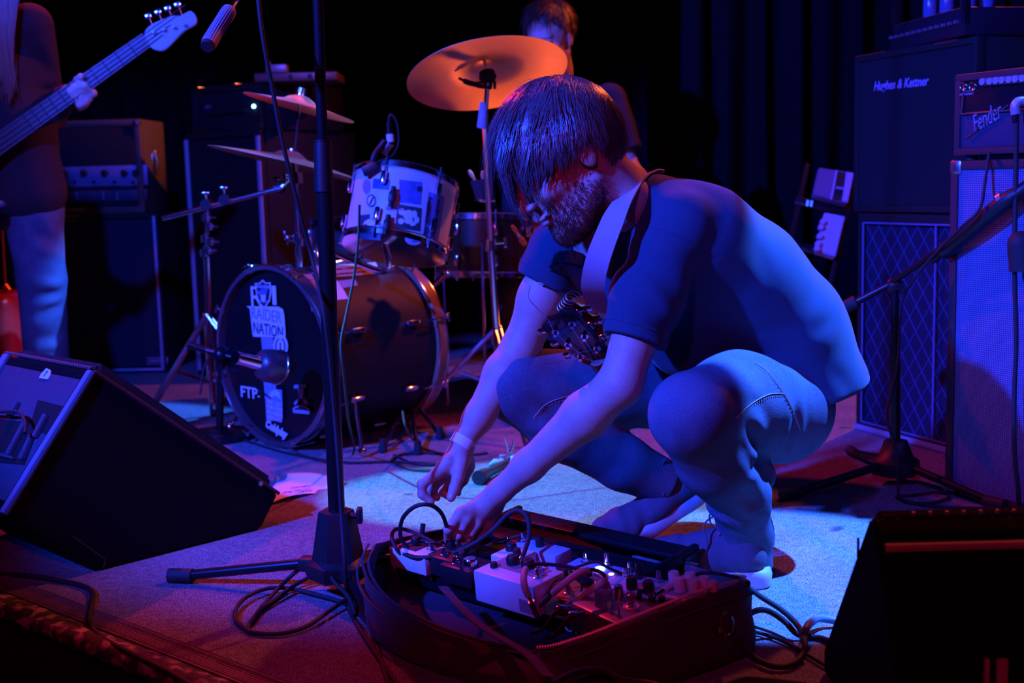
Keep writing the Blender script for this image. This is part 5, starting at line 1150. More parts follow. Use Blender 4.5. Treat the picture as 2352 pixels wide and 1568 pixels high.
mb = MB(); mb.box(.09, .008, .004, M @ T(w2 * .78, h - .005, .002)); build('top_trim', mb, steel, t)
zt = zv + .004 + h
t, M, w3, h = cab('tube_amplifier', (VA.x + .06, VA.y - .08), (VB.x - .06, VB.y + .03), zt, P(2010, -40, VA.y).z, .24, 'open tube amplifier chassis with a row of tiny knobs, top of the right back stack', 'amplifier')
mb = MB(); mb.box(w3, .075, .22, M @ T(w3 / 2, .04, -.12), .004); build('chassis', mb, mat('chassis_dark', (.03, .02, .04), .4, .4), t)
for k in range(12): knob(t, M @ T(0, 0, -.008), .02 + k * (w3 - .05) / 11, .040, .0055, .010, mat('knob_pale', (.35, .25, .35), .3, .6))
for k, xx in enumerate((.07, .16, .27, .36)):
    if xx < w3: mb = MB(); q = M @ Vector((xx, .078, -.10)); mb.lathe([(.017, 0), (.021, .02), (.021, .07), (.012, .095), (.002, .1)], 18, T(*q)); build('valve', mb, mat('valve_glass', (.10, .12, .30), .15, coat=.5), t)
mb = MB(); mb.box(.02, .16, .02, M @ T(.01, .11, -.02), .003); mb.box(.02, .16, .02, M @ T(w3 - .01, .11, -.02), .003); mb.box(w3, .02, .02, M @ T(w3 / 2, .19, -.02), .003); build('cage_bar', mb, black_metal, t, kind='stuff')
# ---- tall blue-grey grille cabinet and its amp head at the right edge
FA, FB = G(2168, 1133), G(2352, 1178); FB = FA + (FB - FA) * 1.9
zf = P(2180, 370, FA.y).z
silver = wave_mat('silver_grille_cloth', (.060, .065, .16), (.40, .42, .62), 62, 'Z', .8, .8, scale2=120)
t, M, w_, h = cab('guitar_cabinet', (FA.x, FA.y), (FB.x, FB.y), .0, zf, .28, 'tall cabinet with pale woven grille cloth at the right edge', 'amplifier')
cab_body(t, M, w_, h, .28, mat('purple_black_tolex', (.025, .018, .028), .5, bump=.9, bs=900), rim=.022); g_ = grille(t, M, w_, h, .022, silver, z=-.010)
for xx, yy in ((.015, h - .015), (w_ - .015, h - .015), (.015, .015)): corner(t, M, xx, yy, .036)
t, M, w4, h = cab('guitar_amplifier', (FA.x + .006, FA.y + .0), (FB.x - .01, FB.y), zf + .012, P(2195, 172, FA.y).z, .24, 'small amp with knob row and script badge, on the pale woven cabinet', 'amplifier')
cab_body(t, M, w4, h, .24, mat('purple_black_tolex', (.025, .018, .028), .5), rim=.018)
ph_ = .075; panel(t, M, .02, h - .02 - ph_, w4 - .02, h - .018, mat('faceplate_black', (.010, .008, .014), .25), z=-.006, th=.006)
mb = MB()
for p_, q_ in (((.022, h - .02 - ph_), (w4 - .022, h - .02 - ph_)), ((.022, h - .02 - ph_), (.028, h - .024))): mb.cyl(M @ Vector((*p_, .0)), M @ Vector((*q_, .0)), .002, n=6)
build('faceplate_trim', mb, steel, t, kind='stuff'); panel(t, M, .018, .018, w4 - .018, h - .024 - ph_, mat('amp_grille_blue', (.030, .030, .085), .85, var=.5, vs=400), z=-.008, name='grille_cloth')
for px in (2213, 2234): x, y = pxM(M, px, 198); mb = MB(); mb.tube([M @ Vector((x + .0085 * math.cos(a * PI / 8), y + .0085 * math.sin(a * PI / 8), .0)) for a in range(16)], .003, 6, closed=True); build('input_jack', mb, chrome, t)
for k, px in enumerate((2264, 2281, 2295, 2309, 2325, 2340, 2356)): x, y = pxM(M, px, 188 - k * 1.3); knob(t, M @ T(0, 0, -.002), x, y, .0095, .016, mat('knob_blue_white', (.45, .45, .6), .2, .3))
x, y = pxM(M, 2222, 210); text('lettering', 'JAZZ', label_grey, M @ T(x, y, -.001), .018, .004, t); x, y = pxM(M, 2219, 216); text('lettering', 'INSTRUMENT', mat('print_violet', (.45, .30, .55), .6), M @ T(x, y, -.001), .042, .005, t)
x, y = pxM(M, 2266, 268); text('lettering', 'Fender', mat('logo_chrome', (.45, .48, .68), .3, .5), M @ T(x, y, -.002) @ RZ(22), .088, .040, t, shear=.5, ext=.002, bold=-.005)
x0, y0 = pxM(M, 2218, 318); x1, y1 = pxM(M, 2314, 242); mb = MB(); mb.cyl(M @ Vector((x0, y0, .0)), M @ Vector((x1, y1, .0)), .0016, n=6); build('badge_underline', mb, steel, t)
for xx in (.03, w4 - .03): mb = MB(); mb.cyl(M @ Vector((xx, -.012, -.03)), M @ Vector((xx, .002, -.03)), .014, n=14); build('rubber_foot', mb, black_rubber, t)
# ---- pedal board propped upright behind the guitarist
rb = thing('upright_pedalboard', P(1850, 980, 4.3), 'pedal board propped upright behind the crouching man, its pale pedals facing out', 'pedalboard')
ub = (P(1918, 395, 4.45) - P(1838, 760, 4.25)).normalized(); Mr = frame(P(1838, 760, 4.25), ub, (-.15, -1, .1)); 
# x runs up the board, y to the left in the photo
L_ = (P(1918, 395, 4.45) - P(1838, 760, 4.25)).length
mb = MB()
for yy in (-.07, .10): mb.box(L_ + .35, .02, .03, Mr @ T(L_ / 2 - .16, yy, -.025), .004)
for k in range(5): mb.box(.03, .2, .012, Mr @ T(-.2 + k * L_ / 3.6, .015, -.015), .002)
build('frame', mb, black_metal, rb)
def pmr(px, py, z=0): q = PL(px, py, Mr @ Vector((0, 0, z)), Mr.to_3x3() @ Vector((0, 0, 1))); v = Mr.inverted() @ q; return v
def rpoly(name, l, th, m_, z=0, par=None, **k):
    pts_ = [pmr(a, b_) for a, b_ in l]; mb = MB(); mb.prism([(v.x, v.y) for v in pts_], th, Mr @ T(0, 0, z + th / 2), bev=min(.003, th / 4)); return build(name, mb, m_, par or rb, **k)
o = rpoly('volume_pedal', [(1876, 395), (1955, 407), (1940, 477), (1862, 457)], .045, mat('pedal_violet', (.17, .11, .22), .45), label='wide dull pedal with an open right side')
for l in ([(1914, 402), (1919, 403), (1906, 470), (1901, 469)], [(1938, 406), (1955, 409), (1941, 476), (1928, 473)], [(1915, 440), (1938, 444), (1937, 447), (1914, 443)]): rpoly('pedal_rib', l, .006, mat('rib_violet', (.42, .32, .55), .4), z=.045, par=o)
for l in ([(1919, 405), (1937, 408), (1932, 440), (1913, 437)], [(1912, 444), (1931, 447), (1926, 471), (1907, 468)]): rpoly('pedal_recess', l, .004, black_plastic, z=.044, par=o)
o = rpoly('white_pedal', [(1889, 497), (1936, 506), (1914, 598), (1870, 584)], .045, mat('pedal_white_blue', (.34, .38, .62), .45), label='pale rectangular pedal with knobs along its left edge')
for px, py in ((1888, 512), (1884, 524), (1881, 545), (1877, 562), (1875, 573)): v = pmr(px, py, .045); mb = MB(); mb.cyl(Mr @ Vector((v.x, v.y, .045)), Mr @ Vector((v.x, v.y, .062)), .010, n=12); build('knob', mb, mat('rib_violet', (.42, .32, .55), .4), o)
o = rpoly('silver_pedal', [(1824, 640), (1865, 642), (1850, 745), (1800, 745)], .04, mat('pedal_silver_blue', (.16, .18, .36), .35, .5), label='silvery lower pedal with screws')
for px, py in ((1845, 650), (1838, 660), (1852, 662), (1830, 690), (1861, 680), (1848, 672)): v = pmr(px, py, .04); mb = MB(); mb.cyl(Mr @ Vector((v.x, v.y, .04)), Mr @ Vector((v.x, v.y, .05)), .006, n=10); build('switch', mb, chrome, o)
for l in ([(1852, 462), (1857, 463), (1855, 476), (1850, 475)], [(1861, 463), (1866, 464), (1864, 477), (1859, 476)]): rpoly('indicator', l, .004, mat('lamp_deep_blue', (.05, .12, 1), .4, emit=(.03, .10, 1, 2.2)), z=.01)
# ================================================================ FRONT OF STAGE
# ---- front microphone stand
mc = Vector((-.361, 2.50, 0)); F1, F3 = G(402, 1322, .014), G(884, 1452, .014); mc = Vector(((F1.x + F3.x) / 2, (F1.y + F3.y) / 2, 0)); dd = (F3 - F1); dd.z = 0
q = G(778, 1300, .055); mc = Vector((q.x, q.y, 0)); F2 = mc + (mc - (F1 + F3) / 2).normalized() * .34; F2.z = .014
st = thing('microphone_stand', mc, 'tall black tripod microphone stand in front, its boom and counterweight above the drums', 'stand')
zp = P(772, 1172, mc.y).z; ptop = P(728, -60, mc.y - .02)
mb = MB(); mb.cyl(Vector((mc.x, mc.y, .04)), P(745, 430, mc.y), .0165, n=18); build('lower_tube', mb, black_metal, st)
mb = MB(); mb.cyl(P(744, 440, mc.y), P(741, 325, mc.y), .0185, .0165, 18); mb.cyl(P(741, 325, mc.y), P(741, 322, mc.y), .0175, n=18); build('clutch', mb, black_plastic, st)
mb = MB(); mb.cyl(P(741, 330, mc.y), ptop, .0105, n=14); build('upper_tube', mb, black_metal, st)
zb = .035; mb = MB(); Mt_ = T(mc.x, mc.y, 0)
mb.lathe([(.030, zb), (.062, zb), (.066, zb + .012), (.066, zb + .030), (.052, zb + .040), (.036, zp - .004), (.034, zp), (.018, zp)], 6, Mt_ @ RZ(12)); build('leg_housing', mb, black_plastic, st)
mb = MB(); qk = P(818, 1185, mc.y - .01); mb.cyl(P(800, 1184, mc.y - .01), P(822, 1184, mc.y - .01), .006, n=10); mb.box(.012, .022, .032, T(*P(826, 1183, mc.y - .01)), .004); build('lock_knob', mb, black_plastic, st)
for f_ in (F1, F2, F3):
    d = (f_ - mc); d.z = 0; d.normalize(); a = mc + d * .045 + Vector((0, 0, zb + .026)); b_ = f_ - d * .03 + Vector((0, 0, .003))
    mb = MB(); mb.cyl(a, b_, .0105, n=14); o = build('leg', mb, black_metal, st); mb = MB(); mb.cyl(b_ - d * .012, f_ + d * .012, .0145, .0155, 14); build('rubber_foot', mb, black_rubber, o)
    mb = MB(); mb.box(.05, .030, .028, frame(mc + d * .058 + Vector((0, 0, zb + .022)), d, (0, 0, 1)), .004); build('leg_bracket', mb, black_plastic, st)
bt = P(545, -4, mc.y - .12); bb_ = P(486, 92, mc.y - .22); bu_ = (bt - bb_).normalized(); hub = ptop + Vector((0, 0, .16))
mb = MB(); mb.cyl(P(541, 4, mc.y - .12), hub + (hub - bt).normalized() * .5, .0042, n=8); mb.cyl(bb_, P(541, 4, mc.y - .12), .0042, n=8); build('boom_rod', mb, chrome, st)
mb = MB(); cwa, cwb = P(478, 102, mc.y - .22), P(527, 24, mc.y - .14); mb.cyl(cwa, cwb, .0125, n=24)
nr_ = (cwb - cwa).normalized(); Mc_ = frameZ(cwa, nr_); L_ = (cwb - cwa).length
for k in range(20): a = k * PI / 10; mb.cyl(Mc_ @ Vector((.0125 * math.cos(a), .0125 * math.sin(a), .004)), Mc_ @ Vector((.0125 * math.cos(a), .0125 * math.sin(a), L_ - .004)), .0011, n=5)
build('counterweight', mb, mat('ribbed_grey', (.42, .42, .5), .4, .3), st, label='ribbed grey boom counterweight'); mb = MB(); mb.cyl(cwa - nr_ * .008, cwa, .011, .0125, 18); build('end_cap', mb, black_rubber, st)
mb = MB(); mb.ell(hub, .024, 16); mb.cyl(ptop, hub, .0105, n=12); build('boom_clutch', mb, black_plastic, st)
# ---- cables near it
def cable(pts_, r, lab, grp=None, m_=black_rubber, n=8, nm='cable', sub=8): mb = MB(); mb.tube(spl(pts_, sub), r, n); return single(nm, mb, m_, lab, 'cable', grp, smooth=60)
y0 = mc.y - .04
cable([P(590, -30, 2.3), P(603, 80, 2.3), P(625, 200, 2.32), P(650, 330, 2.34), P(685, 470, 2.37), P(716, 590, 2.40), P(742, 710, y0), P(757, 820, y0 + .0), P(768, 950, y0), P(778, 1080, y0 - .02), P(784, 1180, y0 - .03), P(792, 1290, y0 - .06), G(800, 1390, .006), G(830, 1450, .006), G(905, 1560, .006), G(960, 1640, .006)], .0042, 'cable drooping from above and taped down the tall black stand', n=10)
cable([P(826, 470, 3.2), P(822, 560, 3.2), P(812, 640, 3.2), P(796, 720, 3.15), P(783, 790, 3.1), P(790, 860, 3.1), P(800, 960, 3.2), G(812, 1040, .006), G(760, 1062, .006), G(680, 1040, .006)], .0035, 'thin cable hanging from the stickered tom to the floor')
ci = lambda *l: [G(a, b_, z) for a, b_, z in l]
cable(ci((800, 1300, .04), (760, 1292, .05), (700, 1300, .045), (650, 1340, .02), (600, 1395, .008), (570, 1440, .005), (582, 1452, .005)) + ci((640, 1455, .006), (700, 1440, .008), (760, 1400, .012), (810, 1365, .02), (846, 1335, .04), (843, 1312, .05), (815, 1298, .05), (770, 1296, .045), (700, 1330, .02), (650, 1362, .012), (600, 1400, .006), (576, 1430, .005)), .0042, 'loosely coiled cable on the carpet left of the pedal bag, outer loops', n=10)
cable(ci((575, 1452, .005), (545, 1430, .005), (540, 1405, .008), (560, 1375, .012), (610, 1352, .014), (670, 1352, .010), (730, 1366, .008), (790, 1385, .006), (815, 1410, .005), (800, 1370, .03), (764, 1330, .05), (768, 1302, .055), (790, 1300, .045), (800, 1340, .02), (820, 1400, .005), (850, 1440, .005), (870, 1500, .005), (900, 1600, .005)), .0042, 'inner loops of coiled cable beneath the front stand')
cable(ci((-60, 1318, .005), (40, 1320, .005), (120, 1330, .005), (180, 1342, .005), (212, 1360, .005), (208, 1395, .005), (205, 1430, .005), (235, 1465, .005), (280, 1490, .008), (330, 1515, .010), (390, 1545, .010), (440, 1575, .010), (500, 1610, .010)), .0055, 'black cable curving from the left monitor to the stage edge', n=10)
cable(ci((560, 1010, .005), (640, 1035, .005), (720, 1052, .005), (800, 1062, .005), (900, 1060, .005), (1000, 1066, .005), (1060, 1075, .005)), .004, 'cable lying along the carpet under the bass drum')
cable(ci((905, 1045, .005), (960, 1066, .005), (1030, 1062, .005), (1045, 1048, .005), (990, 1040, .005), (930, 1042, .005), (900, 1058, .005), (950, 1078, .006), (1040, 1080, .006)), .004, 'cable ring on the floor beside the drum stands')
cable([P(925, 945, 3.4), P(932, 980, 3.3), G(950, 1010, .03), G(985, 1035, .005), G(1060, 1045, .005), G(1120, 1040, .005)], .0035, 'thin cable falling from the drum stand leg to the floor')
# ---- set list sheet
mb = MB(); L = [(628, 1150), (650, 1092), (700, 1086), (765, 1098), (797, 1114), (740, 1124), (690, 1140)]
n = 14; A, B, C, D = G(605, 1165), G(648, 1084), G(795, 1112), G(720, 1135); vs = []; fs = []
for i in range(n + 1):
    for j in range(n + 1):
        u, v = i / n, j / n; p = (A * (1 - u) + D * u) * (1 - v) + (B * (1 - u) + C * u) * v; p.z = .002 + .012 * math.sin(u * PI) * (.3 + .7 * v) + .006 * math.sin(v * 5 + u * 3); vs.append(p)
fs = [(i * (n + 1) + j, (i + 1) * (n + 1) + j, (i + 1) * (n + 1) + j + 1, i * (n + 1) + j + 1) for i in range(n) for j in range(n)]
mb.add(vs, fs); sp_ = single('paper_sheet', mb, mat('paper', (.86, .84, .84), .8), 'white handwritten sheet on the carpet beside the left monitor', 'paper'); sp_.modifiers.new('t', 'SOLIDIFY').thickness = .0006
pen = mat('pen_ink', (.05, .04, .09), .6)
for i, (px, py, w_) in enumerate(((690, 1118, .05), (672, 1128, .05), (705, 1127, .03))): q = G(px, py, .014); text('handwriting', ['songs', 'long way', 'end'][i], pen, frame(q, (.97, .2, .05), (0, 0, 1)), w_, .012, sp_, shear=.4)
# ---- left floor monitor
wu = Vector((-.295, -.29, 0)).normalized(); wn = Vector((-wu.y, wu.x, 0)); wn = wn if wn.y < 0 or wn.x > 0 else -wn
W0 = G(600, 1216); W1 = G(222, 1313); wu = (W1 - W0).normalized(); wn = Vector((-wu.y, wu.x, 0)); wn = wn if wn.x < 0 else -wn     # away from camera
nv = Vector((-wu.y, wu.x, 0))
def on_side(px, py): q = PL(px, py, W0, nv); return ((q - W0).dot(wu), q.z)
side = [on_side(600, 1216), on_side(222, 1313), on_side(15, 1183), on_side(218, 853), on_side(641, 1133)]
side[0] = (side[0][0], 0); side[1] = (side[1][0], 0)
lm = thing('floor_monitor', (W0 + W1) / 2 + wn * .2, 'big black wedge monitor at the left front, its connector panel facing left', 'speaker')
Mw = Matrix(((wu.x, 0, wn.x, W0.x), (wu.y, 0, wn.y, W0.y), (0, 1, 0, 0), (0, 0, 0, 1))); WW = .46
mb = MB(); mb.prism(side, WW, Mw @ T(0, 0, WW / 2), bev=.006); build('cabinet', mb, carpet_cover, lm)
gr0, gr1 = Vector(side[3]), Vector(side[4]); gd = (gr1 - gr0).normalized(); gn = Vector((-gd.y, gd.x)); gn = gn if gn.y > 0 else -gn
mb = MB(); g4 = [gr0 + gd * .012, gr1 - gd * .012, gr1 - gd * .020 + gn * .028, gr0 + gd * .012 + gn * .028]; mb.prism([tuple(v) for v in g4], WW - .05, Mw @ T(0, 0, WW / 2), bev=.008); build('grille', mb, mat('foam_grille', (.010, .008, .009), .95, bump=1, bs=900), lm)
for e0, e1 in ((side[3], side[4]), (side[3], side[2])):
    mb = MB(); mb.tube([Mw @ Vector((*e0, .001)), Mw @ Vector((*e1, .001))], .0045, 6); build('edge_welt', mb, mat('worn_edge', (.07, .05, .055), .8, var=.6, vs=60), lm, label='worn front edge')
mb = MB(); mb.tube([Mw @ Vector((*on_side(168, 1232), -.0005))] + [Mw @ Vector((*on_side(a, b_), -.0005)) for a, b_ in ((200, 1255), (240, 1283), (242, 1293), (236, 1303))], .0009, 4); build('scuff', mb, mat('scuff', (.09, .05, .03), .8), lm)
# rear panel with recess, handle bars and label
bp0, bp1 = Vector(side[2]), Vector(side[3]); bdv = (bp1 - bp0).normalized(); BL = (bp1 - bp0).length; pn = wu * (bdv.y) + Vector((0, 0, -bdv.x)); pn = pn if pn.x < 0 else -pn
O_ = Mw @ Vector((bp0.x, bp0.y, 0)); ydir = (wu * bdv.x + Vector((0, 0, bdv.y))).normalized()
Mp = Matrix(((wn.x, ydir.x, pn.x, O_.x), (wn.y, ydir.y, pn.y, O_.y), (wn.z, ydir.z, pn.z, O_.z), (0, 0, 0, 1)))
def pp(px, py, z=0): q = PL(px, py, Mp @ Vector((0, 0, z)), pn); v = Mp.inverted() @ q; return (v.x, v.y)
def pbox(nm, l, z0, z1, m_, par=None, **k): mb = MB(); mb.prism([pp(*q) for q in l], z1 - z0, Mp @ T(0, 0, (z0 + z1) / 2), bev=.0015); return build(nm, mb, m_, par or lm, **k)
panel_blue = mat('monitor_panel', (.045, .045, .075), .7, var=.3, bump=.6, bs=800)
mb = MB(); mb.box(WW - .07, BL - .05, .004, Mp @ T(WW / 2 + .0, BL / 2, .001), .001); bpn = build('rear_panel', mb, panel_blue, lm)
mb = MB(); mb.box(.028, BL, .012, Mp @ T(WW - .03, BL / 2, .004), .003); build('side_rail', mb, mat('rail_blue', (.16, .17, .26), .6), lm)
mb = MB(); mb.box(.02, BL, .010, Mp @ T(.014, BL / 2, .003), .004); build('side_rail', mb, mat('rail_blue', (.16, .17, .26), .6), lm)
x0, y0 = pp(30, 1000); rec = mat('recess_black', (.004, .004, .006), .6)
o = pbox('connector_recess', [(-20, 960), (95, 975), (60, 1070), (-40, 1060)], .0025, .004, rec)
for l in ([(46, 925), (52, 928), (30, 965), (24, 962)], [(70, 960), (76, 962), (30, 1050), (22, 1048)], [(110, 955), (118, 958), (90, 1010), (83, 1008)], [(80, 1000), (86, 1002), (60, 1060), (52, 1058)], [(0, 1043), (40, 1054), (40, 1060), (0, 1050)]): pbox('handle_bar', l, .004, .014, mat('bar_steel', (.20, .20, .26), .4, .7), o)
pbox('round_recess', [(90, 920), (150, 935), (110, 1000), (70, 985)], .0025, .0038, rec)
mb = MB(); q0, q1 = Mp @ Vector((*pp(68, 962), .03)), Mp @ Vector((*pp(84, 1010), .03)); mb.tube(spl([Mp @ Vector((*pp(-30, 955), .02)), Mp @ Vector((*pp(30, 960), .03)), q0, Mp @ Vector((*pp(84, 985), .03)), q1], 5), .004, 8); build('speaker_cable', mb, black_rubber, lm)
sg_ = pbox('number_sticker', [(110, 847), (120, 852), (120, 862), (113, 873), (93, 870), (97, 862)], .0032, .0042, label_white, label='small torn white sticker with a handwritten 7')
x_, y_ = pp(108, 861); text('lettering', '7', label_dark, Mp @ T(x_, y_, .0048) @ RY(180) if False else Mp @ T(x_, y_, .0048) @ Matrix.Diagonal((-1, 1, 1, 1)), .010, .014, sg_)
mb = MB()
for k in range(34): x_ = .02 + k * (WW - .04) / 33; mb.box(.006, .010, .006, frame(Mw @ Vector((gr0.x, gr0.y, x_)) + Vector((0, 0, .006)), wn, (0, 0, 1)), .001)
build('grille_teeth', mb, mat('worn_edge2', (.14, .09, .10), .7), lm, kind='stuff')
for px, py in ((598, 1110), (636, 1098)): mb = MB(); e = on_side(px, py); mb.cyl(Mw @ Vector((*e, .001)), Mw @ Vector((*e, -.003)), .006, n=10); build('screw', mb, steel, lm)
# ---- right floor monitor (seen from behind)
rm = thing('floor_monitor', (.82, 1.78, 0), 'black wedge monitor cropped by the lower right corner, toothed grille edge on top', 'speaker')
YR = 1.66; pk = P(1997, 1186, YR); pk2 = P(2420, 1168, YR); ru = (pk2 - pk); ru.z = 0; ru.normalize(); rn = Vector((-ru.y, ru.x, 0)); rn = rn if rn.y > 0 else -rn
bot = G(1812, 1545); fy = (bot - pk).dot(rn)
Mrm = Matrix(((rn.x, 0, ru.x, pk.x), (rn.y, 0, ru.y, pk.y), (0, 1, 0, 0), (0, 0, 0, 1))); RWd = .60; zk = pk.z
# local: x away from camera, y up, z along the width
lip = P(2012, 1253, YR - .035)
prof = [(0, zk), (fy, .04), (fy, 0), (-.10, 0), (-.17, .06), (-.045, lip.z - .004), (-.045, lip.z), (-.022, zk - .004)]
mb = MB(); mb.prism(prof, RWd, Mrm @ T(0, 0, RWd / 2), bev=.005); build('cabinet', mb, carpet_cover, rm)
mb = MB(); mb.tube([Mrm @ Vector((-.046, lip.z, .008)), Mrm @ Vector((-.046, lip.z, RWd - .01))], .0065, 8); build('edge_welt', mb, mat('orange_lit_worn_edge', (.55, .30, .22), .75, var=.5, vs=80), rm, label='worn lip with orange light painted into its colour')  # orange back light along the lip is put into its base colour
gdr = Vector((fy, .04 - zk)).normalized(); gnr = Vector((gdr.y, -gdr.x)); gnr = gnr if gnr.y > 0 else -gnr; gnr = -gnr if gnr.x < 0 else gnr
mb = MB(); ga, gb = Vector((.006, zk - .004)), Vector((fy - .01, .05)); mb.prism([tuple(ga), tuple(gb), tuple(gb + gnr * .014), tuple(ga + gnr * .014)], RWd - .03, Mrm @ T(0, 0, RWd / 2), bev=.003); build('grille', mb, mat('foam_grille', (.01, .008, .009), .95), rm)
for k in range(14): x_ = .06 + k * .0235 * YR / 1.66; mb = MB(); mb.ell(Mrm @ Vector((-.004, zk + .003, x_)), (.0045, .004, .0045), 8); build('grille_rivet', mb, mat('rivet_copper', (.45, .22, .18), .35, .7), rm)
mb = MB()
for k in range(26): x_ = .02 + k * .0118 * 1.9; mb.cyl(Mrm @ Vector((-.006, zk - .001, x_)), Mrm @ Vector((-.006, zk - .001, x_ + .012)), .0045, n=6)
build('grille_teeth', mb, black_plastic, rm, kind='stuff')
for l in ((2255, 1575, 2268), (2290, 1575, 2300)):
    mb = MB(); q = P(l[0] + 8, 1560, YR - .13); mb.box(.006 if l[0] < 2280 else .014, .006, .10, T(*(q + Vector((0, -.004, -.02)))), .001); build('label_strip', mb, mat('strip_red', (.45, .16, .20), .6), rm)
# side plate strip, thin rectangular slot
mb = MB(); e0 = Mrm @ Vector((.05, zk - .06, -.001)); mb.box(.004, .002, .03, frame(e0, ru, (0, 0, 1)), .001); build('side_slot', mb, label_dark, rm)
# ---- right microphone stand with boom
rc_ = Vector((1.005, 3.18, 0)); G1, G2 = G(1803, 1135, .014), G(2300, 1158, .014); rc_ = G(2056, 1085, .03); rc_.z = 0; G3 = rc_ + Vector((-.02, .34, .014))
rs2 = thing('microphone_stand', rc_, 'black tripod boom stand before the diamond-pattern cabinet at the right', 'stand')
mb = MB(); pt_ = P(2055, 660, rc_.y); mb.cyl(Vector((rc_.x, rc_.y, .04)), P(2055, 790, rc_.y), .0135, n=16); build('lower_tube', mb, black_metal, rs2); mb = MB(); mb.cyl(P(2055, 800, rc_.y), pt_, .010, n=14); build('upper_tube', mb, black_metal, rs2)
zq = P(2055, 1010, rc_.y).z; mb = MB(); mb.lathe([(.03, .028), (.062, .028), (.066, .04), (.064, .062), (.046, .075), (.030, zq), (.018, zq)], 6, T(rc_.x, rc_.y, 0)); build('leg_housing', mb, black_plastic, rs2)
for f_ in (G1, G2, G3):
    f_ = Vector((f_.x, f_.y, .014)); d = (f_ - rc_); d.z = 0; d.normalize(); a = rc_ + d * .04 + Vector((0, 0, .055)); mb = MB(); mb.cyl(a, f_ - d * .03, .0105, n=12); o = build('leg', mb, black_metal, rs2, **({'label': 'leg catching a pink highlight'} if f_ is G1 else {}))
    mb = MB(); mb.cyl(f_ - d * .045, f_ + d * .010, .0135, .015, 12); build('rubber_foot', mb, black_rubber, o)
mb = MB(); mb.ell(P(2054, 655, rc_.y), .022, 14); mb.cyl(P(2054, 655, rc_.y), P(2054, 655, rc_.y) + Vector((0, -.045, 0)), .010, n=10); build('boom_clutch', mb, black_plastic, rs2)
ba0, ba1 = P(1925, 715, rc_.y + .05), P(2360, 430, rc_.y - .30); mb = MB(); mb.cyl(ba0, P(2040, 655, rc_.y - .0), .010, .008, 12); mb.cyl(P(2040, 655, rc_.y), ba1, .0075, n=12); build('boom_arm', mb, black_metal, rs2)
mb = MB(); mb.cyl(P(1924, 716, rc_.y + .05), P(1968, 692, rc_.y + .03), .018, n=16); build('counterweight', mb, black_rubber, rs2)
mb = MB(); mb.tube(spl([P(2140, 598, rc_.y - .10), P(2185, 565, rc_.y - .14), P(2230, 528, rc_.y - .2), P(2300, 470, rc_.y - .28), P(2365, 425, rc_.y - .32)], 5), [.010] * 3 + [.020] * 15 + [.016] * 3, 14); build('boom_sleeve', mb, black_plastic, rs2)
mb = MB(); q = P(2302, 458, rc_.y - .28); mb.cyl(q - (ba1 - ba0).normalized() * .006, q + (ba1 - ba0).normalized() * .006, .019, n=16); build('collar', mb, steel, rs2)
cable([P(2272, 350, 2.90), P(2262, 420, 2.88), P(2250, 480, 2.85), P(2210, 520, 2.88), P(2150, 580, 2.98), P(2100, 640, 3.05), P(2070, 700, 3.1), P(2062, 830, rc_.y - .02), P(2046, 905, rc_.y - .02), P(2036, 960, rc_.y - .04), P(2060, 1040, rc_.y - .07), G(2062, 1120, .006), G(2075, 1150, .006), G(2130, 1155, .006), G(2175, 1145, .006), G(2170, 1130, .006), G(2110, 1135, .006), G(2060, 1142, .006), G(2150, 1163, .006), G(2330, 1168, .006)], .0038, 'cable wound along the right boom stand and looped at its foot')
rmic = thing('microphone', P(2340, 245, 2.85), 'microphone with pinkish collar hanging in front of the small amp, right edge', 'microphone')
mb = MB(); mb.tube(spl([P(2334, 262, 2.80), P(2332, 245, 2.80), P(2340, 234, 2.80), P(2356, 232, 2.80)], 5), .0115, 12); build('mic_body', mb, mat('mic_pinkish', (.45, .35, .42), .4, .3), rmic); mb = MB(); mb.box(.012, .014, .04, T(*P(2330, 262, 2.80)) @ RY(-8), .004); build('mic_clip', mb, black_plastic, rmic); mb = MB(); mb.cyl(P(2345, 560, 2.78), P(2350, 620, 2.78), .03, n=18); mb.ell(P(2345, 560, 2.78), .03, 16); build('mic_windscreen', mb, black_rubber, rmic)
cable([P(2335, 260, 2.80), P(2333, 420, 2.80), P(2330, 600, 2.79), P(2334, 780, 2.79), P(2330, 900, 2.79), P(2330, 1030, 2.78), P(2338, 1110, 2.78), G(2346, 1168, .006), G(2400, 1190, .006)], .0055, 'long cable hanging down in front of the pale woven cabinet', n=10)
# ---- little drop box with plugs, torch and crumpled tape behind the hands
dz = thing('junction_box', G(1188, 1085), 'small upright pale box with two plugs, lit bright behind the hands', 'box'); q = G(1186, 1092)
mb = MB(); zt_ = P(1186, 1046, q.y).z; mb.box(.030, .030, zt_, T(q.x, q.y, zt_ / 2), .004); build('box_shell', mb, mat('box_pale', (.40, .52, .55), .5), dz)
for px, py, x1_, y1_ in ((1180, 1040, 1160, 1003), (1175, 1040, 1180, 1012)): mb = MB(); mb.cyl(P(1177, 1046, q.y), P(1175 if px == 1175 else 1168, 1034, q.y), .0045, n=10); mb.cyl(P(1168 if px == 1180 else 1176, 1036, q.y), P(x1_, y1_, q.y), .0030, n=8); build('plug', mb, chrome, dz)
tr = thing('torch', G(1115, 1095), 'short dark cylindrical torch lying on the bright carpet behind the hands', 'torch'); a, b_ = G(1100, 1097, .020), G(1155, 1068, .017); d = (b_ - a).normalized()
mb = MB(); mb.cyl(a, a + d * .045, .0195, .018, 18); mb.cyl(a + d * .045, b_ + d * .02, .013, n=16); build('barrel', mb, mat('torch_grey', (.08, .12, .13), .4, .5), tr); mb = MB(); mb.cyl(a - d * .003, a + d * .002, .020, n=18); build('lens_ring', mb, black_plastic, tr)
r6 = random.Random(12); mb = MB()
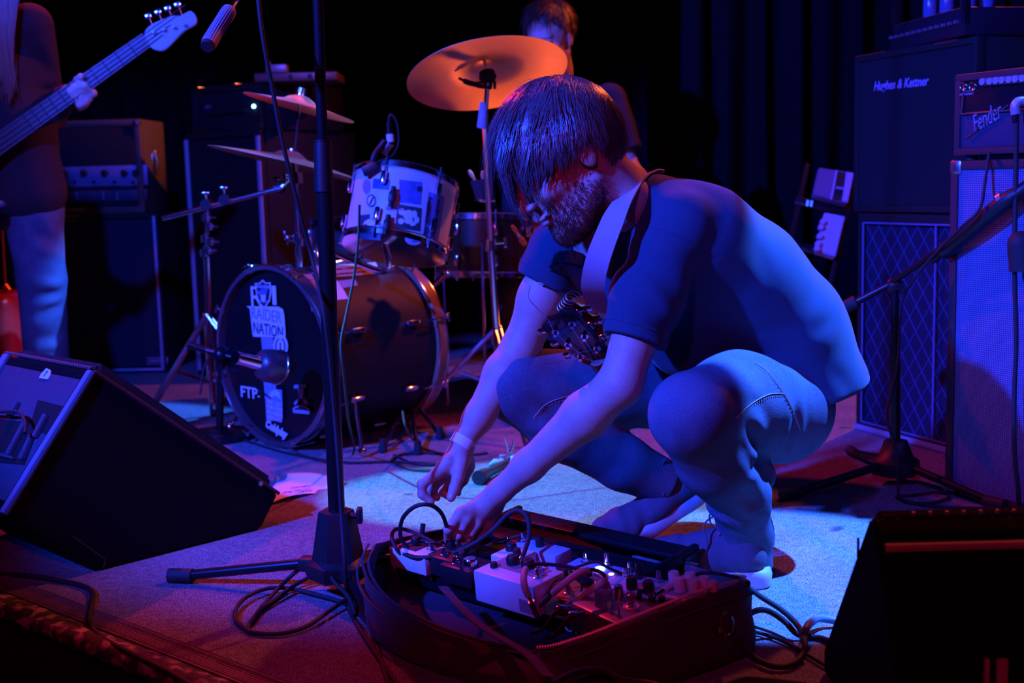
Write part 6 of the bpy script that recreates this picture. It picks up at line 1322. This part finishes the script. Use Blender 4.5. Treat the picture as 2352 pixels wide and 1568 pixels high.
for k in range(26):
    px = r6.uniform(1120, 1215); py = 1062 - (px - 1120) * .12 + r6.gauss(0, 6); q = G(px, py, .006 + r6.random() * .02); mb.ell(q, (r6.uniform(.006, .022), r6.uniform(.006, .014), r6.uniform(.004, .009)), 8, Rm=Matrix.Rotation(r6.uniform(0, 3), 3, 'Z'))
single('crumpled_tape', mb, mat('tape_scraps', (.32, .45, .46), .6, var=.4), 'heap of crumpled pale tape behind the short torch', 'tape', kind='stuff')
# ================================================================ PEDAL BAG AND BOARD
bag_m = mat('bag_nylon', (.050, .036, .055), .75, var=.3, vs=400, bump=.5, bs=1400, sheen=.12)
bag_in = mat('bag_lining', (.030, .028, .055), .9, var=.5, vs=60, bump=.7, bs=300)
bag = thing('pedalboard_bag', G(1300, 1400), 'open black soft gig bag with brass zips lying on the carpet around the pedal board', 'bag')
# rim of the open bag, clockwise from the left end; (pixel, height)
rim = [((858, 1250), .115), ((845, 1290), .105), ((868, 1345), .095), ((935, 1395), .085), ((1030, 1440), .075), ((1130, 1470), .07), ((1235, 1492), .075), ((1330, 1470), .085), ((1430, 1432), .10), ((1540, 1388), .11), ((1640, 1352), .115), ((1706, 1334), .115),
       ((1690, 1322), .10), ((1600, 1300), .07), ((1500, 1275), .05), ((1400, 1240), .05), ((1290, 1205), .05), ((1200, 1185), .05), ((1110, 1200), .05), ((1000, 1215), .06), ((920, 1232), .08), ((875, 1243), .10)]
base = [(862, 1400), (850, 1440), (872, 1480), (940, 1520), (1020, 1548), (1110, 1580), (1230, 1630), (1340, 1625), (1450, 1590), (1570, 1560), (1680, 1520), (1735, 1488), (1700, 1440), (1620, 1400), (1500, 1370), (1400, 1320), (1290, 1270), (1200, 1245), (1110, 1250), (1000, 1275), (930, 1300), (885, 1340)]
NR = 6; RP = spl([G(a[0], a[1], z) for a, z in rim], NR, closed=True); BP = spl([G(a, b_, .003) for a, b_ in base], NR, closed=True); n = len(RP); rows = 9; vs = []; fs = []
from mathutils import noise as mn
for r_ in range(rows + 1):
    t = r_ / rows
    for i in range(n):
        p = BP[i].lerp(RP[i], t); o = (BP[i] - Vector((G(1300, 1400).x, G(1300, 1400).y, 0))); o.z = 0; o.normalize()
        bulge = .016 * math.sin(t * PI); w_ = mn.noise(Vector((p.x * 8 + p.z * 9, p.y * 8, p.z * 20 - p.x * 5))) * .022 * math.sin(t * PI) ** .6 + mn.noise(Vector((p.x * 25, p.y * 25 + 5, p.z * 30))) * .004
        vs.append(p + o * (bulge + w_))
for r_ in range(rows):
    for i in range(n): fs.append((r_ * n + i, r_ * n + (i + 1) % n, (r_ + 1) * n + (i + 1) % n, (r_ + 1) * n + i))
from mathutils.bvhtree import BVHTree
bvh = BVHTree.FromPolygons([Vector(v) for v in vs], fs)
mb = MB(); mb.add(vs, fs); o = build('bag_wall', mb, bag_m, bag, smooth=80); md = o.modifiers.new('t', 'SOLIDIFY'); md.thickness = .006; md.offset = -1; o.modifiers.new('s', 'SUBSURF').render_levels = 1
cB = G(1300, 1400); vs = [tuple(v) for v in BP]; vs.append((cB.x, cB.y, .004)); mb = MB(); mb.add(vs, [(i, (i + 1) % n, n) for i in range(n)]); build('bag_floor', mb, bag_in, bag)
def teeth(i0, i1, nm, m_, step=.0042):
    mb = MB(); acc = 0; seq = [RP[i % n] for i in range(i0, i1 + 1)]; pos = spl(seq, 6)
    for a, b_ in zip(pos[:-1], pos[1:]):
        L = (b_ - a).length; d = (b_ - a).normalized() if L > 1e-9 else Vector((1, 0, 0)); s_ = acc
        while s_ < L: mb.box(.0022, .0075, .0028, frame(a + d * s_ + Vector((0, 0, .004)), d, (0, 0, 1))); s_ += step
        acc = s_ - L
    return build(nm, mb, m_, bag, kind='stuff', label='row of brass zip teeth')
brass = mat('zip_brass', (.85, .60, .35), .5, .5)
teeth(6 * NR, 12 * NR, 'zip_teeth', brass); teeth(13 * NR, 17 * NR, 'zip_teeth', mat('zip_steel', (.5, .5, .6), .35, 1))
for i0, i1, off in ((0, 6 * NR, .0), (6 * NR, 11 * NR, .018), (0, 5 * NR, .022)):
    mb = MB(); c_ = Vector((G(1300, 1400).x, G(1300, 1400).y, 0)); pth = []
    for i in range(i0, i1 + 1): p = RP[i % n]; o = (p - c_); o.z = 0; o.normalize(); pth.append(p + o * (.010 + off * .5) - Vector((0, 0, off)))
    mb.tube(pth, .0028, 8); build('piping', mb, bag_m, bag)
# strap lying inside and side D-ring
mb = MB(); sp = spl([G(1018, 1352, .07), G(1060, 1400, .07), G(1110, 1445, .075), G(1160, 1475, .085), G(1215, 1510, .09), G(1260, 1560, .09)], 6); vs = []; fs = []
for i, p in enumerate(sp):
    d = (sp[min(i + 1, len(sp) - 1)] - sp[max(i - 1, 0)]).normalized(); s_ = d.cross(Vector((0, 0, 1))).normalized() * .009
    for u, z in ((-1, 0), (1, .004), (1, .007), (-1, .003)): vs.append(p + s_ * u + Vector((0, 0, z)))
for i in range(len(sp) - 1):
    for k in range(4): fs.append((i * 4 + k, i * 4 + (k + 1) % 4, i * 4 + 4 + (k + 1) % 4, i * 4 + 4 + k))
mb.add(vs, fs); build('strap', mb, bag_m, bag)
def ring_at(px, py, Y, rx, rz, r, m_, nm, par, tilt=0): c_ = P(px, py, Y); mb = MB(); mb.tube([c_ + Vector((rx * math.cos(a * PI / 10) + tilt * math.sin(a * PI / 10), -.004 * math.sin(a * PI / 10), rz * math.sin(a * PI / 10))) for a in range(20)], r, 8, closed=True); return build(nm, mb, m_, par)
hit_ = bvh.ray_cast(EYE, ray(1662, 1437).normalized())[0]; yb_ = (hit_.y if hit_ else 1.965) - .016
ring_at(1669, 1432, yb_, .010, .020, .0028, mat('gunmetal', (.35, .32, .36), .25, 1), 'd_ring', bag, -.003); mb = MB(); mb.box(.028, .010, .030, T(*P(1656, 1432, yb_ + .008)), .004); build('ring_tab', mb, bag_m, bag)
mb = MB(); mb.cyl(P(1652, 1437, yb_ - .002), P(1652, 1452, yb_ - .002), .005, n=10); build('snap_hook', mb, mat('gunmetal', (.35, .32, .36), .25, 1), bag)
# ---- board frame: u runs along the front rail, v away from it
OA = G(925, 1345, .0); OB = G(1335, 1470, .0); bu = (OB - OA); bu.z = 0; BLn = bu.length * 1.0; bu.normalize(); bv = Vector((-bu.y, bu.x, 0))
if bv.y < 0: bv = -bv
pb = thing('pedalboard', OA, 'black railed pedal board inside the open bag, lettered on its front rail', 'pedalboard')
def Mboard(z=0): return Matrix(((bu.x, bv.x, 0, OA.x), (bu.y, bv.y, 0, OA.y), (0, 0, 1, z), (0, 0, 0, 1)))
BM = Mboard(); rail = mat('rail_black', (.012, .010, .014), .4, .4)
SL = .10   # slope of the deck
def deck(v): return .045 + v * SL
for k, v in enumerate((0.0, .10, .20, .30)):
    mb = MB(); mb.box(BLn + .02, .055, .012, BM @ T(BLn / 2, v + .03, deck(v) ) @ RX(5.7), .004); build('rail', mb, rail, pb)
for x in (0, BLn): mb = MB(); mb.box(.014, .36, .05, BM @ T(x, .18, .05) @ RX(5.7), .004); build('end_bar', mb, rail, pb)
mb = MB(); mb.box(BLn + .01, .008, .050, BM @ T(BLn / 2, -.002, .038), .002); fr = build('front_rail', mb, rail, pb)
def bpx(px, py): q = PL(px, py, BM @ Vector((0, -.0065, 0)), bv); v = BM.inverted() @ q; return v.x, v.z
x, z = bpx(955, 1316); x2, _ = bpx(985, 1326); Mf = Matrix(((bu.x, 0, -bv.x, 0), (bu.y, 0, -bv.y, 0), (0, 1, 0, 0), (0, 0, 0, 1)))
def ftext(s, px, py, w_, h_, **k): x, z = bpx(px, py); q = BM @ Vector((x, -.0066, min(max(z, .022), .055))); text('lettering', s, label_white, Matrix.Translation(q) @ Mf, w_, h_, pb, **k)
ftext('pedaltrain', 958, 1316, .085, .020, bold=.02); ftext('C4', 1312, 1440, .030, .020, bold=.02)
# ---- pedals: each placed at a pixel of its top centre
def at_top(px, py, z): q = G(px, py, z); v = BM.inverted() @ q; return v.x, v.y
PED = []
def pedal(px, py, w_, d_, h_, m_, lab, rot=0, taper=0, lift=None, bev=.004):
    zt_ = .06 + h_; x, y = at_top(px, py, zt_); zt_ = deck(y) + .006 + h_; x, y = at_top(px, py, zt_); zb_ = deck(y) + .006
    t = thing('effects_pedal', BM @ Vector((x, y, zb_)), lab, 'pedal'); M = BM @ T(x, y, zb_) @ RZ(rot) @ RX(5.0)
    mb = MB(); mb.box(w_, d_, h_, M @ T(0, 0, h_ / 2), bev); build('enclosure', mb, m_, t); PED.append(t); return t, M @ T(0, 0, h_)
def pk(t, M, x, y, r=.008, h=.013, m_=None, nm='knob'): mb = MB(); mb.lathe([(r, 0), (r, h * .75), (r * .8, h)], 16, M @ T(x, y, 0)); mb.box(.0014, r * .9, .001, M @ T(x, y + r * .3, h)); return build(nm, mb, m_ or black_plastic, t)
def psw(t, M, x, y, h=.016): mb = MB(); mb.lathe([(.009, 0), (.009, .003), (.0062, .004), (.0062, .009), (.0045, .010), (.0045, h - .001), (.0032, h)], 16, M @ T(x, y, 0)); return build('footswitch', mb, chrome, t)
def pjack(t, M, x, y, z, d): 
    mb = MB(); o_ = Vector((x, y, z)); dv = Vector(d); mb.cyl(M @ o_, M @ (o_ + dv * .012), .0065, n=12); mb.cyl(M @ (o_ + dv * .012), M @ (o_ + dv * .030), .0052, n=12); return build('jack_plug', mb, black_plastic, t)
pw = mat('pedal_white', (.72, .70, .74), .42, var=.1); pgrey = mat('pedal_silver', (.34, .30, .33), .38, .6, var=.3, vs=60); pgold = mat('pedal_gold', (.55, .30, .10), .4, .4); pblk = mat('pedal_black', (.025, .017, .022), .4, .2); pblu = mat('pedal_blue_white', (.42, .46, .66), .4)
t, M = pedal(966, 1257, .105, .070, .040, pw, 'white pedal at the far left end of the board', 0); psw(t, M, .035, .0); pk(t, M, -.02, .01, .010, .014); mb = MB(); mb.box(.05, .045, .001, M @ T(-.012, 0, .001)); build('label_plate', mb, label_dark, t); pjack(t, M, -.02, .025, .004, (0, .3, 1))
t, M = pedal(1040, 1268, .075, .075, .040, pblk, 'black pedal under the fingers of the near hand'); psw(t, M, .0, -.02); pk(t, M, -.02, .018, .009, .016); pk(t, M, .02, .018, .009, .016); pjack(t, M, .035, 0, -.015, (1, 0, 0))
t, M = pedal(1075, 1292, .085, .070, .036, pblk, 'low black pedal with a big round chrome knob left of the white box'); pk(t, M, .018, -.008, .014, .014, chrome); pk(t, M, -.025, .012, .008, .012); psw(t, M, -.012, -.018)
t, M = pedal(1195, 1312, .150, .085, .060, pw, 'largest white box pedal in the middle of the board', -1); pk(t, M, -.03, .018, .0125, .017); pk(t, M, .008, .018, .0125, .017); pk(t, M, -.05, -.012, .007, .010); psw(t, M, .035, .018, .018); psw(t, M, .055, -.008, .018)
mb = MB(); mb.box(.12, .04, .0008, M @ T(-.005, .012, .0004)); build('label_plate', mb, mat('plate_mauve', (.30, .20, .26), .5), t); mb = MB(); mb.box(.030, .002, .022, M @ T(.055, -.0435, -.04)); build('side_label', mb, mat('plate_mauve', (.30, .20, .26), .5), t)
t, M = pedal(1182, 1268, .065, .06, .050, pw, 'small white pedal behind the largest white box'); pk(t, M, -.012, .008, .011, .014); pk(t, M, .018, -.008, .008, .014)
t, M = pedal(1243, 1252, .120, .050, .045, pblu, 'long pale pedal at the rear edge by the bag wall', 0); pk(t, M, .0, .0, .008, .02); psw(t, M, -.045, .0, .02); pjack(t, M, -.055, .0, -.01, (-1, 0, 0))
t, M = pedal(1305, 1346, .095, .10, .040, pgold, 'gold-faced pedal with dark knobs right of the largest white box'); pk(t, M, -.03, .03, .009, .015); pk(t, M, .0, .035, .009, .018); pk(t, M, .028, .025, .012, .022); psw(t, M, -.02, -.03); psw(t, M, .025, -.025)
t, M = pedal(1412, 1392, .145, .085, .055, pgrey, 'silver angular pedal with clear knobs and three toggles', -14, bev=.006)
clear = mat('clear_knob', (.55, .65, .95), .08, 0, trans=.85)
for x, y in ((-.045, .016), (-.012, -.008)): mb = MB(); mb.lathe([(.0165, 0), (.0155, .006), (.012, .022), (.002, .023)], 20, M @ T(x, y, 0)); build('clear_knob', mb, clear, t, label='clear blue-tinted plastic knob')
for x in (.010, .028, .046): mb = MB(); mb.cyl(M @ Vector((x, -.022, 0)), M @ Vector((x, -.022, .004)), .0038, n=8); mb.cyl(M @ Vector((x, -.022, .003)), M @ Vector((x, -.020, .018)), .0013, .0018, 8); build('toggle_switch', mb, chrome, t)
psw(t, M, .030, .016, .022); mb = MB(); mb.lathe([(.014, 0), (.014, .002), (.01, .0025)], 20, M @ T(.030, .016, 0)); build('switch_washer', mb, white_plastic, t); pk(t, M, -.02, .03, .008, .02, chrome); pjack(t, M, -.072, -.01, -.02, (-1, -.2, 0))
t, M = pedal(1385, 1305, .150, .055, .040, pblu, 'long pale pedal with a glowing white lamp at the rear of the board', 2); psw(t, M, -.045, .010, .020); psw(t, M, .0, .016, .026); psw(t, M, .055, .012, .020)
mb = MB(); mb.ell(M @ Vector((-.002, -.004, .002)), (.009, .009, .004), 12); build('status_lamp', mb, mat('lamp_white', (.8, .9, 1), .3, emit=(.55, .8, 1, 7)), t, label='bright white status lamp'); mb = MB(); mb.ell(M @ Vector((.030, -.012, .001)), (.005, .005, .002), 10); build('status_lamp', mb, mat('lamp_pink', (1, .6, .7), .3, emit=(1, .35, .5, 5)), t, label='small pink status lamp')
t, M = pedal(1470, 1338, .115, .070, .042, pblu, 'blue-white pedal with two black knobs at its front edge', 8); pk(t, M, .0, -.025, .010, .022); pk(t, M, .035, -.028, .010, .022); psw(t, M, .03, .018, .022); psw(t, M, -.035, .015, .016); pk(t, M, -.01, .02, .007, .03)
t, M = pedal(1490, 1378, .085, .055, .034, pblk, 'low dark pedal between the silver pedal and the white knobs', -4); 
for x in (-.02, .005, .028): pk(t, M, x, .005, .006, .012, chrome if x == .005 else None)
t, M = pedal(1592, 1362, .105, .060, .040, pblu, 'pedal with five pale cylinder knobs at the right end of the board', 0)
for x, y in ((-.045, .012), (-.022, -.004), (-.018, .022), (.004, .002), (.012, .020), (.035, .010)): mb = MB(); mb.lathe([(.0098, 0), (.0098, .022), (.0088, .0245)], 20, M @ T(x, y, .002)); build('white_knob', mb, white_plastic, t, label='pale cylinder knob')
# power unit and tangle of patch cables
def patch(l, r, lab, m_=black_rubber, sleeve=None):
    pts_ = [G(a, b_, z) for a, b_, z in l]; t = thing('patch_cable', pts_[0], lab, 'cable'); sp = spl(pts_, 8); mb = MB(); mb.tube(sp, r, 8); build('cord', mb, m_, t)
    if sleeve:
        for a, b_ in sleeve: i0, i1 = int(a * (len(sp) - 1)), int(b_ * (len(sp) - 1)) + 1; mb = MB(); mb.tube(sp[i0:i1 + 1], r * 1.75, 10); build('heat_shrink_sleeve', mb, mat('sleeve_white', (.68, .60, .66), .45), t, label='thick pale sleeve')
    for e, f_ in ((sp[0], sp[1]), (sp[-1], sp[-2])): d = (e - f_).normalized(); mb = MB(); mb.cyl(e - d * .004, e + d * .026, .0058, n=12); mb.cyl(e + d * .026, e + d * .032, .0042, n=10); build('jack_plug', mb, chrome, t)
    return t
patch([(1222, 1385, .10), (1204, 1342, .135), (1208, 1306, .15), (1235, 1295, .15), (1300, 1300, .145), (1340, 1312, .14), (1375, 1330, .125), (1392, 1348, .11)], .0034, 'patch cable arching over the largest white box with pale sleeves', sleeve=((.06, .28), (.80, .97)))
patch([(1262, 1370, .10), (1290, 1345, .13), (1330, 1315, .15), (1362, 1308, .15), (1385, 1318, .145), (1386, 1335, .13), (1350, 1358, .11), (1318, 1382, .09)], .0034, 'patch cable looped above the gold pedal with pale sleeves at both ends', sleeve=((.06, .36), (.64, .94)))
patch([(1520, 1358, .10), (1550, 1338, .11), (1585, 1322, .115), (1630, 1315, .12), (1690, 1325, .12), (1706, 1333, .125)], .0034, 'cable with blue-lit sleeve leaving the right end of the board', sleeve=((.04, .42),))
patch([(935, 1258, .09), (920, 1230, .12), (925, 1190, .17), (955, 1162, .20), (990, 1160, .20), (1015, 1180, .17), (1028, 1215, .12)], .0042, 'round black cable loop standing up at the left end of the board')
patch([(942, 1290, .06), (912, 1262, .09), (900, 1232, .11), (912, 1214, .12), (950, 1222, .11), (995, 1245, .10), (1020, 1256, .09)], .004, 'lower black cable loop at the left end of the board')
patch([(905, 1262, .08), (960, 1280, .085), (1030, 1272, .09), (1085, 1250, .11), (1130, 1218, .14), (1165, 1182, .17), (1190, 1172, .18), (1212, 1188, .17), (1215, 1230, .14), (1205, 1265, .12), (1196, 1285, .11)], .0046, 'long black cable crossing in front of the near hand to the white box')
patch([(1020, 1258, .09), (1070, 1285, .09), (1120, 1305, .085), (1160, 1325, .07)], .0016, 'thin loose string-like wire across the dark pedals')
patch([(1165, 1238, .08), (1200, 1230, .09), (1240, 1240, .10), (1262, 1252, .09)], .003, 'short cable at the rear of the board beneath the wrist')
patch([(1258, 1360, .09), (1275, 1335, .11), (1310, 1325, .12), (1335, 1340, .11), (1335, 1362, .09)], .0018, 'thin wire arc over the gold pedal')
patch([(1300, 1312, .09), (1330, 1300, .12), (1370, 1290, .13), (1400, 1305, .12), (1440, 1322, .10)], .0026, 'dark cable behind the gold pedal toward the blue-white pedal')
mb = MB(); mb.box(.16, .09, .03, BM @ T(BLn * .55, .22, .03), .004); single('power_supply', mb, pblk, 'black power unit under the rails of the board', 'power supply')
for k, (px, py) in enumerate(((1290, 1400), (1318, 1415))):
    t = thing('patch_cable', G(px, py, .06), ['plug bundle at the front corner of the silver pedal, left one', 'plug bundle at the front corner of the silver pedal, right one'][k], 'cable'); a = G(px, py, .09); mb = MB(); mb.tube(spl([a, a + Vector((-.01, -.012, .0)), a + Vector((-.03, .0, -.03)), a + Vector((-.05, .03, -.05))], 6), .0035, 8); build('cord', mb, black_rubber, t); mb = MB(); mb.box(.018, .014, .018, T(*a), .003); mb.cyl(a, a + Vector((.02, .012, 0)), .005, n=10); build('jack_plug', mb, chrome, t)
# ---- instrument cable leaving the bag to the right
cable([P(1702, 1334, 2.2), G(1745, 1368, .05), G(1795, 1400, .04), G(1832, 1436, .03), G(1848, 1475, .025), G(1842, 1505, .012), G(1812, 1528, .008), G(1770, 1528, .008), G(1728, 1505, .012), G(1703, 1465, .035), G(1706, 1430, .05), G(1730, 1405, .055), G(1762, 1402, .05), G(1800, 1425, .03), G(1830, 1455, .012), G(1862, 1462, .006), G(1900, 1470, .006), G(1990, 1520, .006)], .0052, 'cable leaving the bag and looping on the blue-lit carpet', n=12)
cable([G(1690, 1440, .006), G(1740, 1452, .006), G(1790, 1468, .006), G(1832, 1490, .006), G(1900, 1530, .006)], .0036, 'thin black cable under the loop at the bag corner')
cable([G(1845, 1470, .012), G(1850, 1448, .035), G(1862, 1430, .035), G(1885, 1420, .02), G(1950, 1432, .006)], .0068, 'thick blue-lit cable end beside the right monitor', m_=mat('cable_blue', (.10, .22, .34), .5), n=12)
cable([G(1100, 1640, .05), G(1240, 1585, .07), G(1320, 1545, .07), G(1385, 1540, .06), G(1430, 1562, .05), G(1500, 1572, .04), G(1560, 1600, .03)], .0055, 'foreground cable arching along the bottom edge before the bag', n=12)
cable([G(1620, 1590, .006), G(1700, 1560, .006), G(1760, 1562, .006), G(1850, 1572, .006)], .005, 'cable at the bottom edge left of the right monitor', n=10)
